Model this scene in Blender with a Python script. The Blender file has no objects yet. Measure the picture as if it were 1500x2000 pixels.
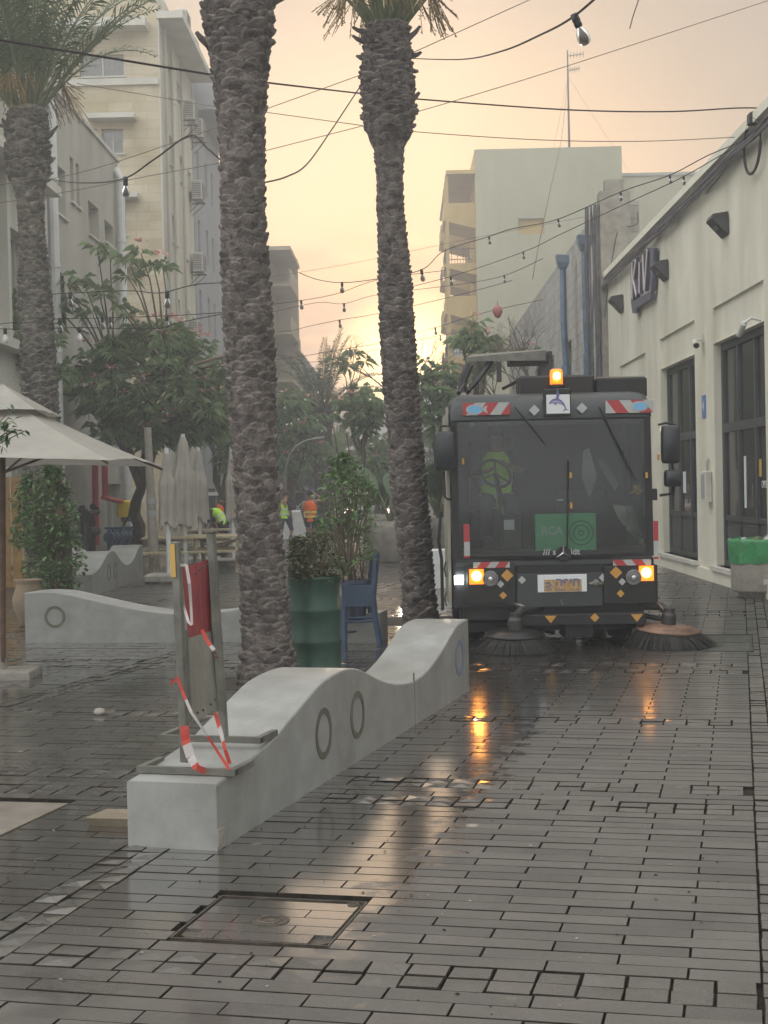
import bpy, bmesh, math, random
from mathutils import Vector, Matrix, noise
R = math.radians
rnd = random.Random(7)
sc = bpy.context.scene
col = sc.collection

# ------------------------------------------------------------------ camera
FP = 2900.0; H = 1.7
cam = bpy.data.cameras.new('camera'); camo = bpy.data.objects.new('camera', cam); col.objects.link(camo)
CM = (Matrix.Rotation(math.pi/2-math.atan(50/FP), 4, 'X') @ Matrix.Rotation(R(-1.2), 4, 'Z'))
camo.matrix_world = Matrix.Translation((0, 0, H)) @ CM
cam.sensor_fit = 'VERTICAL'; cam.sensor_height = 36; cam.lens = FP/2000*36
cam.clip_start = .1; cam.clip_end = 3000
sc.camera = camo
C3 = CM.to_3x3()
def ray(px, py): return C3 @ Vector(((px-750)/FP, -(py-1000)/FP, -1))
def at(px, py, y):                       # world point at distance y down the street
    d = ray(px, py); return Vector((0, 0, H)) + d*(y/d.y)
def gd(px, py, z=0.0):                   # world point on the ground
    d = ray(px, py); return Vector((0, 0, H)) + d*((z-H)/d.z)

# ------------------------------------------------------------------ light
SUN_AZ, SUN_EL = 1.0, 4.3                # degrees right of the street, above the horizon
SD = Vector((math.sin(R(SUN_AZ))*math.cos(R(SUN_EL)), math.cos(R(SUN_AZ))*math.cos(R(SUN_EL)), math.sin(R(SUN_EL))))
w = bpy.data.worlds.new('World'); sc.world = w; w.use_nodes = True
nt = w.node_tree; nt.nodes.clear(); N = nt.nodes.new; L = nt.links.new
out = N('ShaderNodeOutputWorld')
bg = N('ShaderNodeBackground'); bg.inputs[1].default_value = .02
sky = N('ShaderNodeTexSky'); sky.sky_type = 'NISHITA'; sky.sun_disc = False
sky.sun_elevation = R(SUN_EL); sky.sun_rotation = R(SUN_AZ); sky.dust_density = 5; sky.air_density = 1.5
L(sky.outputs[0], bg.inputs[0])
tc = N('ShaderNodeTexCoord')
nrm = N('ShaderNodeVectorMath'); nrm.operation = 'NORMALIZE'; L(tc.outputs['Generated'], nrm.inputs[0])
dt = N('ShaderNodeVectorMath'); dt.operation = 'DOT_PRODUCT'; L(nrm.outputs[0], dt.inputs[0]); dt.inputs[1].default_value = SD
ac = N('ShaderNodeMath'); ac.operation = 'ARCCOSINE'; L(dt.outputs['Value'], ac.inputs[0])
dv = N('ShaderNodeMath'); dv.operation = 'DIVIDE'; L(ac.outputs[0], dv.inputs[0]); dv.inputs[1].default_value = math.pi
rp = N('ShaderNodeValToRGB'); L(dv.outputs[0], rp.inputs[0])
stops = [(0, (11, 7.5, 3.2)), (.009, (5.0, 3.0, 1.1)), (.019, (1.5, .80, .30)), (.030, (.66, .43, .25)), (.045, (.56, .43, .28)), (.062, (.46, .37, .27)), (.085, (.24, .22, .195)), (.12, (.15, .155, .16)),
         (.25, (.50, .49, .47)), (.5, (.88, .88, .85)), (1, (.90, .90, .88))]
SC_ = 11.0
while len(rp.color_ramp.elements) > 1: rp.color_ramp.elements.remove(rp.color_ramp.elements[0])
for i, (p, c) in enumerate(stops):
    e = rp.color_ramp.elements[0] if i == 0 else rp.color_ramp.elements.new(p)
    e.position = p; e.color = (c[0]/SC_, c[1]/SC_, c[2]/SC_, 1)
# low cloud bank
sep = N('ShaderNodeSeparateXYZ'); L(nrm.outputs[0], sep.inputs[0])
mp = N('ShaderNodeMapping'); mp.inputs['Scale'].default_value = (7, 7, 26); L(nrm.outputs[0], mp.inputs[0])
nz = N('ShaderNodeTexNoise'); nz.inputs['Scale'].default_value = 1.6; nz.inputs['Detail'].default_value = 7; nz.inputs['Roughness'].default_value = .55; L(mp.outputs[0], nz.inputs[0])
ad = N('ShaderNodeMath'); ad.operation = 'MULTIPLY_ADD'; L(nz.outputs[0], ad.inputs[0]); ad.inputs[1].default_value = .12; L(sep.outputs['Z'], ad.inputs[2])
band = N('ShaderNodeValToRGB'); L(ad.outputs[0], band.inputs[0]); be = band.color_ramp.elements
be[0].position = .130; be[0].color = (0, 0, 0, 1); be[1].position = .152; be[1].color = (1, 1, 1, 1)
for p, v in ((.175, 1), (.205, .55), (.225, 0)):
    e = be.new(p); e.color = (v, v, v, 1)
mixc = N('ShaderNodeMix'); mixc.data_type = 'RGBA'; mixc.blend_type = 'MIX'
nearsun = N('ShaderNodeMapRange'); nearsun.interpolation_type = 'SMOOTHSTEP'; L(dv.outputs[0], nearsun.inputs[0]); nearsun.inputs[1].default_value = .008; nearsun.inputs[2].default_value = .021; nearsun.inputs[3].default_value = 0; nearsun.inputs[4].default_value = .85
bf = N('ShaderNodeMath'); bf.operation = 'MULTIPLY'; L(band.outputs[0], bf.inputs[0]); L(nearsun.outputs[0], bf.inputs[1])
L(bf.outputs[0], mixc.inputs[0]); L(rp.outputs[0], mixc.inputs[6]); mixc.inputs[7].default_value = (.24/SC_, .165/SC_, .14/SC_, 1)
# brighter half of the sky on the left, dimmer on the right
sid = N('ShaderNodeMapRange'); L(sep.outputs['X'], sid.inputs[0]); sid.inputs[1].default_value = -1; sid.inputs[2].default_value = 1; sid.inputs[3].default_value = 1.55; sid.inputs[4].default_value = .45
sm2 = N('ShaderNodeMath'); sm2.operation = 'MULTIPLY'; L(sid.outputs[0], sm2.inputs[0]); sm2.inputs[1].default_value = SC_
zen = N('ShaderNodeMapRange'); L(sep.outputs['Z'], zen.inputs[0]); zen.inputs[1].default_value = .25; zen.inputs[2].default_value = 1; zen.inputs[3].default_value = .85; zen.inputs[4].default_value = 1.35
sm3 = N('ShaderNodeMath'); sm3.operation = 'MULTIPLY'; L(sm2.outputs[0], sm3.inputs[0]); L(zen.outputs[0], sm3.inputs[1])
bg2 = N('ShaderNodeBackground'); L(sm3.outputs[0], bg2.inputs[1]); L(mixc.outputs[2], bg2.inputs[0])
ads = N('ShaderNodeAddShader'); L(bg.outputs[0], ads.inputs[0]); L(bg2.outputs[0], ads.inputs[1]); L(ads.outputs[0], out.inputs[0])
sl = bpy.data.lights.new('sun', 'SUN'); sl.energy = 2.2; sl.angle = R(.5); sl.color = (1, .82, .62)
so = bpy.data.objects.new('sun', sl); col.objects.link(so); so.rotation_euler = (-SD).to_track_quat('-Z', 'Y').to_euler(); so.location = SD*300
sc.view_settings.view_transform = 'Standard'; sc.view_settings.look = 'None'
sc.view_settings.exposure = .95; sc.view_settings.gamma = 1
sc.cycles.volume_bounces = 0; sc.cycles.max_bounces = 8; sc.cycles.transparent_max_bounces = 12
sc.cycles.sample_clamp_indirect = 4

# ------------------------------------------------------------------ materials
def mat(name, c, rough=.7, metal=0, var=0.0, vscale=4, bump=0, bscale=40, spec=.5, emit=None, estr=0, c2=None, streak=0, alpha=1, sheen=0, island=0, trans=0):
    m = bpy.data.materials.new(name); m.use_nodes = True; t = m.node_tree; b = t.nodes['Principled BSDF']
    b.inputs['Base Color'].default_value = (*c, 1); b.inputs['Roughness'].default_value = rough; b.inputs['Metallic'].default_value = metal
    b.inputs['Specular IOR Level'].default_value = spec
    if emit: b.inputs['Emission Color'].default_value = (*emit, 1); b.inputs['Emission Strength'].default_value = estr
    n = t.nodes.new; l = t.links.new
    src = None
    co = n('ShaderNodeTexCoord')
    if var or c2:
        x = n('ShaderNodeTexNoise'); x.inputs['Scale'].default_value = vscale; x.inputs['Detail'].default_value = 6; x.inputs['Roughness'].default_value = .65
        l(co.outputs['Object'], x.inputs[0])
        r = n('ShaderNodeValToRGB'); l(x.outputs[0], r.inputs[0])
        a = c2 if c2 else tuple(v*(1-var) for v in c); bb = c if c2 else tuple(min(1, v*(1+var)) for v in c)
        r.color_ramp.elements[0].position = .36; r.color_ramp.elements[1].position = .64
        r.color_ramp.elements[0].color = (*a, 1); r.color_ramp.elements[1].color = (*bb, 1); src = r.outputs[0]
    if streak:
        mpn = n('ShaderNodeMapping'); mpn.inputs['Scale'].default_value = (.7, .7, .10); l(co.outputs['Object'], mpn.inputs[0])
        x = n('ShaderNodeTexNoise'); x.inputs['Scale'].default_value = 1.7; x.inputs['Detail'].default_value = 8; l(mpn.outputs[0], x.inputs[0])
        r = n('ShaderNodeValToRGB'); l(x.outputs[0], r.inputs[0]); r.color_ramp.elements[0].position = .35; r.color_ramp.elements[1].position = .6
        k = 1-streak; r.color_ramp.elements[0].color = (k, k*.99, k*.95, 1); r.color_ramp.elements[1].color = (1, 1, 1, 1)
        mm = n('ShaderNodeMix'); mm.data_type = 'RGBA'; mm.blend_type = 'MULTIPLY'; mm.inputs[0].default_value = 1
        if src: l(src, mm.inputs[6])
        else: mm.inputs[6].default_value = (*c, 1)
        l(r.outputs[0], mm.inputs[7]); src = mm.outputs[2]
    if island:
        g = n('ShaderNodeNewGeometry'); r = n('ShaderNodeMapRange'); l(g.outputs['Random Per Island'], r.inputs[0]); r.inputs[3].default_value = 1-island; r.inputs[4].default_value = 1+island
        mm = n('ShaderNodeMix'); mm.data_type = 'RGBA'; mm.blend_type = 'MULTIPLY'; mm.inputs[0].default_value = 1
        if src: l(src, mm.inputs[6])
        else: mm.inputs[6].default_value = (*c, 1)
        l(r.outputs[0], mm.inputs[7]); src = mm.outputs[2]
    if src: l(src, b.inputs['Base Color'])
    if bump:
        x = n('ShaderNodeTexNoise'); x.inputs['Scale'].default_value = bscale; x.inputs['Detail'].default_value = 5; l(co.outputs['Object'], x.inputs[0])
        bp = n('ShaderNodeBump'); bp.inputs['Strength'].default_value = bump; bp.inputs['Distance'].default_value = .02; l(x.outputs[0], bp.inputs['Height']); l(bp.outputs[0], b.inputs['Normal'])
    if trans:                                                    # thin leaves and cloth let light through
        tr = n('ShaderNodeBsdfTranslucent'); mx = n('ShaderNodeMixShader'); mx.inputs[0].default_value = trans
        if src: l(src, tr.inputs[0])
        else: tr.inputs[0].default_value = (*c, 1)
        l(b.outputs[0], mx.inputs[1]); l(tr.outputs[0], mx.inputs[2]); l(mx.outputs[0], t.nodes['Material Output'].inputs[0])
    return m
def glassmat(name, tint, gl=.12, dust=.08, rough=.04, dustc=(.4, .42, .4)):
    m = bpy.data.materials.new(name); m.use_nodes = True; t = m.node_tree; t.nodes.clear(); n = t.nodes.new; l = t.links.new
    o = n('ShaderNodeOutputMaterial'); tr = n('ShaderNodeBsdfTransparent'); tr.inputs[0].default_value = (*tint, 1)
    g = n('ShaderNodeBsdfGlossy'); g.inputs['Roughness'].default_value = rough
    d = n('ShaderNodeBsdfDiffuse'); d.inputs[0].default_value = (*dustc, 1)
    x = n('ShaderNodeTexNoise'); x.inputs['Scale'].default_value = 3; x.inputs['Detail'].default_value = 8
    co = n('ShaderNodeTexCoord'); l(co.outputs['Object'], x.inputs[0])
    mr = n('ShaderNodeMapRange'); l(x.outputs[0], mr.inputs[0]); mr.inputs[3].default_value = dust*.3; mr.inputs[4].default_value = dust*1.7
    m1 = n('ShaderNodeMixShader'); l(mr.outputs[0], m1.inputs[0]); l(tr.outputs[0], m1.inputs[1]); l(d.outputs[0], m1.inputs[2])
    fr = n('ShaderNodeFresnel'); fr.inputs[0].default_value = 1.45
    ma = n('ShaderNodeMath'); ma.operation = 'ADD'; l(fr.outputs[0], ma.inputs[0]); ma.inputs[1].default_value = gl-.04
    m2 = n('ShaderNodeMixShader'); l(ma.outputs[0], m2.inputs[0]); l(m1.outputs[0], m2.inputs[1]); l(g.outputs[0], m2.inputs[2]); l(m2.outputs[0], o.inputs[0])
    return m
M = {}
M['palm'] = mat('palm_bark', (.125, .108, .098), .95, var=.5, vscale=11, bump=1, bscale=45, island=.4)
M['palm_grey'] = mat('palm_bark_grey', (.13, .12, .10), .95, var=.5, vscale=11, bump=1, bscale=45, island=.4)
M['frond'] = mat('palm_frond', (.085, .12, .055), .6, var=.3, island=.3, trans=.25)
M['stem'] = mat('frond_stem', (.12, .14, .07), .6, var=.2)
M['dryfrond'] = mat('dry_frond', (.25, .17, .07), .8, island=.3, trans=.2)
M['leaf'] = mat('tree_leaf', (.24, .32, .17), .6, var=.25, vscale=2, island=.4, trans=.5)
M['leaf2'] = mat('shrub_leaf', (.10, .17, .06), .5, island=.5, trans=.25)
M['leafdry'] = mat('dry_shrub_leaf', (.11, .115, .06), .7, island=.5, trans=.2)
M['leafdark'] = mat('banana_leaf', (.05, .10, .035), .4, island=.3, trans=.25)
M['pink'] = mat('pink_blossom', (.72, .42, .39), .8, island=.3, trans=.3)
M['wood'] = mat('tree_bark', (.12, .095, .07), .9, var=.3, vscale=8, bump=.5)
M['bench'] = mat('bench_concrete', (.30, .305, .297), .42, bump=.10, vscale=5, bscale=70, streak=.22, c2=(.235, .235, .225))
M['ringm'] = mat('ring_inlay', (.10, .10, .075), .35, var=.2)
M['bluering'] = mat('blue_ring_inlay', (.14, .17, .26), .4)
M['steel'] = mat('galvanised_steel', (.16, .16, .14), .5, .45, var=.25, vscale=6, bump=.1)
M['slat'] = mat('barrier_slat', (.22, .21, .18), .55, .2, var=.15, vscale=7)
M['red'] = mat('barrier_red', (.22, .03, .035), .5, var=.15)
M['redw'] = mat('tape_red', (.45, .045, .03), .5)
M['tapew'] = mat('tape_white', (.42, .38, .37), .5)
M['gold'] = mat('label_yellow', (.50, .32, .08), .6)
M['green'] = mat('drum_green', (.02, .062, .042), .45, var=.2, vscale=5, streak=.15)
M['chair'] = mat('chair_blue', (.035, .062, .11), .6, var=.2, vscale=8)
M['pot'] = mat('pot_dark_blue', (.045, .06, .10), .5, var=.2)
M['soil'] = mat('soil', (.05, .04, .03), 1)
M['canvas'] = mat('canvas', (.36, .345, .31), .85, var=.08, vscale=3, bump=.15, bscale=8, trans=.22)
M['canvasgrey'] = mat('canvas_grey', (.42, .395, .35), .9, var=.12, vscale=3, trans=.15)
M['pole'] = mat('pole_wood', (.12, .07, .045), .6, var=.3, vscale=8)
M['white'] = mat('white_paint', (.62, .63, .62), .5, var=.08)
M['black'] = mat('black_plastic', (.012, .013, .014), .45, var=.2)
M['rubber'] = mat('tyre_rubber', (.018, .018, .018), .85)
M['iron'] = mat('dark_iron', (.05, .05, .05), .5, .4, var=.3)
M['cable'] = mat('cable_black', (.03, .022, .022), .7)
M['wire'] = mat('wire_brown', (.16, .13, .10), .6)
M['bulb'] = glassmat('bulb_glass', (.42, .39, .38), .05, .5, .25, (.14, .125, .12))
M['bulbw'] = mat('frosted_bulb', (.75, .75, .72), .3)
M['wallR'] = mat('cream_plaster', (.70, .68, .575), .85, var=.07, vscale=.8, bump=.18, bscale=25, streak=.17)
M['wallRl'] = mat('cream_plaster_pale', (.74, .72, .62), .85, var=.04, vscale=1.5, bump=.1, bscale=25, streak=.06)
M['wallA'] = mat('grey_plaster', (.43, .42, .37), .9, var=.06, vscale=1, streak=.13, bump=.1, bscale=20)
M['wallA0'] = mat('white_plaster', (.56, .56, .50), .9, var=.06, vscale=1, streak=.12)
M['wallB'] = mat('pale_render', (.60, .57, .47), .9, var=.05, vscale=.8, streak=.14)
M['wallC'] = mat('blue_grey_render', (.34, .35, .37), .9, var=.05, streak=.1)
M['wallD'] = mat('far_render', (.42, .36, .27), .9, var=.08, streak=.15)
M['wallY'] = mat('olive_cream_render', (.43, .42, .30), .9, var=.05, vscale=.5, streak=.08)
M['yellow'] = mat('ochre_render', (.50, .36, .13), .85, var=.12, vscale=1, streak=.1)
M['trim'] = mat('white_trim', (.58, .57, .52), .8, streak=.15)
M['frame'] = mat('window_frame', (.50, .49, .44), .6)
M['framed'] = mat('dark_door_frame', (.055, .06, .062), .5, var=.2)
M['grime'] = mat('roof_cable_bundle', (.10, .095, .10), .8, var=.3)
M['pane'] = glassmat('window_pane', (.10, .11, .12), .16, .35, .08, (.22, .22, .21))
M['panedark'] = glassmat('shop_pane', (.06, .07, .07), .05, .14, .1, (.25, .25, .24))
M['room'] = mat('dark_room', (.05, .05, .045), .9)
M['ac'] = mat('aircon_beige', (.50, .49, .44), .6, var=.1)
M['acd'] = mat('aircon_grille', (.12, .12, .12), .6)
M['duct'] = mat('duct_blue', (.13, .20, .29), .4, .3, var=.25, vscale=3, streak=.2)
M['concrete'] = mat('concrete', (.30, .28, .25), .9, var=.2, vscale=5, bump=.3, bscale=20, streak=.15)
M['stonebin'] = mat('bin_aggregate', (.42, .40, .36), .8, var=.12, vscale=14, bump=.3, bscale=60, streak=.12)
M['bag'] = mat('green_bag', (.05, .27, .10), .35, var=.2, vscale=6, bump=.5, bscale=14)
M['redpipe'] = mat('red_pipe', (.42, .06, .06), .5, var=.15)
M['bluesteel'] = mat('blue_valve', (.07, .11, .17), .6, var=.3, vscale=8)
M['yellowp'] = mat('yellow_plastic', (.65, .47, .03), .5)
M['benchwood'] = mat('table_wood', (.36, .31, .20), .8, var=.2, vscale=6)
M['terra'] = mat('terracotta', (.20, .15, .10), .8, var=.15)
M['cabgrey'] = mat('cab_grey_paint', (.038, .043, .046), .42, .1, var=.12, vscale=3, bump=.03)
M['cabdark'] = mat('cab_dark_plastic', (.008, .008, .009), .5, var=.25, vscale=4)
M['cabside'] = mat('cab_cream_side', (.30, .28, .23), .45, var=.1)
M['windsh'] = glassmat('windscreen_glass', (.70, .74, .72), .05, .09, .05, (.28, .32, .31))
M['mirror'] = mat('mirror_housing', (.018, .022, .026), .4)
M['refr'] = mat('reflective_red', (.36, .035, .04), .4)
M['refw'] = mat('reflective_white', (.36, .38, .37), .4, var=.06)
M['amber'] = mat('amber_reflector', (.48, .25, .05), .4)
M['fishblue'] = mat('fish_blue', (.16, .38, .60), .5)
M['dolph'] = mat('dolphin_ink', (.12, .12, .24), .6)
M['dolphl'] = mat('dolphin_pale', (.30, .32, .50), .6)
M['lampO'] = mat('indicator_lit', (.8, .4, .1), .3, emit=(1, .42, .07), estr=16)
M['lampOc'] = mat('indicator_housing_lit', (.7, .2, .02), .3, emit=(1, .20, .01), estr=.9)
M['beacon'] = mat('beacon_dome', (.8, .2, .02), .2, emit=(1, .20, .01), estr=.8)
M['beaconc'] = mat('beacon_core', (1, .7, .1), .2, emit=(1, .62, .08), estr=16)
M['lampW'] = mat('work_lamp_lit', (.9, .9, .9), .3, emit=(.9, 1, .95), estr=16)
M['redlamp'] = mat('marker_lamp', (.6, .03, .02), .3, emit=(1, .08, .04), estr=2.5)
M['chrome'] = mat('chrome', (.65, .65, .65), .15, 1)
M['headl'] = mat('headlamp_lens', (.20, .20, .20), .15, .5)
M['rust'] = mat('rusty_disc', (.22, .14, .10), .6, .3, var=.3, vscale=8, bump=.1)
M['bristle'] = mat('bristles', (.018, .018, .018), .8, island=.4)
M['vesty'] = mat('vest_yellow', (.50, .90, .07), .7, var=.08, bump=.3, bscale=10)
M['vesto'] = mat('vest_orange', (.85, .14, .02), .7, var=.08)
M['vestband'] = mat('vest_band', (.75, .72, .12), .5)
M['cloth'] = mat('dark_cloth', (.035, .035, .045), .9, var=.2)
M['jeans'] = mat('blue_cloth', (.06, .08, .14), .9, var=.2)
M['skin'] = mat('skin', (.30, .17, .11), .6)
M['hair'] = mat('hair', (.025, .02, .018), .8)
M['panelgreen'] = mat('green_box_panel', (.11, .48, .22), .5, var=.1)
M['panelpale'] = mat('green_box_lettering', (.40, .60, .50), .5)
M['paper'] = mat('paper_white', (.62, .64, .66), .6)
M['plastic'] = glassmat('clear_sheet', (.78, .82, .80), .10, .22, .2, (.4, .46, .44))
M['signdark'] = mat('sign_letter_navy', (.07, .075, .12), .5)
M['signface'] = mat('sign_letter_edge', (.66, .58, .56), .5)
M['signblue'] = mat('sign_side_blue', (.20, .24, .45), .5)
M['plateblue'] = mat('number_plate_blue', (.12, .20, .45), .5)
M['manhole'] = mat('cast_iron', (.10, .085, .07), .35, .4, var=.3, vscale=12, bump=.3)
M['patch'] = mat('pale_concrete_patch', (.15, .13, .108), .6, var=.25, vscale=5, bump=.15)
M['tabac'] = mat('car_silver', (.35, .38, .40), .35, .3)
M['cardark'] = mat('car_dark', (.05, .06, .06), .35, .3)
M['carglass'] = mat('car_glass', (.03, .035, .04), .1)
M['carlamp'] = mat('car_tail_lamp', (.7, .1, .08), .3, emit=(1, .25, .2), estr=2)
M['carhead'] = mat('car_head_lamp', (.9, .8, .7), .3, emit=(1, .75, .6), estr=2)
M['bluesign'] = mat('sign_blue', (.05, .14, .45), .5)

def stonemat(name, c, c2, mortar, scale, bw, rh, bump=.3):
    m = bpy.data.materials.new(name); m.use_nodes = True; t = m.node_tree; b = t.nodes['Principled BSDF']; b.inputs['Roughness'].default_value = .9
    n = t.nodes.new; l = t.links.new; co = n('ShaderNodeTexCoord')
    s = n('ShaderNodeSeparateXYZ'); l(co.outputs['Object'], s.inputs[0])
    a = n('ShaderNodeMath'); a.operation = 'ADD'; l(s.outputs[0], a.inputs[0]); l(s.outputs[1], a.inputs[1])
    cb = n('ShaderNodeCombineXYZ'); l(a.outputs[0], cb.inputs[0]); l(s.outputs[2], cb.inputs[1])
    br = n('ShaderNodeTexBrick'); l(cb.outputs[0], br.inputs[0]); br.inputs['Scale'].default_value = scale
    br.inputs['Color1'].default_value = (*c, 1); br.inputs['Color2'].default_value = (*c2, 1); br.inputs['Mortar'].default_value = (*mortar, 1)
    br.inputs['Brick Width'].default_value = bw; br.inputs['Row Height'].default_value = rh; br.inputs['Mortar Size'].default_value = .012
    x = n('ShaderNodeTexNoise'); x.inputs['Scale'].default_value = .9; x.inputs['Detail'].default_value = 7; l(co.outputs['Object'], x.inputs[0])
    r = n('ShaderNodeValToRGB'); l(x.outputs[0], r.inputs[0]); r.color_ramp.elements[0].position = .3; r.color_ramp.elements[0].color = (.78, .74, .66, 1); r.color_ramp.elements[1].position = .65; r.color_ramp.elements[1].color = (1.05, 1.05, 1.05, 1)
    mm = n('ShaderNodeMix'); mm.data_type = 'RGBA'; mm.blend_type = 'MULTIPLY'; mm.inputs[0].default_value = 1; l(br.outputs[0], mm.inputs[6]); l(r.outputs[0], mm.inputs[7]); l(mm.outputs[2], b.inputs['Base Color'])
    x2 = n('ShaderNodeTexNoise'); x2.inputs['Scale'].default_value = 6; x2.inputs['Detail'].default_value = 5; l(co.outputs['Object'], x2.inputs[0])
    bp = n('ShaderNodeBump'); bp.inputs['Strength'].default_value = bump; bp.inputs['Distance'].default_value = .04; l(x2.outputs[0], bp.inputs['Height']); l(bp.outputs[0], b.inputs['Normal'])
    return m
M['stoneB'] = stonemat('cream_stone_cladding', (.50, .44, .31), (.58, .52, .40), (.42, .38, .29), 1, .9, .32, .15)
M['stoneR'] = stonemat('rough_grey_stone', (.42, .42, .40), (.30, .30, .29), (.20, .20, .19), 1, .62, .33, 1)

# paving: wetness grows in the strip beside the bench and in patches
def pavemat(name, c, rough_bump):
    m = bpy.data.materials.new(name); m.use_nodes = True; t = m.node_tree; b = t.nodes['Principled BSDF']
    n = t.nodes.new; l = t.links.new
    g = n('ShaderNodeNewGeometry')
    mpn = n('ShaderNodeMapping'); mpn.vector_type = 'POINT'; mpn.inputs['Rotation'].default_value = (0, 0, R(13.5)); l(g.outputs['Position'], mpn.inputs[0])
    s = n('ShaderNodeSeparateXYZ'); l(mpn.outputs[0], s.inputs[0])      # x = u across, y = v along the paving
    def math_(op, a, b_=None, c_=None):
        k = n('ShaderNodeMath'); k.operation = op
        for i, v in enumerate((a, b_, c_)):
            if v is None: continue
            if isinstance(v, (int, float)): k.inputs[i].default_value = v
            else: l(v, k.inputs[i])
        return k.outputs[0]
    def noise_(sc_, det=5, src=None, rough=.55):
        x = n('ShaderNodeTexNoise'); x.inputs['Scale'].default_value = sc_; x.inputs['Detail'].default_value = det; x.inputs['Roughness'].default_value = rough; l(src or g.outputs['Position'], x.inputs[0]); return x.outputs[0]
    def rng(v, a, b_, c_=0, d_=1, sm=True):
        k = n('ShaderNodeMapRange'); k.interpolation_type = 'SMOOTHSTEP' if sm else 'LINEAR'; l(v, k.inputs[0])
        for i, q in enumerate((a, b_, c_, d_)): k.inputs[1+i].default_value = q
        return k.outputs[0]
    nz1 = noise_(1.1, 6); nz2 = noise_(5.0, 6)
    wob = math_('MULTIPLY_ADD', math_('SUBTRACT', nz2, .5), .9, s.outputs[0])
    left = rng(wob, -1.32, -1.52)                                       # 1 left of the drying edge
    near = rng(s.outputs[1], 4.4, 5.9)
    farw = rng(s.outputs[1], 9.2, 12.5)                                 # the whole width is wet in front of the sweeper
    far_end = rng(s.outputs[1], 17, 24, 1, .35)
    patch = rng(nz1, .44, .60)
    wetL = math_('MULTIPLY', left, math_('MAXIMUM', near, math_('MULTIPLY', patch, .7)))
    lstrip = rng(s.outputs[0], -5.5, -2.2, .55, 1)
    wetL = math_('MULTIPLY', wetL, lstrip)
    midr = rng(s.outputs[0], -.2, -2.0, .35, .95)
    wetF = math_('MULTIPLY', math_('MULTIPLY', farw, far_end), midr)
    spots = rng(noise_(6.5, 3), .70, .73, 0, .8)
    wet = math_('MAXIMUM', math_('MAXIMUM', wetL, wetF), math_('MULTIPLY', spots, .75))
    wet = math_('MULTIPLY', wet, rng(nz2, .28, .5, .55, 1))
    strip = math_('MULTIPLY', math_('MULTIPLY', left, rng(s.outputs[0], -3.3, -2.6)), rng(s.outputs[1], 4.9, 5.7)); wet = math_('MAXIMUM', wet, math_('MULTIPLY', strip, .97))
    rgh = math_('MULTIPLY_ADD', wet, -.46, .58)
    rgh = math_('ADD', rgh, math_('MULTIPLY', math_('SUBTRACT', noise_(28, 4), .5), .16))
    l(rgh, b.inputs['Roughness'])
    spc = math_('MULTIPLY_ADD', wet, .35, .4); l(wet, b.inputs['Coat Weight']); b.inputs['Coat Roughness'].default_value = .13; b.inputs['Coat IOR'].default_value = 2.3; l(spc, b.inputs['Specular IOR Level'])
    isl = n('ShaderNodeMapRange'); l(g.outputs['Random Per Island'], isl.inputs[0]); isl.inputs[3].default_value = .84; isl.inputs[4].default_value = 1.14
    dirt = rng(noise_(2.3, 8, rough=.7), .3, .7, .80, 1.15, False)
    fine = rng(noise_(120, 3), .3, .7, .8, 1.2, False)
    dark = math_('MULTIPLY_ADD', wet, -.55, 1.0)
    k = math_('MULTIPLY', math_('MULTIPLY', isl.outputs[0], dirt), math_('MULTIPLY', dark, fine))
    cc = n('ShaderNodeVectorMath'); cc.operation = 'SCALE'; cc.inputs[0].default_value = c; l(k, cc.inputs['Scale'])
    # pale dried drips, gum spots
    vo = n('ShaderNodeTexVoronoi'); vo.inputs['Scale'].default_value = 2.1; l(g.outputs['Position'], vo.inputs[0])
    gum = rng(vo.outputs['Distance'], .055, .075, 1, 0); gsel = n('ShaderNodeSeparateXYZ'); l(vo.outputs['Color'], gsel.inputs[0])
    gum = math_('MULTIPLY', gum, rng(gsel.outputs[0], .60, .66)); gum = math_('MULTIPLY', gum, .75)
    mx = n('ShaderNodeMix'); mx.data_type = 'RGBA'; l(gum, mx.inputs[0]); l(cc.outputs[0], mx.inputs[6]); mx.inputs[7].default_value = (.36, .31, .24, 1); l(mx.outputs[2], b.inputs['Base Color'])
    hsum = math_('ADD', math_('MULTIPLY', noise_(70, 4), .5), math_('MULTIPLY', noise_(14, 4), rough_bump))
    bp = n('ShaderNodeBump'); bp.inputs['Distance'].default_value = .006; l(math_('MULTIPLY_ADD', wet, -.38, .55), bp.inputs['Strength']); l(hsum, bp.inputs['Height']); l(bp.outputs[0], b.inputs['Normal'])
    return m
M['tile'] = pavemat('paving_tile', (.100, .092, .084), .8)
M['cobble'] = pavemat('paving_cobble', (.105, .097, .087), 3.0)
M['joint'] = mat('paving_joint', (.028, .024, .02), .95, var=.4, vscale=12, bump=.4, bscale=50, spec=.1)
M['road'] = mat('distant_paving', (.17, .155, .14), .5, var=.15, vscale=1.5, bump=.1)

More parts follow.
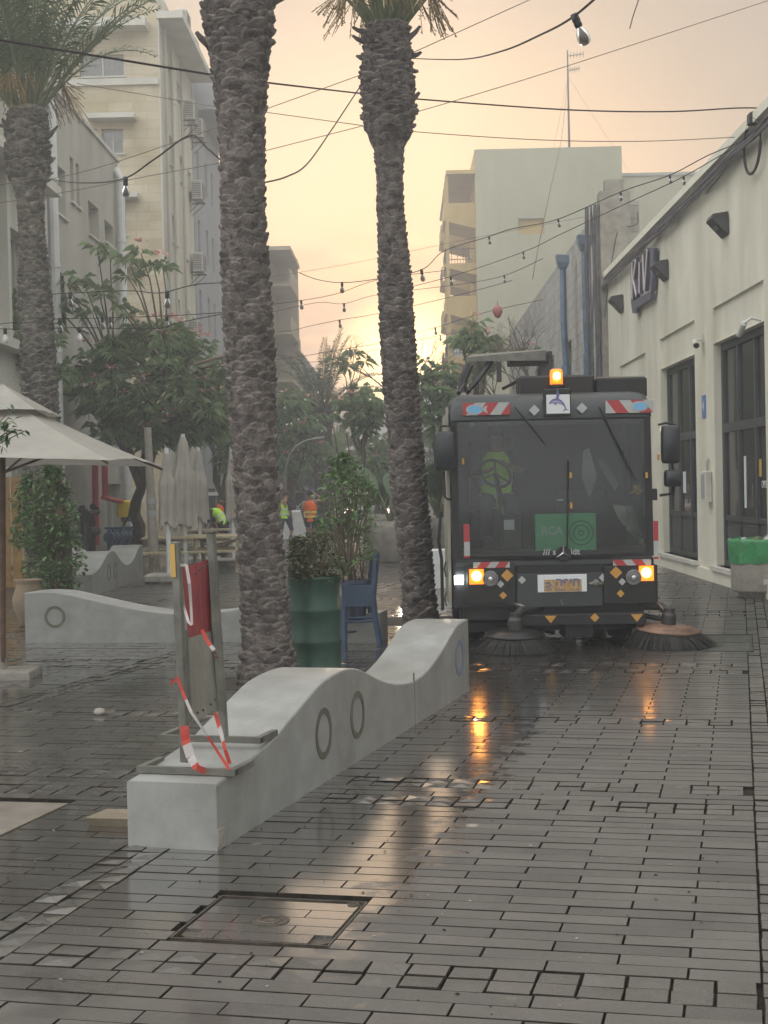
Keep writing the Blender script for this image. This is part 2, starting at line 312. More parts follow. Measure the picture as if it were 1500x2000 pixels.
# ------------------------------------------------------------------ mesh helpers
def tag(o, label=None, cat=None, group=None, kind=None):
    if label: o['label'] = label
    if cat: o['category'] = cat
    if group: o['group'] = group
    if kind: o['kind'] = kind
    return o
def thing(name, label, cat, loc=(0, 0, 0), rz=0, group=None):
    o = bpy.data.objects.new(name, None); col.objects.link(o); o.empty_display_size = .2
    o.location = loc; o.rotation_euler = (0, 0, rz); return tag(o, label, cat, group)
class MB:
    def __init__(s): s.v = []; s.f = []; s.mi = []; s.m = 0; s.smooth = []; s.sm = False
    def add(s, vs, fs):
        k = len(s.v); s.v += [tuple(v) for v in vs]; s.f += [tuple(i+k for i in f) for f in fs]; s.mi += [s.m]*len(fs); s.smooth += [s.sm]*len(fs); return s
    def quad(s, a, b, c, d): return s.add([a, b, c, d], [(0, 1, 2, 3)])
    def box(s, x0, x1, y0, y1, z0, z1, T=None):
        vs = [Vector((x, y, z)) for z in (z0, z1) for y in (y0, y1) for x in (x0, x1)]
        if T: vs = [T @ v for v in vs]
        return s.add(vs, [(0, 2, 3, 1), (4, 5, 7, 6), (0, 1, 5, 4), (2, 6, 7, 3), (0, 4, 6, 2), (1, 3, 7, 5)])
    def bbox(s, x0, x1, y0, y1, z0, z1, b=.02, T=None):    # box with chamfered upright and top edges
        o = [(x0+b, y0), (x1-b, y0), (x1, y0+b), (x1, y1-b), (x1-b, y1), (x0+b, y1), (x0, y1-b), (x0, y0+b)]
        i = [(x0+2*b, y0+b), (x1-2*b, y0+b), (x1-b, y0+2*b), (x1-b, y1-2*b), (x1-2*b, y1-b), (x0+2*b, y1-b), (x0+b, y1-2*b), (x0+b, y0+2*b)]
        vs = [Vector((*p, z0)) for p in o]+[Vector((*p, z1-b)) for p in o]+[Vector((*p, z1)) for p in i]
        if T: vs = [T @ v for v in vs]
        fs = [tuple(range(7, -1, -1)), tuple(range(16, 24))]
        for r in (0, 8):
            for k in range(8): fs.append((r+k, r+(k+1) % 8, r+8+(k+1) % 8, r+8+k))
        return s.add(vs, fs)
    def prism(s, poly, a, b, ax='y', T=None):               # polygon in the two other axes, extruded a..b along ax
        def mk(p, t): return Vector((p[0], t, p[1])) if ax == 'y' else (Vector((t, p[0], p[1])) if ax == 'x' else Vector((p[0], p[1], t)))
        n = len(poly); vs = [mk(p, a) for p in poly]+[mk(p, b) for p in poly]
        if T: vs = [T @ v for v in vs]
        return s.add(vs, [tuple(range(n)), tuple(range(2*n-1, n-1, -1))]+[(i, i+n, (i+1) % n+n, (i+1) % n) for i in range(n)])
    def tube(s, pts, r, n=8, cap=True):
        pts = [Vector(p) for p in pts]; rs = r if isinstance(r, (list, tuple)) else [r]*len(pts); vs = []; fs = []
        up = None
        for i, p in enumerate(pts):
            d = (pts[min(i+1, len(pts)-1)]-pts[max(i-1, 0)])
            if d.length < 1e-9: d = Vector((0, 0, 1))
            d.normalize()
            if up is None: up = Vector((0, 0, 1)) if abs(d.z) < .9 else Vector((0, 1, 0))
            a = d.cross(up)
            if a.length < 1e-6: a = d.orthogonal()
            a.normalize(); b = d.cross(a).normalized(); up = -b if False else up
            for k in range(n):
                t = 2*math.pi*k/n; vs.append(p+a*math.cos(t)*rs[i]+b*math.sin(t)*rs[i])
        for i in range(len(pts)-1):
            for k in range(n): fs.append((i*n+k, i*n+(k+1) % n, (i+1)*n+(k+1) % n, (i+1)*n+k))
        if cap: fs += [tuple(range(n-1, -1, -1)), tuple((len(pts)-1)*n+k for k in range(n))]
        return s.add(vs, fs)
    def bar(s, a, b, w, h=None):                            # square bar
        return s.tube([a, b], w*.7071, 4) if h is None else s.tube([a, b], w*.7071, 4)
    def lathe(s, prof, n=24, c=(0, 0, 0), T=None, ax=None):
        vs = []; fs = []; c = Vector(c)
        for r, z in prof:
            for k in range(n):
                t = 2*math.pi*k/n; p = Vector((r*math.cos(t), r*math.sin(t), z))
                vs.append((T @ p if T else p)+c)
        for i in range(len(prof)-1):
            for k in range(n): fs.append((i*n+k, i*n+(k+1) % n, (i+1)*n+(k+1) % n, (i+1)*n+k))
        if prof[0][0] > 1e-4: fs.append(tuple(range(n-1, -1, -1)))
        if prof[-1][0] > 1e-4: fs.append(tuple((len(prof)-1)*n+k for k in range(n)))
        return s.add(vs, fs)
    def build(s, name, mats, parent=None, loc=None):
        me = bpy.data.meshes.new(name); me.from_pydata(s.v, [], s.f)
        if not isinstance(mats, (list, tuple)): mats = [mats]
        for m in mats: me.materials.append(m)
        me.polygons.foreach_set('material_index', s.mi); me.polygons.foreach_set('use_smooth', s.smooth); me.update()
        o = bpy.data.objects.new(name, me); col.objects.link(o)
        if parent: o.parent = parent
        if loc is not None: o.location = loc
        return o
def smoothed(m): m.sm = True; return m
RXM = Matrix.Rotation(math.pi/2, 4, 'X'); RYM = Matrix.Rotation(math.pi/2, 4, 'Y')
def text(name, s, size, T, m, parent, ext=.002, align='CENTER', bold=0):
    c = bpy.data.curves.new(name, 'FONT'); c.body = s; c.size = size; c.extrude = ext; c.align_x = align; c.offset = bold
    o = bpy.data.objects.new('tmp', c); col.objects.link(o); bpy.context.view_layer.update()
    me = bpy.data.meshes.new_from_object(o.evaluated_get(bpy.context.evaluated_depsgraph_get())); bpy.data.objects.remove(o)
    me.transform(T); me.materials.clear(); me.materials.append(m); me.name = name
    k = bpy.data.objects.new(name, me); col.objects.link(k); k.parent = parent; return k
def copy_tree(o, parent=None):
    c = o.copy(); col.objects.link(c); c.parent = parent
    for ch in [x for x in bpy.data.objects if x.parent == o]: copy_tree(ch, c)
    return c

TH = R(13.5); CU = Vector((math.cos(TH), -math.sin(TH), 0)); CV = Vector((math.sin(TH), math.cos(TH), 0))
def UV(u, v, z=0): return CU*u+CV*v+Vector((0, 0, z))

# ================================================================== GROUND
g = MB(); g.box(-400, 400, -60, 900, -.6, -.035); tag(g.build('ground', M['road']), kind='structure')
g = MB(); g.quad((-9, -1, -.018), (7, -1, -.018), (7, 62, -.018), (-9, 62, -.018)); tag(g.build('paving_bed', M['joint']), kind='structure')
g = MB(); g.quad((-9, 62, -.008), (8, 62, -.008), (10, 260, -.008), (-8, 260, -.008)); tag(g.build('road', M['road']), kind='structure')
MHR = (-2.14, -1.51, 5.27, 5.86)           # the inspection cover set in the paving (u0,u1,v0,v1)
CONC = (-5.6, -3.60, 6.2, 7.46)            # pale patch
GRT = (-.42, .10, 15.03, 16.62)            # drain grate
def inside(r, u0, u1, v0, v1): return u1 > r[0] and u0 < r[1] and v1 > r[2] and v0 < r[3]
def paver(mb, u0, u1, v0, v1, j, tilt, amp, seg=False):
    cu, cv = (u0+u1)/2, (v0+v1)/2; p = UV(cu, cv)
    if p.y < 2.6 or p.y > 62 or p.x < -8.2 or p.x > 6.2 or abs(p.x) > 1.2+p.y*.30: return
    for r in (MHR, CONC, GRT):
        if inside(r, u0+.01, u1-.01, v0+.01, v1-.01):
            # clip against the rectangle along u
            if u0 < r[0]-.03: paver(mb, u0, r[0], v0, v1, j, tilt, amp)
            if u1 > r[1]+.03: paver(mb, r[1], u1, v0, v1, j, tilt, amp)
            return
    a, b, c, d = u0+j, u1-j, v0+j, v1-j
    dz = rnd.uniform(-amp, amp); tx = rnd.uniform(-tilt, tilt); ty = rnd.uniform(-tilt, tilt)*2.5
    def z(u, v): return dz+(u-cu)*tx+(v-cv)*ty
    ch = .0022
    jo = [rnd.uniform(-1, 1)*(.003 if seg else .001) for _ in range(8)]
    O = [(a+jo[0], c+jo[1]), (b+jo[2], c+jo[3]), (b+jo[4], d+jo[5]), (a+jo[6], d+jo[7])]
    if seg: ch = .0035
    I = [(O[0][0]+ch, O[0][1]+ch), (O[1][0]-ch, O[1][1]+ch), (O[2][0]-ch, O[2][1]-ch), (O[3][0]+ch, O[3][1]-ch)]
    vs = [UV(u, v, -.03) for u, v in O]+[UV(u, v, z(u, v)-ch) for u, v in O]+[UV(u, v, z(u, v)) for u, v in I]
    fs = []
    for q in (0, 4):
        for k in range(4): fs.append((q+k, q+(k+1) % 4, q+4+(k+1) % 4, q+4+k))
    if seg:
        vs.append(UV(cu, cv, z(cu, cv)+rnd.uniform(.002, .008))); fs += [(8, 9, 12), (9, 10, 12), (10, 11, 12), (11, 8, 12)]
    else: fs.append((8, 9, 10, 11))
    nd = 8; mb.m = 1; mb.add(vs, fs[:nd]); mb.m = 0; k0 = len(mb.v)-len(vs); top = fs[nd:]; mb.f += [tuple(i+k0 for i in f) for f in top]; mb.mi += [0]*len(top); mb.smooth += [False]*len(top)
tiles = MB(); cob = MB()
PV = .1178; TL = .4918
bands = []                                  # cobble bands across
for k in range(0, 24):
    v0 = 4.875+2.80*k; bands.append((v0, v0+.25))
    if k % 2 == 1: bands.append((v0+.49, v0+.74))
bands.append((2.1, 2.35)); bands.sort()
def row_ok(v0, v1): return not any(v1 > a+.02 and v0 < b-.02 for a, b in bands)
lb = []                                     # cobble strips along
for k in range(-6, 4): lb.append((.045+k*2.945, .045+k*2.945+.24))
# rows of long tiles between the bands
edges = [-.5]+[x for a in bands for x in a]+[62]
for i in range(0, len(edges)-1, 2):
    a, b = edges[i], edges[i+1]; nrow = max(1, round((b-a)/PV)); h = (b-a)/nrow
    for r in range(nrow):
        v0 = a+r*h
        if v0 > 62: break
        for s in range(len(lb)-1):
            ua, ub = lb[s][1], lb[s+1][0]
            u = ua-(TL*.5 if r % 2 else 0)-.0
            while u < ub-.02:
                x0, x1 = max(u, ua), min(u+TL, ub)
                if x1-x0 > .06: paver(tiles, x0, x1, v0, v0+h, .0028, .003, .0016)
                u += TL
for bi, (a, b) in enumerate(bands):
    for rr in range(2):
        v0 = a+(b-a)/2*rr; u = -14; rw = random.Random(900+bi)
        while u < 7:
            wd = rw.uniform(.138, .158)
            hit = [q for q in lb if u+wd > q[0] and u < q[1]]
            if hit:
                q0, q1 = hit[0]
                if q0-u > .05: paver(cob, u, q0, v0, v0+(b-a)/2, .003, .02, .003, True)
                u = q1; continue
            paver(cob, u, u+wd, v0, v0+(b-a)/2, .003, .02, .003, True)
            u += wd
for q0, q1 in lb:
    for rr in range(2):
        v = 1.0
        while v < 62:
            ht = rnd.uniform(.115, .14); paver(cob, q0+.12*rr, q0+.12*rr+.12, v, v+ht, .003, .02, .003, True); v += ht
tag(tiles.build('pavement', [M['tile'], M['joint']]), kind='structure')
tag(cob.build('cobble_bands', [M['cobble'], M['joint']]), kind='structure')
# pale patch
g = MB(); g.prism([tuple(UV(u, v).xy) for u, v in ((-5.6, 6.2), (-3.62, 6.2), (-3.6, 7.46), (-5.6, 7.40))], -.03, .004, 'z'); tag(g.build('concrete_patch', M['patch']), kind='structure')

# ---- inspection cover
mh = thing('inspection_cover', 'iron framed inspection cover filled with paving tiles in front of the white bench', 'manhole cover', UV(-1.825, 5.565, 0), -TH)
f = MB(); hw, hd = .315, .295
for x0, x1, y0, y1 in ((-hw, hw, -hd, -hd+.007), (-hw, hw, hd-.007, hd), (-hw, -hw+.007, -hd+.007, hd-.007), (hw-.007, hw, -hd+.007, hd-.007)): f.box(x0, x1, y0, y1, -.03, .001)
f.build('frame', M['manhole'], mh)
f = MB(); ins = hw-.013; ind = hd-.013; cc = .07
poly = [(-ins+cc, -ind), (ins-cc, -ind), (ins, -ind+cc), (ins, ind), (-ins, ind), (-ins, -ind+cc)]
f.prism(poly, -.03, -.012, 'z'); f.build('tray', M['manhole'], mh)
f = MB()
for r in range(5):
    y0 = -ind+.004+r*.107; y1 = min(y0+.103, ind-.004)
    cut = cc if r == 0 else 0
    xs = [-ins+.005+cut, -.10+.2*(r % 2)-.05, ins-.005-cut] if r % 2 == 0 else [-ins+.005, .12, ins-.005]
    for a, b in zip(xs[:-1], xs[1:]): f.box(a+.003, b-.003, y0+.001, y1-.001, -.02, .0)
o = f.build('tile_infill', M['tile'], mh)
f = MB(); T = Matrix.Translation((.0, -.02, 0))
f.lathe([(.075, -.01), (.075, .0035), (.068, .0035), (.068, .002), (.0, .002)], 28, (0, -.02, 0))
for k in range(7): f.tube([(.05*math.cos(k*.9), -.02+.05*math.sin(k*.9), .0035), (.045*math.cos(k*.9+1), -.02+.045*math.sin(k*.9+1), .0035)], .004, 5)
f.lathe([(.02, .001), (.02, .0045), (0, .006)], 16, (0, -.02, 0)); f.build('emblem_disc', M['manhole'], mh)
f = MB(); f.lathe([(.024, -.01), (.024, .004), (.016, .004), (.014, -.006), (0, -.006)], 18, (ins-.035, ind-.035, 0)); f.build('lifting_eye', M['manhole'], mh)
# ---- drain grate
dg = thing('drain_grate', 'rusty steel drain grate set in the paving right of the sweeper', 'drain', UV(-.16, 15.825, 0), -TH)
f = MB(); W2, D2 = .26, .79
for x0, x1, y0, y1 in ((-W2, W2, -D2, -D2+.03), (-W2, W2, D2-.03, D2), (-W2, -W2+.03, -D2+.03, D2-.03), (W2-.03, W2, -D2+.03, D2-.03), (-W2+.03, W2-.03, -.02, .02)): f.box(x0, x1, y0, y1, -.03, .004)
f.build('frame', M['iron'], dg)
f = MB()
for k in range(36):
    y = -D2+.05+k*.043
    if abs(y) > .025: f.box(-W2+.03, W2-.03, y, y+.014, -.03, .001)
f.build('bars', M['steel'], dg)

# ================================================================== BUILDINGS
EW = Vector((.013, 1, 0)).normalized(); EWP = Vector((1, -.013, 0)).normalized()
def facade(mb, O, u, n, Lx, Hh, ops, d=.18):
    """outer wall with openings (s0,s1,h0,h1[,depth]) and their reveals"""
    O = Vector(O); S = sorted({0, Lx, *[x for o in ops for x in o[:2]]}); Z = sorted({0, Hh, *[x for o in ops for x in o[2:4]]})
    def P(s, h, q=0): return O+u*s+Vector((0, 0, h))-n*q
    for i in range(len(S)-1):
        for j in range(len(Z)-1):
            cs, ch = (S[i]+S[i+1])/2, (Z[j]+Z[j+1])/2
            if any(o[0] < cs < o[1] and o[2] < ch < o[3] for o in ops): continue
            mb.quad(P(S[i], Z[j]), P(S[i+1], Z[j]), P(S[i+1], Z[j+1]), P(S[i], Z[j+1]))
    for o in ops:
        s0, s1, h0, h1 = o[:4]; q = o[4] if len(o) > 4 else d
        mb.quad(P(s0, h0), P(s0, h1), P(s0, h1, q), P(s0, h0, q)); mb.quad(P(s1, h1), P(s1, h0), P(s1, h0, q), P(s1, h1, q))
        mb.quad(P(s0, h1), P(s1, h1), P(s1, h1, q), P(s0, h1, q)); mb.quad(P(s1, h0), P(s0, h0), P(s0, h0, q), P(s1, h0, q))
        if len(o) > 4: mb.quad(P(s0, h0, q), P(s1, h0, q), P(s1, h1, q), P(s0, h1, q))   # blind recess
def local(O, u, n): # matrix taking (s, out, h) to world
    m = Matrix.Identity(4); O = Vector(O)
    for i in range(3): m[i][0] = u[i]; m[i][1] = n[i]; m[i][2] = (0, 0, 1)[i]; m[i][3] = O[i]
    return m
def window(parent, O, u, n, o, d=.18, mull=1, trans=0, fm=None, pm=None, sill=None, fw=.05, label=None):
    T = local(O, u, n); s0, s1, h0, h1 = o[:4]; f = MB(); y0, y1 = -d+.002, -d+.05
    f.box(s0+.002, s0+fw, y0, y1, h0+.002, h1-.002, T); f.box(s1-fw, s1-.002, y0, y1, h0+.002, h1-.002, T)
    f.box(s0+fw, s1-fw, y0, y1, h1-fw, h1-.002, T); f.box(s0+fw, s1-fw, y0, y1, h0+.002, h0+fw, T)
    for k in range(mull):
        c = s0+(s1-s0)*(k+1)/(mull+1); f.box(c-fw/2, c+fw/2, y0+.004, y1-.004, h0+fw, h1-fw, T)
    if trans: f.box(s0+fw, s1-fw, y0+.006, y1-.006, h1-trans-fw/2, h1-trans+fw/2, T)
    fo = f.build('window', fm or M['frame'], parent)
    if label: fo['label'] = label
    p = MB(); p.box(s0+.01, s1-.01, -d+.012, -d+.020, h0+.01, h1-.01, T); p.build('pane', pm or M['pane'], fo)
    b = MB(); b.quad(*[T @ Vector(q) for q in ((s0-.1, -d-.5, h0-.1), (s1+.1, -d-.5, h0-.1), (s1+.1, -d-.5, h1+.1), (s0-.1, -d-.5, h1+.1))]); b.build('dark_interior', M['room'], fo)
    if sill:
        q = MB(); q.box(s0-.08, s1+.08, .001, .07, h0-.06, h0-.003, T); q.build('sill', M['trim'], fo)
    return fo
def sh(O, u, n, px, py):                # (along, height) on a wall plane seen through a photo point
    O = Vector(O); d = ray(px, py); c = Vector((0, 0, H)); t = (O-c).dot(n)/d.dot(n); p = c+d*t; return (p-O).dot(u), p.z
def ridge(O, u, n, x0, x1, ya, yb):     # opening from two pixel columns and the heights at the first column
    a = sh(O, u, n, x0, ya); b = sh(O, u, n, x1, ya); c = sh(O, u, n, x0, yb)
    s = sorted((a[0], b[0])); h = sorted((a[1], c[1])); return (s[0], s[1], h[0], h[1])
def shell(mb, O, u, inn, Lx, W, Hh, open_back=True):    # the other faces of a block: u street direction, inn inward
    O = Vector(O); Zv = Vector((0, 0, Hh)); A, B, C_, D_ = O, O+u*Lx, O+u*Lx+inn*W, O+inn*W
    mb.quad(B, C_, C_+Zv, B+Zv); mb.quad(C_, D_, D_+Zv, C_+Zv); mb.quad(A+Zv, B+Zv, C_+Zv, D_+Zv)

# ---------- right: the long low plastered building with the bar sign
RO = Vector((5.14, 0, 0))+EW*13.0; RN = -EWP; RL = 23.8; RH = 6.72
rb = thing('plaster_building', 'long low cream plastered building with tall dark shop doors on the right', 'building', RO)
def RS(px, py): return sh(RO, EW, RN, px, py)
w1 = ridge(RO, EW, RN, 1393, 1493, 672, 1120); w2 = ridge(RO, EW, RN, 1290, 1357, 722, 1112); w3 = ridge(RO, EW, RN, 1212, 1262, 790, 1090)
def lint(x0, x1, y0, y1): a = ridge(RO, EW, RN, x0, x1, y0, y1); return a
p1 = (w1[0]-.02, w1[1]+.02, w1[3]+.10, RS(1389, 604)[1]); p2 = (w2[0]-.02, w2[1]+.02, w2[3]+.10, RS(1285, 665)[1]); p3 = (w3[0], w3[1], w3[3]+.1, RS(1210, 716)[1])
h_top = w1[3]; hh = RS(1389, 604)[1]
# merge door and the shallow panel above it: panel reaches .06 deep, door .45
b = MB(); z0 = .28
ops = []
s_first = w1[0]-6.2
doors = [(w1[0], w1[1], z0, w1[3]), (w2[0], w2[1], z0, w2[3]), (w3[0], w3[1], z0, w3[3]), (s_first, s_first+(w1[1]-w1[0]), z0, w1[3])]
for dd in doors: ops.append(dd)
for dd, pp in zip(doors, (p1, p2, p3, p1)): ops.append((dd[0], dd[1], dd[3]+.001, pp[3], .05))
facade(b, RO, EW, RN, RL, RH, ops, .22); shell(b, RO, EW, EWP, RL, 12, RH)
b.quad(RO, RO+EWP*12, RO+EWP*12+Vector((0, 0, RH)), RO+Vector((0, 0, RH)))
for v in range(len(b.v)): b.v[v] = tuple(Vector(b.v[v])-RO)
b.build('wall', M['wallR'], rb)
LR = local((0, 0, 0), EW, RN)
b = MB(); b.box(-.1, RL+.05, -.35, .10, RH+.002, RH+.14, LR); b.build('roof_edge', M['wallRl'], rb)
b = MB()
for k in range(5):
    pts = []
    for i in range(40):
        s = i*RL/39; pts.append(LR @ Vector((s, .06+.05*noise.noise(Vector((s*.6, k*3., 0)))+.02*k, RH-.08-.05*k+.06*noise.noise(Vector((s*.5, k*7.3, 1))))))
    b.tube(pts, rnd.uniform(.014, .035), 6)
b.build('cable_bundle', M['grime'], rb)
for dd in doors: b = MB(); b.box(dd[0]-.15, dd[1]+.12, -.22, .10, z0-.07, z0, LR); b.build('door_sill', M['trim'], rb)
b = MB(); b.box(0, RL, .002, .05, 0, .20, LR); b.build('plinth', M['wallRl'], rb)
def shopdoor(dd, lab, frost=False):
    s0, s1, h0, h1 = dd; f = MB(); y0, y1 = -.21, -.12; tr = h0+(h1-h0)*.60
    def bx(a, b_, c, d_, e=0): f.box(a, b_, y0+e, y1-e, c, d_, LR)
    bx(s0+.003, s0+.12, h0+.003, h1-.003); bx(s1-.12, s1-.003, h0+.003, h1-.003); bx(s0+.12, s1-.12, h1-.12, h1-.003); bx(s0+.12, s1-.12, tr, tr+.14); bx(s0+.12, s1-.12, h0+.003, h0+.10)
    n = 3
    for k in range(1, n):
        c = s0+(s1-s0)*k/n; bx(c-.06, c+.06, h0+.10, tr, .004); bx(c-.05, c+.05, tr+.14, h1-.12, .004)
    for k in range(n):
        a = s0+(s1-s0)*k/n+.08; c = s0+(s1-s0)*(k+1)/n-.08; bx(a, c, h0+.75, h0+.83, .01)
    do = f.build('door', M['framed'], rb, None); do['label'] = lab
    p = MB(); p.box(s0+.1, s1-.1, -.175, -.165, h0+.8, h1-.1, LR); p.build('pane', M['panedark'], do)
    p = MB(); p.box(s0+.1, s1-.1, -.18, -.16, h0+.08, h0+.76, LR); p.build('kick_panel', M['framed'], do)
    for k in range(n):
        p2_ = MB(); a = s0+(s1-s0)*k/n+.15; c = s0+(s1-s0)*(k+1)/n-.15; p2_.box(a, c, -.16, -.15, h0+.18, h0+.66, LR); p2_.build('raised_panel', M['framed'], do)
    q = MB(); q.tube([LR @ Vector((s0+(s1-s0)/n+.03, -.08, h0+1.0)), LR @ Vector((s0+(s1-s0)/n+.03, -.08, h0+1.35))], .015, 6); q.build('handle', M['steel'], do)
    b_ = MB(); b_.quad(*[LR @ Vector(v) for v in ((s0-.2, -1.6, h0-.1), (s1+.2, -1.6, h0-.1), (s1+.2, -1.6, h1+.1), (s0-.2, -1.6, h1+.1))]); b_.build('dark_interior', M['room'], do)
    return do
d1 = shopdoor(doors[0], 'tall black framed glass shop door nearest the bin'); d2 = shopdoor(doors[1], 'grey panelled door beside the blue number plate'); shopdoor(doors[2], 'dark door behind the sweeper'); shopdoor(doors[3], 'dark glass shop door')
# stickers and plastic behind the glass of the near door
T = LR @ Matrix.Translation((0, -.42, 0))
def onR(px, py, q=0): s, h = sh(RO-RN*q, EW, RN, px, py); return s, h
s, h = onR(1494, 946, .16); o = text('lettering', 'OPEN', .15, LR @ Matrix.Translation((s, -.158, h-.05)) @ Matrix.Scale(-1, 4, (1, 0, 0)) @ RXM, M['paper'], rb)
s, h = onR(1485, 915, .16); b = MB(); b.box(s-.09, s+.09, -.1595, -.155, h-.12, h+.14, LR); b.build('poster', M['gold'], rb)
s, h = onR(1456, 935, .16); b = MB(); b.box(s-.07, s+.07, -.1595, -.155, h-.45, h+.35, LR); b.build('door_poster', M['paper'], rb)
s, h = onR(1337, 942, .16); b = MB(); b.box(s-.16, s+.12, -.1595, -.155, h-.2, h+.2, LR); b.build('door_notice', M['paper'], rb)
b = MB()
for k in range(60):
    ss = rnd.uniform(w1[0]+.2, w1[1]-.2); hh_ = rnd.uniform(w1[3]-1.3, w1[3]-.3) if k < 30 else rnd.uniform(z0+1, w1[3]-.4); ln = rnd.uniform(.03, .09)
    if k >= 30: ss = w1[1]-.35+rnd.uniform(-.15, .15)
    b.tube([LR @ Vector((ss, -.26, hh_)), LR @ Vector((ss+rnd.uniform(-.05, .05), -.25, hh_+ln))], .012, 4)
b.build('crinkled_film', M['plastic'], rb)

def wallthing(px, py, out=0):
    s, h = RS(px, py); return RO+EW*s+RN*out+Vector((0, 0, h)), s, h
# wedge lamps (local x along the wall away from the camera, y out of the wall)
LM = Matrix.Identity(3)
def wallobj(name, lab, cat, px, py, group=None):
    p, s, h = wallthing(px, py); o = thing(name, lab, cat, p, 0, group); o.matrix_world = local(p, EW, RN); return o
for px, py, lab, k in ((1418, 440, 'black wedge wall lamp highest on the cream wall', .68), (1302, 529, 'black wedge wall lamp right of the lettered sign', .72), (1215, 594, 'black wedge wall lamp left of the lettered sign', .75)):
    o = wallobj('wall_lamp', lab, 'wall lamp', px, py, 'black wedge lamps on the cream wall')
    b = MB(); b.prism([(.02, .22*k), (.30*k, .12*k), (.42*k, .20*k), (.42*k, .24*k), (.02, .24*k)][::-1], -.38*k, .38*k, 'x')
    b.v = []; b.f = []; b.mi = []; b.smooth = []
    b.add([(-.35*k, .02, .26*k), (.35*k, .02, .26*k), (.35*k, .02, -.26*k), (-.35*k, .02, -.26*k), (-.30*k, .36*k, .22*k), (.30*k, .36*k, .22*k), (.30*k, .40*k, .12*k), (-.30*k, .40*k, .12*k)],
          [(0, 1, 5, 4), (4, 5, 6, 7), (7, 6, 2, 3), (0, 4, 7, 3), (1, 2, 6, 5), (0, 3, 2, 1)])
    b.build('housing', M['iron'], o)
    b = MB(); b.box(-.22*k, .22*k, .20*k, .212*k, -.10*k, -.085*k); b.add([(-.2*k, .27*k, -.02*k), (.2*k, .27*k, -.02*k), (.2*k, .22*k, -.10*k), (-.2*k, .22*k, -.10*k)], [(0, 1, 2, 3)]); b.build('diffuser', M['steel'], o)
# lettered sign standing off the wall: K I V as tall extruded letters
o = wallobj('letter_sign', 'projecting navy sign with tall KIV letters between two wedge lamps', 'sign', 1262, 548)
s0, h0 = RS(1262, 548); DP = .14
def sp_(px, py): a = RS(px, py); return (a[0]-s0, a[1]-h0)
def stroke(a, b_, wd=.17):
    a = sp_(*a); b_ = sp_(*b_)
    for mb, ya, yb, ww in ((sg, .06, DP, wd), (sf, DP, DP+.015, wd*.45)):
        p = Vector((a[0], 0, a[1])); q = Vector((b_[0], 0, b_[1])); d = (q-p).normalized(); nn = Vector((-d.z, 0, d.x))*ww/2
        vs = [p+nn, q+nn, q-nn, p-nn]; mb.add([v+Vector((0, ya, 0)) for v in vs]+[v+Vector((0, yb, 0)) for v in vs], [(0, 1, 2, 3), (7, 6, 5, 4), (0, 4, 5, 1), (1, 5, 6, 2), (2, 6, 7, 3), (3, 7, 4, 0)])
sg = MB(); sf = MB()
stroke((1247.5, 583), (1247.5, 511)); stroke((1248.5, 552), (1255, 508)); stroke((1250, 548), (1256, 577)); stroke((1262, 573), (1262, 512)); stroke((1269, 497), (1271.5, 566)); stroke((1278, 487), (1272.5, 566))
sg.build('letters', M['signdark'], o); sf.build('letter_edges', M['signface'], o)
b = MB(); b.prism([sp_(*p) for p in ((1243, 590), (1246, 612), (1253, 611), (1254, 601), (1283, 583), (1283, 568), (1246, 588))], .04, DP-.02, 'y'); b.prism([sp_(*p) for p in ((1281, 568), (1281, 485), (1289, 484), (1285, 568))], .04, DP-.02, 'y'); b.prism([sp_(*p) for p in ((1243, 592), (1242, 510), (1245.5, 510), (1246.5, 592))], .04, DP-.02, 'y'); b.build('backing_arrow', M['signdark'], o)
b = MB(); b.prism([sp_(*p) for p in ((1246, 611), (1240, 590), (1240, 545), (1244, 510), (1243, 590))], .02, .05, 'y'); b.build('side_panel', M['signblue'], o)
# small fittings
o = wallobj('number_plate', 'small blue house number plate on the pillar between the doors', 'plate', 1376, 794); b = MB(); b.bbox(-.14, .14, .001, .02, -.19, .19, .008); b.build('plate', M['plateblue'], o); text('numeral', '4', .26, Matrix.Translation((.0, .024, -.09)) @ Matrix.Rotation(math.pi, 4, 'Z') @ RXM, M['paper'], o)
o = wallobj('meter_box', 'pale grey electric box low on the pillar beside the bin', 'electric box', 1388, 950); b = MB(); b.bbox(-.16, .16, .002, .13, -.26, .26, .02); b.build('cabinet', M['ac'], o); b = MB(); b.box(-.13, .13, .13, .138, -.2, .2); b.tube([(0, .05, .26), (0, .05, .42), (.1, .02, .46)], .02, 6); b.build('cover', M['wallC'], o)
o = wallobj('security_camera', 'small grey bullet camera high on the pillar', 'camera', 1375, 672); b = MB(); b.box(-.04, .04, .0, .03, .02, .16); b.tube([(0, .03, .08), (0, .12, .05)], .02, 6); b.tube([(.12, .13, .05), (-.10, .15, -.03)], .055, 12); b.build('housing', M['ac'], o); b = MB(); b.tube([(-.10, .15, -.03), (-.125, .152, -.04)], .045, 12); b.build('lens', M['black'], o)
o = wallobj('flood_lamp', 'white tube lamp on a bracket above the nearest shop door', 'lamp', 1487, 630); b = MB(); b.tube([(0, .0, .03), (0, .14, .07), (.0, .24, .0)], .02, 8); b.tube([(.02, .24, .0), (.30, .25, -.14)], .045, 10); b.build('housing', M['white'], o)
o = wallobj('wall_cable_coil', 'loop of black cable hanging at the roof corner', 'cable', 1480, 285)
b = MB(); b.tube([(.9*math.sin(t*.35)*.55, .08, .62*math.cos(t*.35)*.62) for t in range(0, 19)], .022, 6, False); b.build('loop', M['cable'], o)
b = MB(); b.bbox(-.14, .06, .02, .14, .30, .46, .02); b.build('junction_box', M['iron'], o)

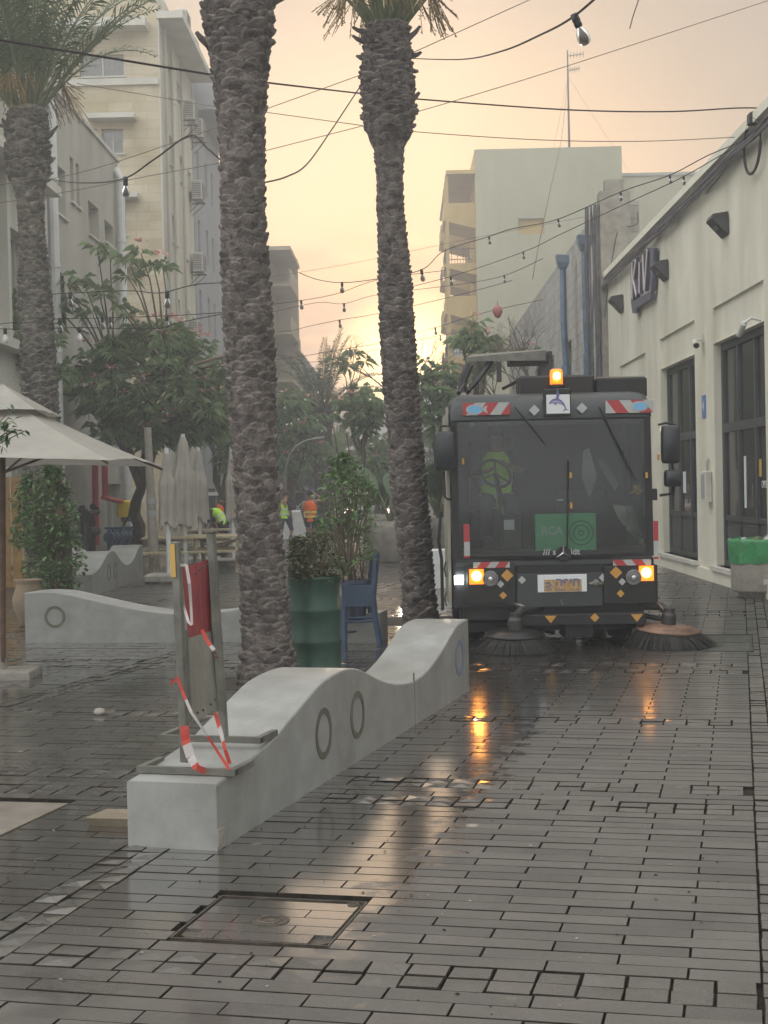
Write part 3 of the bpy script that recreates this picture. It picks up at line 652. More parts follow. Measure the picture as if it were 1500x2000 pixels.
# ---------- right: rough stone facade beyond
SO = Vector((5.14, 0, 0))+EW*37.2; SL = 33; SHh = 8.7
sb = thing('stone_ruin', 'rough grey stone block facade with cables, behind the sweeper', 'building', SO)
b = MB(); ops = []
for k in range(6):
    s = 2.2+k*5.1; ops.append((s, s+2.2, .4, 3.0)); ops.append((s+.1, s+2.0, 4.1, 6.0))
facade(b, (0, 0, 0), EW, RN, SL, SHh, ops, .5); shell(b, (0, 0, 0), EW, EWP, SL, 9, SHh-1.5)
facade(b, (0, 0, 0), EWP, -EW, .9, SHh, []); b.quad(Vector((0, 0, SHh)), EW*SL+Vector((0, 0, SHh)), EW*SL+EWP*.9+Vector((0, 0, SHh)), EWP*.9+Vector((0, 0, SHh)))
b.quad(EWP*.9, EWP*.9+EW*SL, EWP*.9+EW*SL+Vector((0, 0, SHh)), EWP*.9+Vector((0, 0, SHh)))
b.build('wall', M['stoneR'], sb)
for o_ in ops: window(sb, (0, 0, 0), EW, RN, o_, .5, 1, 0, M['framed'], M['panedark'])
b = MB(); T = local((0, 0, 0), EW, RN)
b.box(-.55, -.02, -.6, .15, 0, SHh+.15, T); b.box(-.45, -.1, -.45, .0, SHh+.15, SHh+.45, T); b.build('corner_pier', M['concrete'], sb)
b = MB()
for k in range(9):
    x = -.5+.07*k; pts = [T @ Vector((x+.10*noise.noise(Vector((h*.7, k*2.1, 0))), .2+.03*k+.06*noise.noise(Vector((h*.5, k*5., 3))), h)) for h in [i*.45 for i in range(2, 20)]]
    b.tube(pts, rnd.uniform(.012, .035), 5)
b.build('hanging_cables', M['grime'], sb)
for o_ in ops[::2]: b = MB(); b.box(o_[0]-.3, o_[1]+.3, .002, .35, o_[3]+.05, o_[3]+.16, T); b.build('lintel', M['concrete'], sb)
# two blue ducts
for px, pxb, ytop, ybase, Y, lab in ((1142, 1150, 462, 740, 38.5, 'tall blue metal duct with capped top nearer the cream building'), (1099, 1106, 500, 720, 43, 'tall blue metal duct with capped top, left of its twin')):
    t_ = at(px, ytop, Y); bb = at(pxb, ybase, Y); o = thing('vent_duct', lab, 'duct', (bb.x, bb.y, 0), 0, 'blue ducts on the stone facade')
    dx = t_.x-bb.x; b = MB(); k = Y*.0001
    zt = t_.z; b.tube([(0, 0, 0), (0, 0, zt*.62)], .13, 4); b.build('lower_duct', M['duct'], o)
    b = MB(); b.tube([(.0, 0, zt*.62), (dx*.4, 0, zt*.66), (dx, 0, zt*.76), (dx, 0, zt-.34)], .095, 4); b.build('upper_duct', M['duct'], o)
    b = MB(); b.add([(dx-.11, -.11, zt-.36), (dx+.11, -.11, zt-.36), (dx+.11, .11, zt-.36), (dx-.11, .11, zt-.36), (dx-.17, -.17, zt-.20), (dx+.17, -.17, zt-.20), (dx+.17, .17, zt-.20), (dx-.17, .17, zt-.20), (dx-.20, -.17, zt+.03), (dx+.17, -.17, zt), (dx+.17, .17, zt), (dx-.20, .17, zt+.03)],
                    [(3, 2, 1, 0)]+[(a+i, a+(i+1) % 4, a+4+(i+1) % 4, a+4+i) for a in (0, 4) for i in range(4)]+[(8, 9, 10, 11)]); b.build('cap', M['duct'], o)

# ---------- right: tall pale block with ochre balconies
YO = Vector((5.14, 0, 0))+EW*97.5; YH = 23.6
yb = thing('balcony_building', 'tall olive cream building with ochre street front and stacked balconies', 'building', YO)
b = MB(); o1 = [(ridge(YO, EWP, -EW, 1012, 1062, 427, 458))]
o1 = [(o[0], o[1], o[2], o[3]) for o in o1]
facade(b, (0, 0, 0), EWP, -EW, 9.6, YH, o1, .3); b.build('wall', M['wallY'], yb)
for o_ in o1: window(yb, (0, 0, 0), EWP, -EW, o_, .3, 0, 0, M['yellow'], M['yellow'], label='bricked-up ochre window')
b = MB(); yops = []
for fl in range(7):
    z = 1.0+fl*3.05
    for s in (1.2, 5.0, 9.0, 13.0): yops.append((s, s+1.5, z, z+2.1))
facade(b, (0, 0, 0), EW, RN, 17, YH, yops, .3); shell(b, (0, 0, 0), EW, EWP, 17, 9.6, YH); b.build('street_wall', M['yellow'], yb)
for o_ in yops[::1]: window(yb, (0, 0, 0), EW, RN, o_, .3, 1, 0, M['yellow'], M['pane'])
T = local((0, 0, 0), EW, RN)
b = MB(); b.box(-.2, 17, .002, 1.9, YH-1.6, YH-1.35, T); b.box(.0, 5, .002, 1.5, YH-1.6, YH-1.4+.0, T) if False else None; b.build('roof_canopy', M['yellow'], yb)
b = MB(); b.box(9.65-.0, 9.65, 0, 0, 0, 0) if False else None
for fl in range(7):
    z = 1.0+fl*3.05-.25
    for s in (.3, 8.4):
        q = MB(); q.prism([(0, z+.25), (2.1, z+.25), (2.1, z+.02), (0, z-.55)], s, s+4.6, 'x'); me = q
        for i, v in enumerate(me.v): me.v[i] = tuple(T @ Vector(v))
        bo = me.build('balcony', M['yellow'], yb)
        r_ = MB()
        if fl in (2, 3, 5) :
            for k in range(14):
                x = s+.05+k*.345; r_.tube([T @ Vector((x, 2.02, z+.25)), T @ Vector((x, 2.02, z+1.2))], .02, 4)
            for k in range(6):
                for x in (s+.05, s+4.55): r_.tube([T @ Vector((x, .1+k*.38, z+.25)), T @ Vector((x, .1+k*.38, z+1.2))], .02, 4)
            r_.tube([T @ Vector((s+.05, .05, z+1.2)), T @ Vector((s+.05, 2.02, z+1.2)), T @ Vector((s+4.55, 2.02, z+1.2)), T @ Vector((s+4.55, .05, z+1.2))], .03, 4)
            r_.build('railing', M['iron'], bo)
        else:
            r_.box(s, s+4.6, 1.95, 2.06, z+.25, z+1.15, T); r_.box(s, s+.1, .01, 1.95, z+.25, z+1.15, T); r_.build('parapet', M['yellow'], bo)
b = MB()
for x in (.32, 2.4, 4.8): b.box(x, x+.22, 1.75, 1.97, 0, YH-1.61, T)
b.build('balcony_columns', M['yellow'], yb)
# lower rear block beside it
YO2 = YO+EWP*9.62+EW*.5
y2 = thing('rear_block', 'lower olive cream block right of the balcony building', 'building', YO2)
h2 = at(1290, 344, 98).z; b = MB(); o2 = [ridge(YO2, EWP, -EW, 1240, 1275, 470, 500)]
facade(b, (0, 0, 0), EWP, -EW, 14, h2, o2, .3); shell(b, (0, 0, 0), EW, EWP, 12, 14, h2); b.build('wall', M['wallY'], y2)
for o_ in o2: window(y2, (0, 0, 0), EWP, -EW, o_, .3)
b = MB(); b.box(0, 14, .001, .06, h2-4.9, h2-4.82, local((0, 0, 0), EWP, -EW)); b.box(0, 14.05, -.2, .1, h2+.001, h2+.2, local((0, 0, 0), EWP, -EW)); b.build('string_course', M['wallA'], y2)
# antenna mast on the roof
a0 = at(1112, 300, 97.7+6); o = thing('antenna_mast', 'thin television antenna mast on the roof of the balcony building', 'antenna', (a0.x, a0.y, YH)); zt = at(1112, 98, 103.7).z-YH
b = MB(); b.tube([(0, 0, 0), (0, 0, zt)], [.09, .05], 6); b.build('mast', M['iron'], o)
b = MB()
for z_, ln in ((zt-.4, 1.1), (zt-1.4, .8)):
    b.tube([(0, 0, z_), (ln, 0, z_+.12)], .03, 4)
    for k in range(6): b.tube([(ln*k/5, -.4, z_+.12*k/5), (ln*k/5, .4, z_+.12*k/5)], .015, 3); b.tube([(ln*k/5, 0, z_+.12*k/5-.22), (ln*k/5, 0, z_+.12*k/5+.2)], .02, 3)
b.build('aerial', M['iron'], o)
b = MB()
for x_, y_ in ((-1.4, 0), (4.2, 1)): b.tube([(0, 0, zt-1.8), (x_, y_, 0)], .012, 3)
b.build('guy_wires', M['wire'], o)
# far right block beyond the balconies
for (px, Y0, Y1, top, lab, mm) in ((884, 118, 150, 640, 'dark far building at the end of the right side', 'wallC'), (868, 152, 215, 665, 'farthest block closing the right side of the street', 'wallD')):
    Oo = Vector((5.14, 0, 0))+EW*Y0; hh_ = at(px, top, Y0).z; o = thing('far_block', lab, 'building', Oo)
    b = MB(); q = []
    for fl in range(int(hh_/3)):
        for s in range(2, int(Y1-Y0)-3, 5): q.append((s, s+1.6, 1+fl*3, 2.5+fl*3))
    facade(b, (0, 0, 0), EW, RN, Y1-Y0, hh_, q, .25); facade(b, (0, 0, 0), EWP, -EW, 10, hh_, []); shell(b, (0, 0, 0), EW, EWP, Y1-Y0, 10, hh_); b.build('wall', M[mm], o)
    for o_ in q: window(o, (0, 0, 0), EW, RN, o_, .25)

# ---------- left side
LO0 = Vector((-8.26, 0, 0)); LN = EWP; LIN = -EWP
def LOf(Y): return LO0+EW*Y
def ac(parentless, P, u, n, lab, k=1.0):
    o = thing('air_conditioner', lab, 'air conditioner', P, 0, 'air conditioners hung on the left buildings'); o.matrix_world = local(P, u, n)
    b = MB(); b.bbox(-.45*k, .45*k, .12, .52, -.32*k, .32*k, .03); b.build('casing', M['ac'], o)
    b = MB(); b.box(-.36*k, .36*k, .521, .535, -.26*k, .26*k)
    b.box(-.455*k, -.451*k, .16, .48, -.26*k, .26*k); b.build('grille', M['acd'], o)
    b = MB()
    for z in range(7): b.box(-.46*k-.006, -.458*k, .15, .49, (-.24+z*.075)*k, (-.21+z*.075)*k)
    b.build('fins', M['ac'], o)
    for x in (-.35*k, .35*k): b = MB(); b.box(x-.02, x+.02, 0, .55, -.37*k, -.33*k); b.tube([(x, .02, -.75*k), (x, .5, -.38*k)], .015, 4); b.build('bracket', M['iron'], o)
def leftblock(name, lab, Y0, Y1, top_px, W, mm, street_ops, front_ops=[], front_mat=None, d=.25, mull=1, sill=None, pm=None, cornice=None):
    O = LOf(Y0); hh_ = at(*top_px).z; o = thing(name, lab, 'building', O)
    b = MB(); facade(b, (0, 0, 0), EW, LN, Y1-Y0, hh_, street_ops, d); shell(b, (0, 0, 0), EW, LIN, Y1-Y0, W, hh_)
    if not front_mat: facade(b, (0, 0, 0), LIN, -EW, W, hh_, front_ops, d)
    b.build('wall', M[mm], o)
    if front_mat: b = MB(); facade(b, (0, 0, 0), LIN, -EW, W, hh_, front_ops, d); b.build('stone_front', M[front_mat], o)
    for q in street_ops: window(o, (0, 0, 0), EW, LN, q, d, mull, 0, None, pm, sill)
    for q in front_ops: window(o, (0, 0, 0), LIN, -EW, q, d, 1, 0, None, pm, sill)
    return o, O, hh_
def lw(O, x0, x1, ya, yb): return ridge(O, EW, LN, x0, x1, ya, yb)
# nearest white block with pilasters and a terrace band
O = LOf(22); o, O, hz = leftblock('terrace_building', 'pale plastered building at the left edge with wide window bands', 22, 34.6, (60, -30, 32), 10, 'wallA0',
    [(7.4, 9.0, 9.2, 12.6), (9.3, 10.9, 9.2, 12.6), (7.4, 9.0, 5.2, 7.4), (9.3, 12.3, 5.2, 7.4), (7.6, 8.6, .2, 2.6), (9.4, 11.8, .9, 2.7), (3, 6, 5.2, 7.4), (3, 6, 9.2, 12.6)], d=.35, mull=2)
T = local((0, 0, 0), EW, LN); b = MB(); b.box(0, 12.3, .002, .55, 8.5, 8.72, T); b.box(0, 12.5, .002, .35, 4.7, 4.9, T)
for s in (7.15, 9.03, 11.0, 12.35): b.box(s, s+.22, .003, .14, 4.92, 8.48, T); b.box(s, s+.22, .003, .14, 8.74, hz-.1, T)
b.build('bands_and_pilasters', M['trim'], o)
# A: grey plaster
AO = LOf(34.75)
Aops = [lw(AO, 105, 127, 315, 410), lw(AO, 136, 143, 305, 390), lw(AO, 148, 154, 317, 400), lw(AO, 172, 192, 390, 455), lw(AO, 204, 221, 428, 470), lw(AO, 158, 171, 608, 640)]
doorA = lw(AO, 208, 236, 945, 1080); doorA = (doorA[0], doorA[1], .02, doorA[3]); Aops.append(doorA)
o, O, hA = leftblock('plaster_house', 'plain grey plastered building with drainpipes left of the stone one', 34.75, 44.2, (190, 268, 41.0), 9, 'wallA', Aops, d=.3, sill=1)
T = local((0, 0, 0), EW, LN); b = MB(); b.box(-.05, 9.5, -.25, .06, hA+.001, hA+.12, T); b.build('parapet_cap', M['trim'], o)
for s, r in ((.25, .13), (8.9, .12)):
    b = MB(); b.tube([T @ Vector((s, .18, .1)), T @ Vector((s, .18, hA-.6)), T @ Vector((s, .02, hA-.3))], r, 10)
    for z in range(1, 11, 2): b.tube([T @ Vector((s, .18, z)), T @ Vector((s, .18, z+.1))], r*1.18, 10)
    b.build('drainpipe', M['white'], o)
b = MB(); b.tube([T @ Vector((.62, .1, z)) for z in (2.5, 5, 7.1)]+[T @ Vector((.8, .22, 6.9)), T @ Vector((.85, .25, 5.6))], .05, 6); b.build('black_conduit', M['cable'], o)
# B: stone-clad tall building
BO = LOf(52.3); hB = at(355, 18, 53.5).z
def fb(x0, x1, ya, yb): return ridge(BO, LIN, -EW, x0, x1, ya, yb)
Bf = [fb(155, 242, 108, 150), fb(198, 240, 252, 300), fb(233, 246, 405, 458), fb(196, 240, 540, 590), fb(150, 190, 252, 300)]
def bs(x0, x1, ya, yb): return lw(BO, x0, x1, ya, yb)
Bs = []
for (x0, x1, ya, yb) in ((328, 336, 125, 185), (330, 339, 262, 318), (351, 358, 302, 352), (336, 345, 418, 470), (358, 365, 450, 500), (343, 352, 580, 640), (363, 370, 602, 640), (366, 373, 330, 370), (376, 381, 618, 655), (345, 352, 158, 190), (346, 353, 700, 760), (364, 371, 710, 765), (348, 355, 830, 885)):
    q = bs(x0, x1, ya, yb)
    if not any(q[0] < z[1]+.1 and q[1] > z[0]-.1 and q[2] < z[3]+.1 and q[3] > z[2]-.1 for z in Bs): Bs.append(q)
bo, O, hB = leftblock('stone_apartment_building', 'tall cream stone apartment building with window air conditioners', 52.3, 60.5, (330, -25, 52.6), 13, 'wallB', Bs, Bf, 'stoneB', d=.22, sill=1)
T = local((0, 0, 0), LIN, -EW); b = MB()
for q in Bf[:1]: pass
hb1 = sh(BO, LIN, -EW, 300, 150)[1]; hb2 = sh(BO, LIN, -EW, 300, 45)[1]
b.box(0, 13, .002, .12, hb1-.28, hb1-.05, T); b.box(.3, 13, .002, .8, hb2-.3, hb2+.0, T); b.box(.0, 13.1, -.3, .15, hB+.001, hB+.25, T)
for q in Bf[1:4]: b.box(q[0]-.5, q[1]+.4, .002, .6, q[3]+.25, q[3]+.42, T)
b.build('ledges', M['trim'], bo)
b = MB(); T2 = local((0, 0, 0), EW, LN); b.box(-.1, 8.3, .002, .9, hB-1.2, hB-.95, T2); b.box(.0, .35, .002, .05, 0, hB-1.21, T2); b.build('eaves', M['trim'], bo)
b = MB()
for s, y in ((.9, .1), (2.4, .1), (4.7, .12)): b.tube([T2 @ Vector((s, y, .2)), T2 @ Vector((s, y, hB-1.3))], .05, 6)
b.tube([T @ Vector((2.6, .06, 0.3)), T @ Vector((2.6, .06, hb1-3))], .06, 6)
b.build('downpipes', M['wallA'], bo)
nm = ['topmost', 'second from the top', 'third from the top', 'fourth from the top', 'fifth from the top', 'sixth from the top', 'seventh from the top', 'lowest']
for i, (px, py) in enumerate(((342, 45), (360, 97), (357, 220), (374, 255), (372, 375), (374, 515), (364, 645))):
    s, h = sh(BO, EW, LN, px, py); ac(0, BO+EW*s+Vector((0, 0, h)), EW, LN, 'beige air conditioner on the tall stone building, '+nm[i], 1.15)
# C: blue grey
CO = LOf(60.7); Cs = []
for fl in range(6):
    z = at(437, 250, 67).z-3.6-fl*2.9
    for s in (1.0, 3.6, 5.6): Cs.append((s, s+.7, z, z+1.5))
co, O, hC = leftblock('grey_apartment_building', 'blue-grey apartment building behind the tall stone one', 60.7, 69.5, (395, 150, 61), 12, 'wallC', Cs, d=.2)
T = local((0, 0, 0), EW, LN); b = MB(); b.box(.8, 8.8, .002, 1.0, hC-1.2, hC-.001, T); b.build('roof_overhang', M['wallC'], co)
# D... farther blocks
def grid(Lx, hh_, dy=3.0, st=3.2, w_=1.3, z0=1.0): return [(s, s+w_, z0+f*dy, z0+f*dy+1.5) for f in range(int((hh_-1)/dy)) for s in [1+st*k for k in range(int((Lx-2)/st))]]
for Y0, Y1, tp, mm, lab in ((70, 92, (500, 470, 92), 'wallA', 'grey building hidden behind the near palm'), (92.3, 101, (540, 492, 93), 'wallD', 'far slab with open balconies against the glow'), (103, 113, (565, 580, 104), 'wallB', 'far building stepping down, second against the glow'), (113.5, 124, (580, 640, 114), 'wallD', 'far building third against the glow'), (125, 160, (592, 690, 126), 'wallC', 'farthest low building at the left end of the street')):
    hh_ = at(*tp).z; gg = grid(Y1-Y0, hh_)
    o, O, _ = leftblock('far_apartment_block', lab, Y0, Y1, tp, 12, mm, gg, d=.2)
    if Y0 == 92.3:
        T = local((0, 0, 0), EW, LN); b = MB()
        for f in range(int(hh_/3.0)): b.box(1.2, 8, .002, 1.5, 2.4+f*3, 2.6+f*3, T); b.box(1.2, 8, 1.4, 1.5, 2.6+f*3, 3.5+f*3, T)
        b.box(7.6, 8, .01, 1.5, 0, hh_+.6, T); b.box(0, 8.2, -2, 1.6, hh_+.002, hh_+.25, T); b.build('balcony_stack', M['wallD'], o)
# blocks closing the street
for px0, px1, py, Y, lab in ((725, 772, 785, 190, 'pale low building closing the street left of the palm trunk'), (812, 862, 752, 175, 'pale low building closing the street right of the palm trunk'), (640, 722, 880, 160, 'white building seen low between the trees')):
    a = at(px0, py, Y); c = at(px1, py, Y); o = thing('closing_building', lab, 'building', (a.x, Y, 0)); Lx = c.x-a.x
    b = MB(); gg = [(1+k*2.2, 2.2+k*2.2, .8+f*2.8, 2.0+f*2.8) for f in range(max(1, int(a.z/2.9))) for k in range(max(1, int((Lx-1.4)/2.2)))]
    X = Vector((1, 0, 0)); NY = Vector((0, -1, 0)); facade(b, (0, 0, 0), X, NY, Lx, a.z, gg, .2); b.box(0, Lx, .8, 10, 0, a.z-.002); b.build('wall', M['white'], o)
    for q in gg: window(o, (0, 0, 0), X, NY, q, .2)

# ================================================================== PALMS
def frond(leaf, stem, p0, d0, Ln, droop, nl=34, ll=.34, width=.018, side=None):
    d = Vector(d0).normalized(); p = Vector(p0); pts = [p.copy()]; dirs = [d.copy()]; n = 14; st = Ln/n
    for i in range(n):
        d = (d+Vector((0, 0, -droop*(.3+i/n)))).normalized(); p = p+d*st; pts.append(p.copy()); dirs.append(d.copy())
    stem.tube(pts, [.020*(1-.8*i/n)*max(.6, Ln/2.4) for i in range(n+1)], 4, False)
    for k in range(nl):
        t = .22+.78*k/nl; f = t*n; i = min(int(f), n-1); q = pts[i].lerp(pts[i+1], f-i); dd = dirs[i]
        s = dd.cross(Vector((0, 0, 1)));
        if s.length < .05: s = Vector((1, 0, 0))
        s.normalize(); u = s.cross(dd)
        l_ = ll*(math.sin(math.pi*min(1, .15+t*.85))*.75+.3)*rnd.uniform(.8, 1.1)
        for sg_ in (-1, 1):
            v = (s*sg_*rnd.uniform(.7, 1)+dd*rnd.uniform(.55, .9)+u*rnd.uniform(.0, .5)).normalized(); e = q+v*l_+Vector((0, 0, -l_*.25)); m_ = q+v*l_*.5
            wv = dd*width
            leaf.add([q-wv*.6, m_-wv, e, m_+wv], [(0, 1, 2, 3)])
def palm(lab, prof, Y, mt, frond_n=34, seed=1, frond_l=2.6, mn='palm_tree', visible_top=True, ringh=.075, grp='date palms along the street', scale_amp=1.0, droopk=1.0, dense=34):
    """prof: list of (py, px_centre, r_px)"""
    global rnd; keep = rnd; rnd = random.Random(seed)
    P3 = []
    for py, px, rp in prof:
        c = at(px, py, Y); P3.append((c.z, c.x, rp*Y/FP))
    P3.sort(); base = P3[0]; o = thing(mn, lab, 'palm tree', (base[1], Y, 0), 0, grp)
    z0 = 0; zt = P3[-1][0]
    def itp(z):
        if z <= P3[0][0]: return P3[0][1], P3[0][2]*(1+.0*(P3[0][0]-z))
        for a, b in zip(P3[:-1], P3[1:]):
            if a[0] <= z <= b[0]:
                t = (z-a[0])/(b[0]-a[0]); return a[1]+(b[1]-a[1])*t, a[2]+(b[2]-a[2])*t
        return P3[-1][1], P3[-1][2]
    b = MB(); core = []; z = -.03; n = 20
    while z < zt+.05:
        cx, r = itp(max(z, P3[0][0])); core.append((z, cx, r*.90)); z += .08
    vs = [(cx-base[1]+r*math.cos(2*math.pi*j/n), r*math.sin(2*math.pi*j/n), z) for z, cx, r in core for j in range(n)]
    b.add(vs, [(i*n+j, i*n+(j+1) % n, (i+1)*n+(j+1) % n, (i+1)*n+j) for i in range(len(core)-1) for j in range(n)])
    z = -.02; k = 0; per = 9
    while z < zt:
        cx, r = itp(max(z, P3[0][0])); rh = ringh*(.8+.25*noise.noise(Vector((z*2, seed, 0))))
        for q in range(per):
            a0 = 2*math.pi*(q+.5*(k % 2)+rnd.uniform(-.18, .18))/per+z*.35; hw_ = 2*math.pi/per*rnd.uniform(.50, .72); dz = rnd.uniform(-.35, .35)*rh; pj = r*rnd.uniform(.02, .13)*scale_amp; tl = rnd.uniform(-.3, .3)*rh
            g_ = []
            for zz, rr_, e_ in ((-rh*1.0, .90, 0), (-rh*.35, .955, .35), (rh*.18, .985, .9), (rh*.42, .97, 1), (rh*.50, .88, .2)):
                for c in range(6):
                    t = c/5*2-1; a = a0+t*hw_*(1-.18*e_); bell = (1-abs(t)**2.5)
                    rad = r*rr_+pj*e_*(.35+.65*bell)+r*.03*noise.noise(Vector((a*4, z*9+zz*20, seed)))-r*.05*(1-bell)*e_
                    g_.append((cx-base[1]+rad*math.cos(a), rad*math.sin(a), max(-.03, z+dz+zz-rh*.38*t*t+tl*t+.014*noise.noise(Vector((a*7, z*5, e_*3+seed))))))
            b.add(g_, [(y_*6+c, y_*6+c+1, (y_+1)*6+c+1, (y_+1)*6+c) for y_ in range(4) for c in range(5)])
        z += rh; k += 1
    t = b.build('trunk', M[mt], o)
    # cut leaf bases sticking out where the trunk swells
    b = MB(); zb = zt-1.25
    for k in range(90 if visible_top else 40):
        zz = zb+rnd.random()**.8*1.2; cx, r = itp(zz); a = rnd.uniform(0, 6.283); ln = rnd.uniform(.02, .07) if rnd.random() < .88 else rnd.uniform(.10, .22)
        p = Vector((cx-base[1]+math.cos(a)*r*.86, math.sin(a)*r*.86, zz)); d = Vector((math.cos(a), math.sin(a), rnd.uniform(-.2, .9))).normalized()
        b.tube([p, p+d*(r*.12+ln*.6), p+d*(r*.12+ln)+Vector((0, 0, ln*.15))], [.045, .03, .018], 5)
    b.build('leaf_bases', M[mt], o)
    lf = MB(); st = MB(); dl = MB(); ds = MB(); cx, r = itp(zt)
    for k in range(frond_n):
        a = k*2.399+rnd.uniform(-.2, .2); el = rnd.uniform(.88, 1.42) if visible_top and k > 5 else (1.4 if k <= 5 else rnd.uniform(.15, 1.35))
        d = Vector((math.cos(a)*math.cos(el), math.sin(a)*math.cos(el), math.sin(el))); p = Vector((cx-base[1]+math.cos(a)*r*.5, math.sin(a)*r*.5, zt-.25+el*.15))
        if rnd.random() < (.97 if visible_top else .86): frond(lf, st, p, d, frond_l*rnd.uniform(.85, 1.1), .085*droopk*rnd.uniform(.8, 1.3), dense, .36*frond_l/2.6)
        else: frond(dl, ds, p, Vector((d.x, d.y, 1.1 if visible_top else .15)), frond_l*(.5 if visible_top else .7), .2, 26, .28)
    st.build('frond_stems', M['stem'], o); lf.build('fronds', M['frond'], o); 
    if dl.v: ds.build('dead_frond_stems', M['palm'], o); dl.build('dead_fronds', M['dryfrond'], o)
    # fruit stalks
    b = MB()
    for k in range(26):
        a = rnd.uniform(0, 6.283); p = Vector((cx-base[1], 0, zt+.1)); e1 = p+Vector((math.cos(a)*.55, math.sin(a)*.55, .35)); 
        for q in range(5):
            e = e1+Vector((rnd.uniform(-.2, .2)+math.cos(a)*.2, rnd.uniform(-.2, .2)+math.sin(a)*.2, -rnd.uniform(.2, .6))); b.tube([p, e1, e], .006, 3, False)
            for _ in range(5): c = e1.lerp(e, rnd.uniform(.3, 1)); b.lathe([(0, -.012), (.011, 0), (0, .012)], 4, c+Vector((rnd.uniform(-.02, .02), 0, 0)))
    b.build('fruit_stalks', M['dryfrond'], o)
    rnd = keep; return o
palm('thick palm nearest the camera, its trunk rising behind the white bench out of the frame',
     [(1338, 522, 64), (1315, 523, 62), (1290, 524, 56), (1265, 522, 50), (1230, 519, 47), (1150, 515, 47), (1050, 508, 44), (900, 497, 44), (700, 489, 49), (500, 478, 47), (400, 474, 43), (300, 474, 44), (250, 472, 46), (200, 470, 50), (120, 468, 58), (60, 466, 66), (0, 468, 68), (-180, 466, 64)], 12.95, 'palm', 30, 3, 3.0)
palm('palm standing just left of the sweeper with its crown at the top of the photo',
     [(1222, 822, 40), (1195, 820, 36), (1150, 817, 33), (1050, 809, 34), (950, 798, 36), (850, 791, 34), (750, 782, 35), (650, 776, 35), (550, 771, 33), (500, 769, 31), (430, 764, 27), (350, 761, 26), (285, 760, 30), (250, 760, 48), (190, 758, 53), (130, 756, 50), (80, 757, 44), (50, 757, 42)], 18.69, 'palm', 44, 5, 3.0)
palm('grey palm behind the ivy at the left edge, crown over the plastered houses',
     [(1185, 93, 40), (1100, 92, 38), (1000, 86, 38), (900, 82, 37), (760, 78, 36), (690, 74, 34), (600, 69, 34), (500, 65, 28), (450, 62, 25), (375, 58, 27), (340, 55, 40), (300, 54, 43), (240, 53, 40), (215, 53, 38)], 23.3, 'palm_grey', 44, 8, 3.1)
palm('distant bushy palm in the middle of the street', [(1010, 632, 17), (950, 632, 17), (880, 628, 19), (850, 626, 22), (820, 626, 26), (790, 626, 27)], 62, 'palm', 60, 11, 3.1, visible_top=False, ringh=.16, droopk=1.25, dense=40)
palm('second distant palm low behind the green drum', [(1010, 655, 9), (930, 655, 9), (890, 655, 12)], 95, 'palm', 44, 17, 3.4, visible_top=False, ringh=.2, droopk=1.3, dense=30)

# ================================================================== TREES AND PLANTS
def blade(mb, p, d, ln, wd, droop=.5):
    """one drooping leaf of two folded quads"""
    d = Vector(d).normalized(); s = d.cross(Vector((0, 0, 1)))
    if s.length < .05: s = Vector((1, 0, 0))
    s.normalize(); s = (s+Vector((rnd.uniform(-.4, .4), rnd.uniform(-.4, .4), rnd.uniform(-.5, .5)))).normalized()
    m = p+d*ln*.45; e = m+(d+Vector((0, 0, -droop))).normalized()*ln*.55
    mb.add([p, m-s*wd, e, m+s*wd], [(0, 1, 2), (0, 2, 3)])
def limb(mb, a, b, r0, r1, wob=.15, n=5):
    pts = []; a = Vector(a); b = Vector(b); l_ = (b-a).length
    for i in range(n+1):
        t = i/n; w_ = wob*l_*math.sin(math.pi*t)
        pts.append(a.lerp(b, t)+Vector((noise.noise(a+Vector((t*2, 1, 0)))*w_, noise.noise(b+Vector((0, t*2, 5)))*w_, w_*.3)))
    mb.tube(pts, [r0+(r1-r0)*i/n for i in range(n+1)], 6); return pts
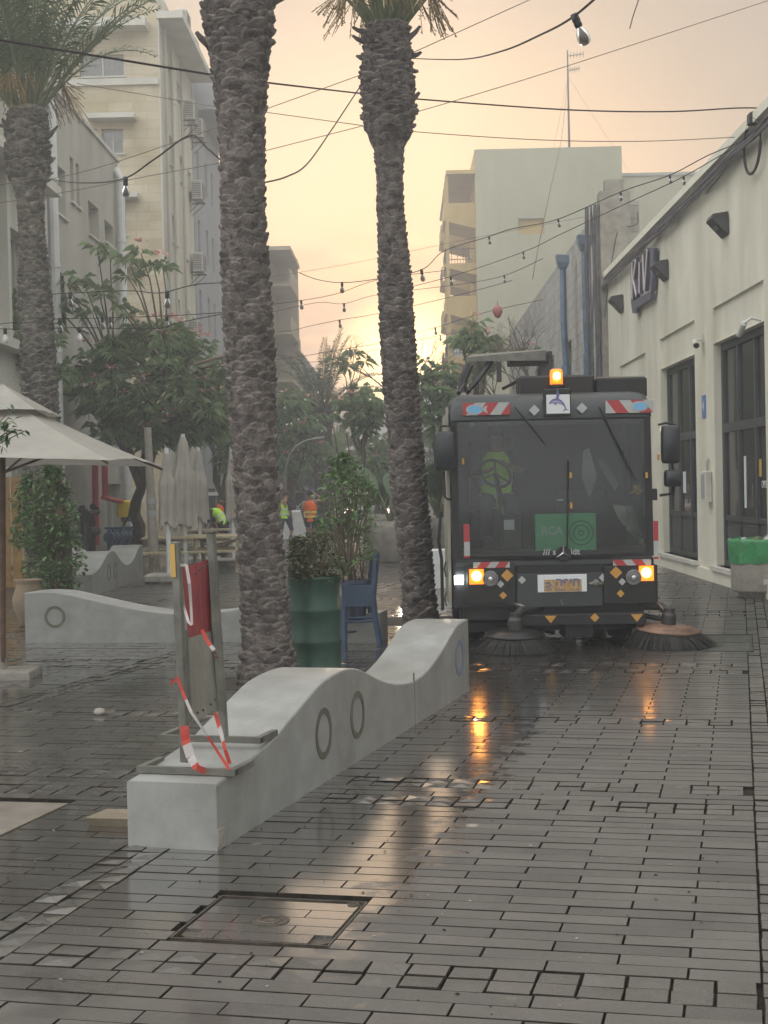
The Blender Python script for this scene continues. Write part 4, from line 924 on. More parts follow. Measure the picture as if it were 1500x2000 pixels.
def tree(lab, x, y, zc, rx, ry, rz, nclump, seed, group=None, name='silk_tree', trunk_r=.13, leaf='leaf', blades=26, bl=.30, bw=.022, pink=.12, lean=(0, 0), spread=.34, flat=.0, extra=[], holes=1.0, cat='tree', fork=.45, trunkc=None, zb=0):
    global rnd; keep = rnd; rnd = random.Random(seed)
    o = thing(name, lab, cat, (x, y, zb), 0, group); tr = MB(); lf = MB(); fl = MB()
    cx, cy = lean; C0 = Vector((cx, cy, zc-zb)); fk = Vector((cx*fork*.8, cy*fork*.8, (zc-zb-rz)*.75 if (zc-zb-rz) > .8 else .6))
    pts = limb(tr, (0, 0, -.05), fk, trunk_r, trunk_r*.75, .12)
    cl = []
    while len(cl) < nclump:
        v = Vector((rnd.gauss(0, 1), rnd.gauss(0, 1), rnd.gauss(0, 1))).normalized()*rnd.uniform(.35, 1)**.6
        q = C0+Vector((v.x*rx, v.y*ry, v.z*rz*(1 if v.z > 0 else .8)))
        if noise.noise(Vector((q.x*.9, q.y*.9, q.z*1.1+seed))) < -.12*holes: continue
        cl.append(q)
    cl += [Vector(e) for e in extra]
    mains = []
    for k in range(6):
        a = k*1.05+rnd.random(); e = C0+Vector((math.cos(a)*rx*.5, math.sin(a)*ry*.5, rnd.uniform(-.3, .4)*rz)); pp = limb(tr, fk, e, trunk_r*.6, trunk_r*.25, .2); mains += pp[2:]
    for q in cl:
        m_ = min(mains, key=lambda w_: (w_-q).length)
        if rnd.random() < .6 or (m_-q).length > 1: limb(tr, m_, q, trunk_r*.18, .012, .15, 4)
        for _ in range(blades):
            a = rnd.uniform(0, 6.283); e = rnd.uniform(-.45, .75); d = Vector((math.cos(a)*math.cos(e), math.sin(a)*math.cos(e), math.sin(e)))
            p = q+d*rnd.uniform(0, .5)*spread; blade(lf, p, d, bl*rnd.uniform(.6, 1.25), bw*rnd.uniform(.7, 1.3), 1.1)
        if rnd.random() < pink:
            for _ in range(12):
                v = Vector((rnd.gauss(0, 1), rnd.gauss(0, 1), abs(rnd.gauss(0, .6)))).normalized(); p = q+Vector((rnd.uniform(-.16, .16), rnd.uniform(-.16, .16), spread*.55+rnd.uniform(0, .1)))
                for _ in range(2): blade(fl, p, v+Vector((rnd.uniform(-.5, .5), rnd.uniform(-.5, .5), 0)), .10, .035, -.1)
    tr.build('trunk', M['wood'], o); lf.build('crown', M[leaf], o)
    if fl.v: fl.build('blossoms', M['pink'], o)
    rnd = keep; return o
GT = 'silk trees along the street'
def T3(px, py, Y): return at(px, py, Y)
# big tree left of centre with leaning trunk
c = T3(300, 765, 36); b0 = T3(262, 1083, 41)
ex = []
for (px, py) in ((190, 485), (215, 500), (248, 505), (275, 495), (300, 520), (318, 522), (250, 540), (130, 555), (160, 545), (190, 560), (140, 590), (205, 575), (235, 595), (110, 600), (250, 615), (270, 640), (365, 660), (400, 680), (345, 650), (320, 665), (420, 700), (300, 640), (180, 610)):
    q = T3(px, py, 35+rnd.uniform(-.7, .7)); ex.append((q.x-b0.x, q.y-41, q.z))
tree('large silk tree with pink blossoms and a leaning trunk behind the open parasol', b0.x, 41, c.z, 2.2, 1.9, 1.75, 215, 21, GT, trunk_r=.19, lean=(c.x-b0.x, -4.6), extra=ex, pink=.28, blades=24, bl=.36, bw=.020, spread=.46)
tree('second silk tree crowding the near palm from the left', T3(440, 1060, 44).x, 44, T3(430, 830, 44).z, 1.5, 1.5, 1.9, 85, 22, GT, trunk_r=.10, pink=.25, bl=.34, blades=26)
tree('silk tree over the parked scooter at the left edge', T3(-30, 1080, 33).x, 33, T3(30, 690, 33).z, 1.5, 1.5, 1.3, 90, 23, GT, pink=.08, lean=(.7, 0), extra=[(T3(20, 560, 33).x-T3(-30, 1080, 33).x, 0, T3(20, 570, 33).z), (T3(5, 600, 33).x-T3(-30, 1080, 33).x, 0, T3(5, 590, 33).z)])
tree('silk tree with many pink blossoms right of the near palm', T3(575, 1030, 58).x, 58, T3(578, 860, 58).z, 1.2, 1.5, 2.1, 110, 24, GT, pink=.45, bl=.42, bw=.045, blades=22)
tree('thin silk tree silhouetted against the glow left of the second palm', T3(712, 1010, 47).x, 47, T3(715, 800, 47).z, .75, .8, 1.1, 34, 25, GT, pink=.05, bl=.42, bw=.05, blades=18, trunk_r=.09, extra=[(.02-.25, 0, T3(706, 690, 47).z), (.1, 0, T3(735, 705, 47).z), (-.75, 0, T3(672, 705, 47).z), (-.4, 0, T3(688, 720, 47).z)])
tree('silk tree rising from behind the second palm beside the sweeper mirror', T3(862, 1040, 45).x, 45, T3(885, 790, 45).z, .85, .9, 1.35, 56, 26, GT, pink=.10, bl=.42, bw=.05, blades=18, trunk_r=.10, extra=[(-.4, 0, T3(835, 705, 45).z), (-.2, 0, T3(850, 720, 45).z), (.3, 0, T3(880, 715, 45).z)])
tree('silk tree leaning over the sweeper roof with pale blossoms', T3(930, 1040, 40).x, 40, T3(955, 690, 40).z, .65, .7, .7, 34, 27, GT, pink=.35, bl=.36, bw=.045, blades=20, trunk_r=.09, extra=[(.15, 0, T3(965, 630, 40).z), (.35, 0, T3(975, 660, 40).z), (1.5, -.6, T3(1085, 690, 40).z)])
tree('low blossoming silk tree between the distant palm and the second palm', T3(738, 1010, 55).x, 55, T3(738, 905, 55).z, .65, .9, 1.2, 60, 28, GT, pink=.4, bl=.36, bw=.045, blades=20)
tree('rounded green tree far along the left side of the street', T3(600, 1000, 80).x, 80, T3(605, 900, 80).z, 2.3, 2, 2.4, 110, 29, 'far green trees', name='street_tree', pink=0, bl=.5, bw=.06, blades=22)
tree('rounded green tree far away under the glow right of centre', T3(850, 1000, 85).x, 85, T3(860, 900, 85).z, 1.7, 2, 2.6, 90, 30, 'far green trees', name='street_tree', pink=0, bl=.5, bw=.06, blades=22)
tree('pale green tree behind the gap between the two near palms', T3(690, 1000, 100).x, 100, T3(690, 900, 100).z, 2.0, 2, 2.2, 80, 31, 'far green trees', name='street_tree', pink=0, bl=.5, bw=.06, blades=22)
# bare twiggy tree over the stone facade
o = thing('bare_tree', 'leafless twiggy tree in front of the grey stone facade', 'tree', (at(1040, 1000, 37).x, 37, 0)); b = MB(); r2 = random.Random(4)
def grow(p, d, l_, r, dep):
    e = p+d*l_; mid = p.lerp(e, .5)+Vector((r2.uniform(-.1, .1), r2.uniform(-.1, .1), 0))*l_; b.tube([p, mid, e], [r, r*.8, r*.6], 5)
    if dep > 0:
        for _ in range(3 if dep > 1 else 2):
            nd = (d+Vector((r2.uniform(-.8, .8), r2.uniform(-.6, .6), r2.uniform(-.35, .5)))).normalized(); grow(e, nd, l_*r2.uniform(.6, .85), r*.6, dep-1)
grow(Vector((0, 0, 0)), Vector((0, 0, 1)), 2.6, .07, 0); grow(Vector((0, 0, 2.6)), Vector((.2, 0, 1)).normalized(), 1.0, .05, 5); grow(Vector((0, 0, 2.6)), Vector((-.5, 0, .9)).normalized(), .9, .045, 5)
b.build('trunk', M['wood'], o)
o = thing('bare_tree', 'leafless twigs reaching past the second palm into the cloud', 'tree', (at(775, 1000, 43).x, 43, 0)); b = MB(); r2 = random.Random(9)
grow(Vector((0, 0, 0)), Vector((0, 0, 1)), 4.4, .08, 0); grow(Vector((0, 0, 4.4)), Vector((-.8, 0, .55)).normalized(), .75, .03, 5); grow(Vector((0, 0, 4.0)), Vector((.8, 0, .8)).normalized(), .8, .03, 4)
b.build('trunk', M['wood'], o)
# ivy and shrub at the foot of the left palm
def bush(lab, name, x, y, z0, z1, rx, ry, n, seed, m='leaf2', sz=.055, stems=8, parent=None, group=None, cat='shrub', shape=0, dens=1):
    global rnd; keep = rnd; rnd = random.Random(seed)
    o = parent or thing(name, lab, cat, (x, y, 0), 0, group); lf = MB(); st = MB()
    for k in range(stems):
        a = rnd.uniform(0, 6.283); e = Vector((math.cos(a)*rx*rnd.uniform(.2, .8), math.sin(a)*ry*rnd.uniform(.2, .8), z0+(z1-z0)*rnd.uniform(.6, .98))); limb(st, (e.x*.25, e.y*.25, z0-.05), e, .010, .004, .15)
    for k in range(n):
        t = rnd.random(); a = rnd.uniform(0, 6.283); rr = math.sqrt(rnd.random()); env = math.sin(math.pi*min(1, .22+.78*t))**.6 if shape == 0 else 1-.3*t
        p = Vector((math.cos(a)*rr*rx*env, math.sin(a)*rr*ry*env, z0+(z1-z0)*t))
        p += Vector((1, 1, 1))*noise.noise(p*3)*.1
        if noise.noise(p*4+Vector((seed, 0, 0))) < -.25*dens: continue
        d = Vector((rnd.gauss(0, 1), rnd.gauss(0, 1), rnd.gauss(0, .6))).normalized(); blade(lf, p, d, sz*rnd.uniform(.8, 1.8), sz*rnd.uniform(.25, .5), .4)
    st.build('stems', M['wood'], o); lf.build('foliage', M[m], o); rnd = keep; return o
p = T3(100, 1180, 21.5); bush('ivy and leafy shrub climbing the foot of the left palm', 'climbing_shrub', p.x, 21.7, .05, 2.15, .44, .35, 3400, 41, sz=.075, stems=16)
p = T3(55, 1160, 22); bush('airy shrub between the parasol pole and the left palm', 'shrub', p.x, 22.3, .9, 2.0, .36, .3, 1500, 42, sz=.07)
# green drum with bush
dr = thing('oil_drum_planter', 'green ribbed oil drum used as a planter behind the white bench', 'planter', gd(617, 1312))
b = smoothed(MB()); prof = [(.238, 0), (.245, .01), (.245, .03), (.238, .04)]
for zc_ in (.29, .58): prof += [(.238, zc_-.03), (.247, zc_-.012), (.247, zc_+.012), (.238, zc_+.03)]
prof += [(.238, .855), (.247, .865), (.247, .885), (.236, .885), (.230, .84)]
b.lathe(prof, 48); b.build('drum', M['green'], dr); b = MB(); b.lathe([(.23, .82), (.1, .86), (0, .87)], 20); b.build('soil', M['soil'], dr)
bush('dense dry-tipped shrub growing in the green oil drum', 'shrub', dr.location.x, dr.location.y, .82, 1.26, .30, .28, 2600, 43, m='leafdry', sz=.04, stems=16, shape=1)
for k in range(1):
    bush('taller leafy shrub with thin shoots behind the green oil drum', 'shrub', dr.location.x+.28, dr.location.y+1.3, .9, 2.05, .36, .3, 1150, 44, sz=.055, stems=16, dens=.5)
# blue chair with hanging pot
ch = thing('blue_chair', 'old blue wooden chair holding a dark pot, beside the green oil drum', 'chair', gd(700, 1258), R(8))
def chleg(nm, pts, r): b = MB(); b.tube(pts, r, 4); return b.build(nm, M['chair'], ch)
chleg('leg', [(-.17, -.18, 0), (-.165, -.17, .46)], .03); chleg('leg', [(-.15, .18, 0), (-.15, .17, .46)], .03)
chleg('leg', [(.21, -.20, 0), (.165, -.17, .30), (.15, -.16, .52), (.20, -.16, .98)], .034); chleg('leg', [(.21, .18, 0), (.165, .17, .30), (.15, .16, .52), (.20, .16, .95)], .034)
b = MB(); b.bbox(-.19, .17, -.19, -.16, .42, .65, .006); b.bbox(-.19, .17, .16, .19, .42, .52, .006); b.box(-.19, -.165, -.16, .16, .42, .52); b.build('seat_frame', M['chair'], ch)
b = MB(); b.box(.17, .20, -.15, .15, .80, .92); b.build('backrest', M['chair'], ch)
b = MB(); b.tube([(-.17, -.17, .30), (.16, -.17, .30)], .013, 4); b.tube([(-.17, -.175, .26), (.16, -.175, .26)], .012, 4); b.tube([(-.16, .17, .12), (.17, .17, .12)], .012, 4); b.build('stretcher', M['chair'], ch)
pt = thing('plant_pot', 'dark blue plant pot sunk in the seat of the blue chair', 'plant pot', ch.location+Vector((-.02, 0, 0)))
b = MB(); b.lathe([(.085, .26), (.10, .27), (.14, .48), (.165, .66), (.175, .66), (.175, .70), (.155, .70), (.14, .64), (0, .66)], 24); b.build('pot', M['pot'], pt)
o = thing('potted_shrub', 'spindly tall shrub with bare stems in the pot on the blue chair', 'shrub', ch.location); r2 = random.Random(8)
b = MB(); lf = MB(); keep = rnd; rnd = r2
for k in range(9):
    x = r2.uniform(-.12, .08); e = Vector((x*2.2-.06, r2.uniform(-.15, .15), r2.uniform(.95, 1.75))); q = limb(b, (x*.5, 0, .62), e, .008, .004, .12)
    for p in q[2:]:
        for _ in range(16): blade(lf, p+Vector((r2.gauss(0, .07), r2.gauss(0, .07), r2.gauss(0, .07))), Vector((r2.gauss(0, 1), r2.gauss(0, 1), r2.gauss(0, .5))), .06, .018, .4)
for k in range(40): b.tube([Vector((r2.uniform(-.1, .1), r2.uniform(-.1, .1), .66)), Vector((r2.uniform(-.28, .2), r2.uniform(-.2, .2), r2.uniform(.8, 1.05)))], .003, 3)
for p0_, p1_ in (((-.05, 0, .7), (-.22, 0, 2.35)), ((.05, 0, .7), (-.08, 0, 2.28))): b.tube([p0_, Vector(p0_).lerp(Vector(p1_), .5)+Vector((.03, 0, 0)), p1_], .007, 4)
for _ in range(500): blade(lf, Vector((r2.gauss(-.12, .12), r2.gauss(0, .12), r2.uniform(1.2, 2.05))), Vector((r2.gauss(0, 1), r2.gauss(0, 1), r2.gauss(0, .5))), .07, .024, .4)
rnd = keep; b.build('stems', M['wood'], o); lf.build('foliage', M['leaf2'], o)
# round soil pits at the palm feet
for (px, py), lab, r in (((822, 1213), 'round soil pit with a thin steel rim at the foot of the second palm', .62), ((520, 1333), 'round soil pit at the foot of the nearest palm', .50)):
    o = thing('tree_pit', lab, 'tree pit', gd(px, py)); b = MB(); b.lathe([(r, -.02), (r, .008), (r-.012, .008), (r-.012, -.02)], 40); b.build('rim', M['iron'], o); b = MB(); b.lathe([(r-.014, .004), (r*.5, .012), (0, .015)], 30); b.build('soil', M['soil'], o)
# white block behind the chair is bench two; round planters with big leaves further on
def banana(lab, x, y, n, h, seed, group):
    r2 = random.Random(seed); o = thing('round_planter', lab+' planter', 'planter', (x, y, 0), 0, 'round grey planters')
    b = smoothed(MB()); b.lathe([(.42, 0), (.47, .02), (.52, .75), (.54, .92), (.48, .92), (.46, .85), (0, .86)], 28); b.build('tub', M['concrete'], o)
    o = thing('banana_plant', lab+' broad-leaved plant', 'plant', (x, y, .86), 0, group); lf = MB(); st = MB()
    for k in range(n):
        a = r2.uniform(0, 6.283); ln = h*r2.uniform(.5, 1); d = Vector((math.cos(a)*.4, math.sin(a)*.4, 1)).normalized(); p = Vector((0, 0, 0)); pts = []
        for i in range(9):
            pts.append(p.copy()); p = p+d*ln/8; d = (d+Vector((math.cos(a)*.12, math.sin(a)*.12, -.16 if i > 3 else 0))).normalized()
        st.tube(pts, [.03-.003*i for i in range(9)], 4, False); s = Vector((-math.sin(a), math.cos(a), 0))
        for i in range(3, 8):
            w0 = .19*math.sin(math.pi*(i-3+.15)/5.4); w1_ = .19*math.sin(math.pi*(i-2+.15)/5.4) if i < 7 else 0
            for sg_ in (-1, 1): lf.quad(pts[i], pts[i+1], pts[i+1]+s*sg_*w1_+Vector((0, 0, .03)), pts[i]+s*sg_*w0+Vector((0, 0, .03)))
    st.build('stems', M['stem'], o); lf.build('leaves', M['leafdark'], o)
p = gd(764, 1097); banana('front round grey', p.x, p.y, 26, 2.3, 51, 'broad-leaved plants in planters')
p = gd(749, 1070); banana('round grey, behind the front one,', p.x, p.y+1, 16, 1.8, 52, 'broad-leaved plants in planters')
p = gd(862, 1090); banana('round grey, right of the second palm,', p.x, p.y+1, 20, 2.3, 53, 'broad-leaved plants in planters')
o = thing('white_pedestal', 'square white block behind the second palm', 'block', gd(862, 1148)); b = MB(); b.bbox(-.17, .17, -.15, .2, 0, .64, .015); b.build('block', M['white'], o)
bush('dry weeds beside the white block', 'weed', gd(872, 1130).x+.2, gd(872, 1130).y, .02, .5, .16, .16, 260, 61, m='leafdry', sz=.05)
# near leaves at the left edge
o = thing('near_branch', 'dark glossy leafy branch poking in at the left edge before the parasol', 'plant', (at(-25, 850, 8).x, 8, 0)); b = MB(); lf = MB(); r2 = random.Random(13); keep = rnd; rnd = r2
X0 = o.location
b.tube([(-.3, 0, 0), (-.28, 0, 1.2), (-.15, 0, 1.85)], .012, 5)
for (px, py), n_ in (((0, 830), 20), ((12, 845), 14), ((28, 842), 8), ((18, 815), 6), ((32, 838), 3), ((48, 842), 2), ((14, 852), 4), ((2, 872), 3), ((22, 800), 3)):
    q = at(px, py, 8)-X0; b.tube([(-.15, 0, 1.85 if py < 850 else 1.75), Vector((-.15, 0, 1.85)).lerp(q, .6)+Vector((0, 0, .01)), q], .003, 4)
    for _ in range(n_): blade(lf, q+Vector((r2.gauss(0, .015), r2.gauss(0, .02), r2.gauss(0, .018))), Vector((r2.gauss(.3, .7), r2.gauss(0, .5), r2.gauss(-.3, .6))), .055, .011, .3)
rnd = keep; b.build('stems', M['wood'], o); lf.build('foliage', M['leafdark'], o)

# ================================================================== WHITE WAVE BENCHES
def wave_prof(pts, O, u, n):
    r = [sh(O, u, n, px, py) for px, py in pts]; return sorted(r)
def smooth_prof(pr, step=.06):
    out = []; s = pr[0][0]
    import bisect
    xs = [p[0] for p in pr]
    def tang(i):
        if i == 0 or i == len(pr)-1: return 0 if i else (pr[1][1]-pr[0][1])/(pr[1][0]-pr[0][0])
        return (pr[i+1][1]-pr[i-1][1])/(pr[i+1][0]-pr[i-1][0])
    while s < pr[-1][0]:
        i = min(max(bisect.bisect_right(xs, s)-1, 0), len(pr)-2); a, b = pr[i], pr[i+1]; h = b[0]-a[0]; t = (s-a[0])/h; m0, m1 = tang(i)*h, tang(i+1)*h
        out.append((s, (2*t**3-3*t*t+1)*a[1]+(t**3-2*t*t+t)*m0+(-2*t**3+3*t*t)*b[1]+(t**3-t*t)*m1)); s += step
    out.append(pr[-1]); return out
def bench(lab, P0, ang, prof, width, rings, side=1, seam=None, group='white wave benches'):
    """P0 near corner on the ringed face; s runs along ang; body lies to the left of s"""
    o = thing('wave_bench', lab, 'bench', P0, 0, group); u = Vector((math.sin(ang), math.cos(ang), 0)); n = Vector((math.cos(ang), -math.sin(ang), 0))*side
    o.matrix_world = local(P0, u, n)
    b = MB(); pr = smooth_prof(prof); poly = [(pr[0][0], 0)]+pr+[(pr[-1][0], 0)]
    e = .012; N_ = len(pr); vs = []; fs = []
    # cross-section with rounded top edges
    for s, h in pr:
        ds = e if s == pr[0][0] else (-e if s == pr[-1][0] else 0)
        for y, z in ((0, -.01), (0, h-e), (-e*.3, h-e*.3), (-e, h), (-width+e, h), (-width+e*.3, h-e*.3), (-width, h-e), (-width, -.01)): vs.append((s, y, z))
    for i in range(N_-1):
        for k in range(7): fs.append((i*8+k, (i+1)*8+k, (i+1)*8+k+1, i*8+k+1))
    fs += [tuple(range(7, -1, -1)), tuple((N_-1)*8+k for k in range(8))]
    b.add(vs, fs); b.build('body', M['bench'], o)
    for i, (s, h, r) in enumerate(rings):
        q = MB(); q.sm = False; vs = []; fs = []; nn = 40
        for k in range(nn):
            t = 2*math.pi*k/nn
            for rr, y in ((r, .0005), (r, .004), (r*.74, .004), (r*.74, .0005)): vs.append((s+rr*math.cos(t), y, h+rr*math.sin(t)))
        for k in range(nn):
            for j in range(3): fs.append((k*4+j, ((k+1) % nn)*4+j, ((k+1) % nn)*4+j+1, k*4+j+1))
        q.add(vs, fs); q.build('ring', M['ringm'] if i < 2 else M['bluering'], o)
    if seam:
        q = MB(); q.box(seam-.002, seam+.002, -.01, .0015, 0, .37); q.build('crack', M['ringm'], o)
    return o
A1 = R(15.8); B1 = gd(425, 1662); u1 = Vector((math.sin(A1), math.cos(A1), 0)); n1 = Vector((math.cos(A1), -math.sin(A1), 0))
pr1 = wave_prof([(425, 1530), (451, 1511), (484, 1486), (512, 1463), (537, 1440), (560, 1412), (580, 1389), (604, 1360), (628, 1334), (659, 1314), (688, 1305), (712, 1311), (736, 1324), (760, 1333), (786, 1335.5), (813, 1327.6), (839, 1305), (863, 1272), (880, 1242), (894, 1221), (914, 1209)], B1, u1, n1)
pr1[0] = (0, pr1[0][1])
rg = [sh(B1, u1, n1, 632, 1432), sh(B1, u1, n1, 698, 1396), sh(B1, u1, n1, 897, 1285)]
b1 = bench('large white concrete wave bench in the foreground carrying the folded barrier', B1, A1, pr1, .46, [(s, h, .148) for s, h in rg], 1, sh(B1, u1, n1, 811, 1400)[0])
L1 = pr1[-1][0]
b = MB(); b.bbox(.0, .07, .0005, .006, .02, .10, .001); b.build('corner_chip', M['concrete'], b1)
# second bench seen side on
B2 = gd(50, 1255); ang2 = math.atan2(gd(470, 1255).x-B2.x, gd(470, 1255).y-B2.y); u2 = Vector((math.sin(ang2), math.cos(ang2), 0)); n2 = Vector((math.cos(ang2), -math.sin(ang2), 0))
if n2.y > 0: n2 = -n2
pr2 = wave_prof([(50, 1158), (66, 1156.5), (80, 1156), (117, 1158), (160, 1167), (217, 1180), (267, 1190), (333, 1198), (380, 1197.5), (430, 1195), (473, 1188)], B2, u2, n2); pr2[0] = (0, pr2[0][1])
sx = pr2[-1][0]; pr2 += [(sx+.3, pr2[-1][1]+.06), (sx+.65, pr2[-1][1]+.08), (sx+1.0, pr2[-1][1]+.0), (sx+1.25, .33), (sx+1.55, .32)]
b2 = bench('white concrete wave bench seen side on, one end behind the near palm', B2, ang2, pr2, .46, [(*sh(B2, u2, n2, 107, 1205), .126)], 1)
B3 = gd(180, 1165); B3e = gd(280, 1130); ang3 = math.atan2(B3e.x-B3.x, B3e.y-B3.y)
L3 = (B3e-B3).length; kk = L3/L1; b3 = bench('white concrete wave bench farthest back beside the grey lamp post', B3, ang3, [(s*kk, h*1.12) for s, h in pr1], .55, [(s*kk, h*1.1, .155) for s, h in rg], 1)

# ================================================================== FOLDED BARRIER ON THE BENCH
zt1 = pr1[1][1]
bar = thing('folded_barrier', 'folded steel expanding barrier with red and grey slats standing on the white bench', 'barrier', (0, 0, 0))
def atS(px, py, s): # point above bench at bench distance s: plane across the bench
    O = B1+u1*s; d = ray(px, py); c = Vector((0, 0, H)); t = (O-c).dot(u1)/d.dot(u1); return c+d*t
s1_, s2_ = .22, 1.02; hz = sum(h for s, h in pr1[:2])/2
def topz(s):
    for a, b_ in zip(pr1[:-1], pr1[1:]):
        if a[0] <= s <= b_[0]: return a[1]+(b_[1]-a[1])*(s-a[0])/(b_[0]-a[0])
    return .4
def foot(sa, x0, x1, z, lab):
    b = MB(); T = local(B1, u1, n1); w_ = .032
    b.box(sa, sa+w_, x0, x1, z, z+w_, T); b.box(sa+w_, sa+.26, x0, x0+w_, z, z+w_, T); b.box(sa+w_, sa+.26, x1-w_, x1, z, z+w_, T)
    f_ = b.build('foot', M['steel'], bar); e = MB(); e.box(sa-.002, sa+w_+.002, x1, x1+.003, z+.004, z+w_-.004, T); e.build('end_cap', M['black'], f_)
fa = .13; fb_ = .60
foot(fa, -.47, .045, topz(fa)+.004, 'a'); foot(fb_, -.57, .0, topz(fb_+.2)+.004, 'b')
def post(pb, pt_, s, r, top=True):
    a = atS(*pb, s); c = atS(*pt_, s); b = MB(); d = (c-a); zz = d.normalized(); xx = n1; yy = zz.cross(xx).normalized()
    m = Matrix.Identity(4)
    for i in range(3): m[i][0] = xx[i]; m[i][1] = yy[i]; m[i][2] = zz[i]; m[i][3] = a[i]
    b.bbox(-r, r, -r, r, 0, d.length, .004, m); return b.build('post', M['steel'], bar), m, d.length
p_a, ma_, la = post((362, 1488), (343.5, 1058), fa+.02, .020); p_b, mb_, lb_ = post((438, 1448), (412, 1040), fb_+.02, .020)
b = MB(); b.box(-.022, .004, -.0265, -.0245, la-.17, la-.01, ma_); b.build('yellow_label', M['gold'], p_a)
b = MB(); b.lathe([(.006, la-.05), (.006, la-.045), (0, la-.045)], 10, T=ma_); b.build('rivet', M['iron'], p_a)
b = MB(); b.box(-.026, .026, -.03, .03, lb_, lb_+.008, mb_); b.build('post_cap', M['steel'], p_b)
# slats: pleated pack between the posts
sm_ = (fa+fb_)/2+.02
def pleat(pxs, pys, m, name, npl=6):
    b = MB(); (xl0, yl0), (xr0, yr0), (xl1, yl1), (xr1, yr1) = pxs
    for k in range(npl):
        t0, t1 = k/npl, (k+1)/npl-.012
        def P(t, top, s):
            px = (xl0+(xr0-xl0)*t) if top else (xl1+(xr1-xl1)*t); py = (yl0+(yr0-yl0)*t) if top else (yl1+(yr1-yl1)*t); return atS(px, py, s)
        sa, sb = sm_-.10+.06*k, sm_-.10+.06*k+.035
        A_, B_, C_, D_ = P(t0, 1, sa), P(t1, 1, sb), P(t1, 0, sb), P(t0, 0, sa); off = n1*.0-u1*(-.012)
        b.add([A_, B_, C_, D_, A_+off, B_+off, C_+off, D_+off], [(0, 1, 2, 3), (7, 6, 5, 4), (0, 4, 5, 1), (3, 2, 6, 7), (1, 5, 6, 2), (0, 3, 7, 4)])
    o = b.build(name, m, bar); return o
pleat(((355, 1108), (410, 1092), (368, 1256), (412, 1240)), 0, M['red'], 'red_slats'); pleat(((368, 1246), (414, 1232), (377, 1412), (430, 1380)), 0, M['slat'], 'grey_slats')
b = MB(); b.tube([atS(364, 1230, sm_-.17), atS(372, 1408, sm_-.17)], .009, 6); b.tube([atS(372, 1408, sm_-.17), atS(378, 1412, sm_-.17), atS(380, 1402, sm_-.17)], .008, 6); b.build('link_rod', M['steel'], bar)
b = MB(); b.tube([atS(414, 1210, sm_+.25), atS(424, 1390, sm_+.25)], .008, 6); b.build('link_rod', M['steel'], bar)
b = MB()
for (px, py) in ((383, 1120), (390, 1113), (397, 1108), (405, 1103), (412, 1376), (397, 1387), (386, 1392), (420, 1366)): b.lathe([(.007, 0), (.006, .005), (0, .006)], 8, atS(px, py, sm_-.11), T=Matrix.Rotation(math.pi/2, 4, 'X'))
b.build('bolts', M['iron'], bar)
def tape(lab, pts, w_, seg=.16, start=0):
    """flat red and white tape through points"""
    o = thing('barrier_tape', lab, 'tape', (0, 0, 0), 0, 'red and white tape scraps on the barrier'); a = MB(); pts = [Vector(p) for p in pts]; acc = 0; P = []
    for p, q in zip(pts[:-1], pts[1:]):
        nn = max(2, int((q-p).length/.02))
        for i in range(nn): P.append(p.lerp(q, i/nn))
    P.append(pts[-1]); L_ = 0; k = len(P)
    for i in range(k-1):
        d = (P[i+1]-P[i]); L_ += d.length; s = d.cross(Vector((0, 1, .3))).normalized()*w_/2; tw = Vector((0, math.sin(i*.35)*w_*.4, 0))
        a.m = int((L_+start)/seg) % 2; a.add([P[i]-s-tw, P[i]+s+tw, P[i+1]+s+tw, P[i+1]-s-tw], [(0, 1, 2, 3)])
    a.build('strip', [M['redw'], M['tapew']], o)
# weld strip vertices by thickness
f0 = fa-.02
tape('twisted red and white tape hanging from the left barrier post onto the bench', [atS(360, 1418, f0), atS(362, 1445, f0-.01), atS(372, 1478, f0-.03), atS(384, 1500, f0-.05), atS(402, 1506, f0-.06)], .040, .10)
tape('narrow tape strung diagonally across the barrier down to its front foot', [atS(346, 1322, f0), atS(356, 1350, f0), atS(374, 1392, f0-.02), atS(400, 1430, f0-.02), atS(448, 1503, f0-.02)], .014, .22, .1)
tape('tape strip between the two feet of the barrier', [atS(420, 1392, sm_), atS(430, 1425, sm_-.1), atS(440, 1465, fa+.05), atS(449, 1492, fa+.04)], .022, .12)
tape('tape looped over the top of the red slats', [atS(352, 1104, f0), atS(364, 1103, f0), atS(370, 1140, f0-.02), atS(373, 1185, f0), atS(375, 1220, f0), atS(368, 1215, f0), atS(358, 1180, f0+.05)], .014, .9, .9)
tape('tape crossing behind the right barrier post', [atS(394, 1230, f0), atS(405, 1252, f0), atS(418, 1270, f0), atS(430, 1300, fb_+.3), atS(436, 1320, fb_+.3)], .018, .11)
tape('torn red tape end behind the left barrier post', [atS(334, 1338, f0+.02), atS(339, 1326, f0+.02), atS(335, 1331, f0+.04), atS(346, 1329, f0+.02)], .010, .3)
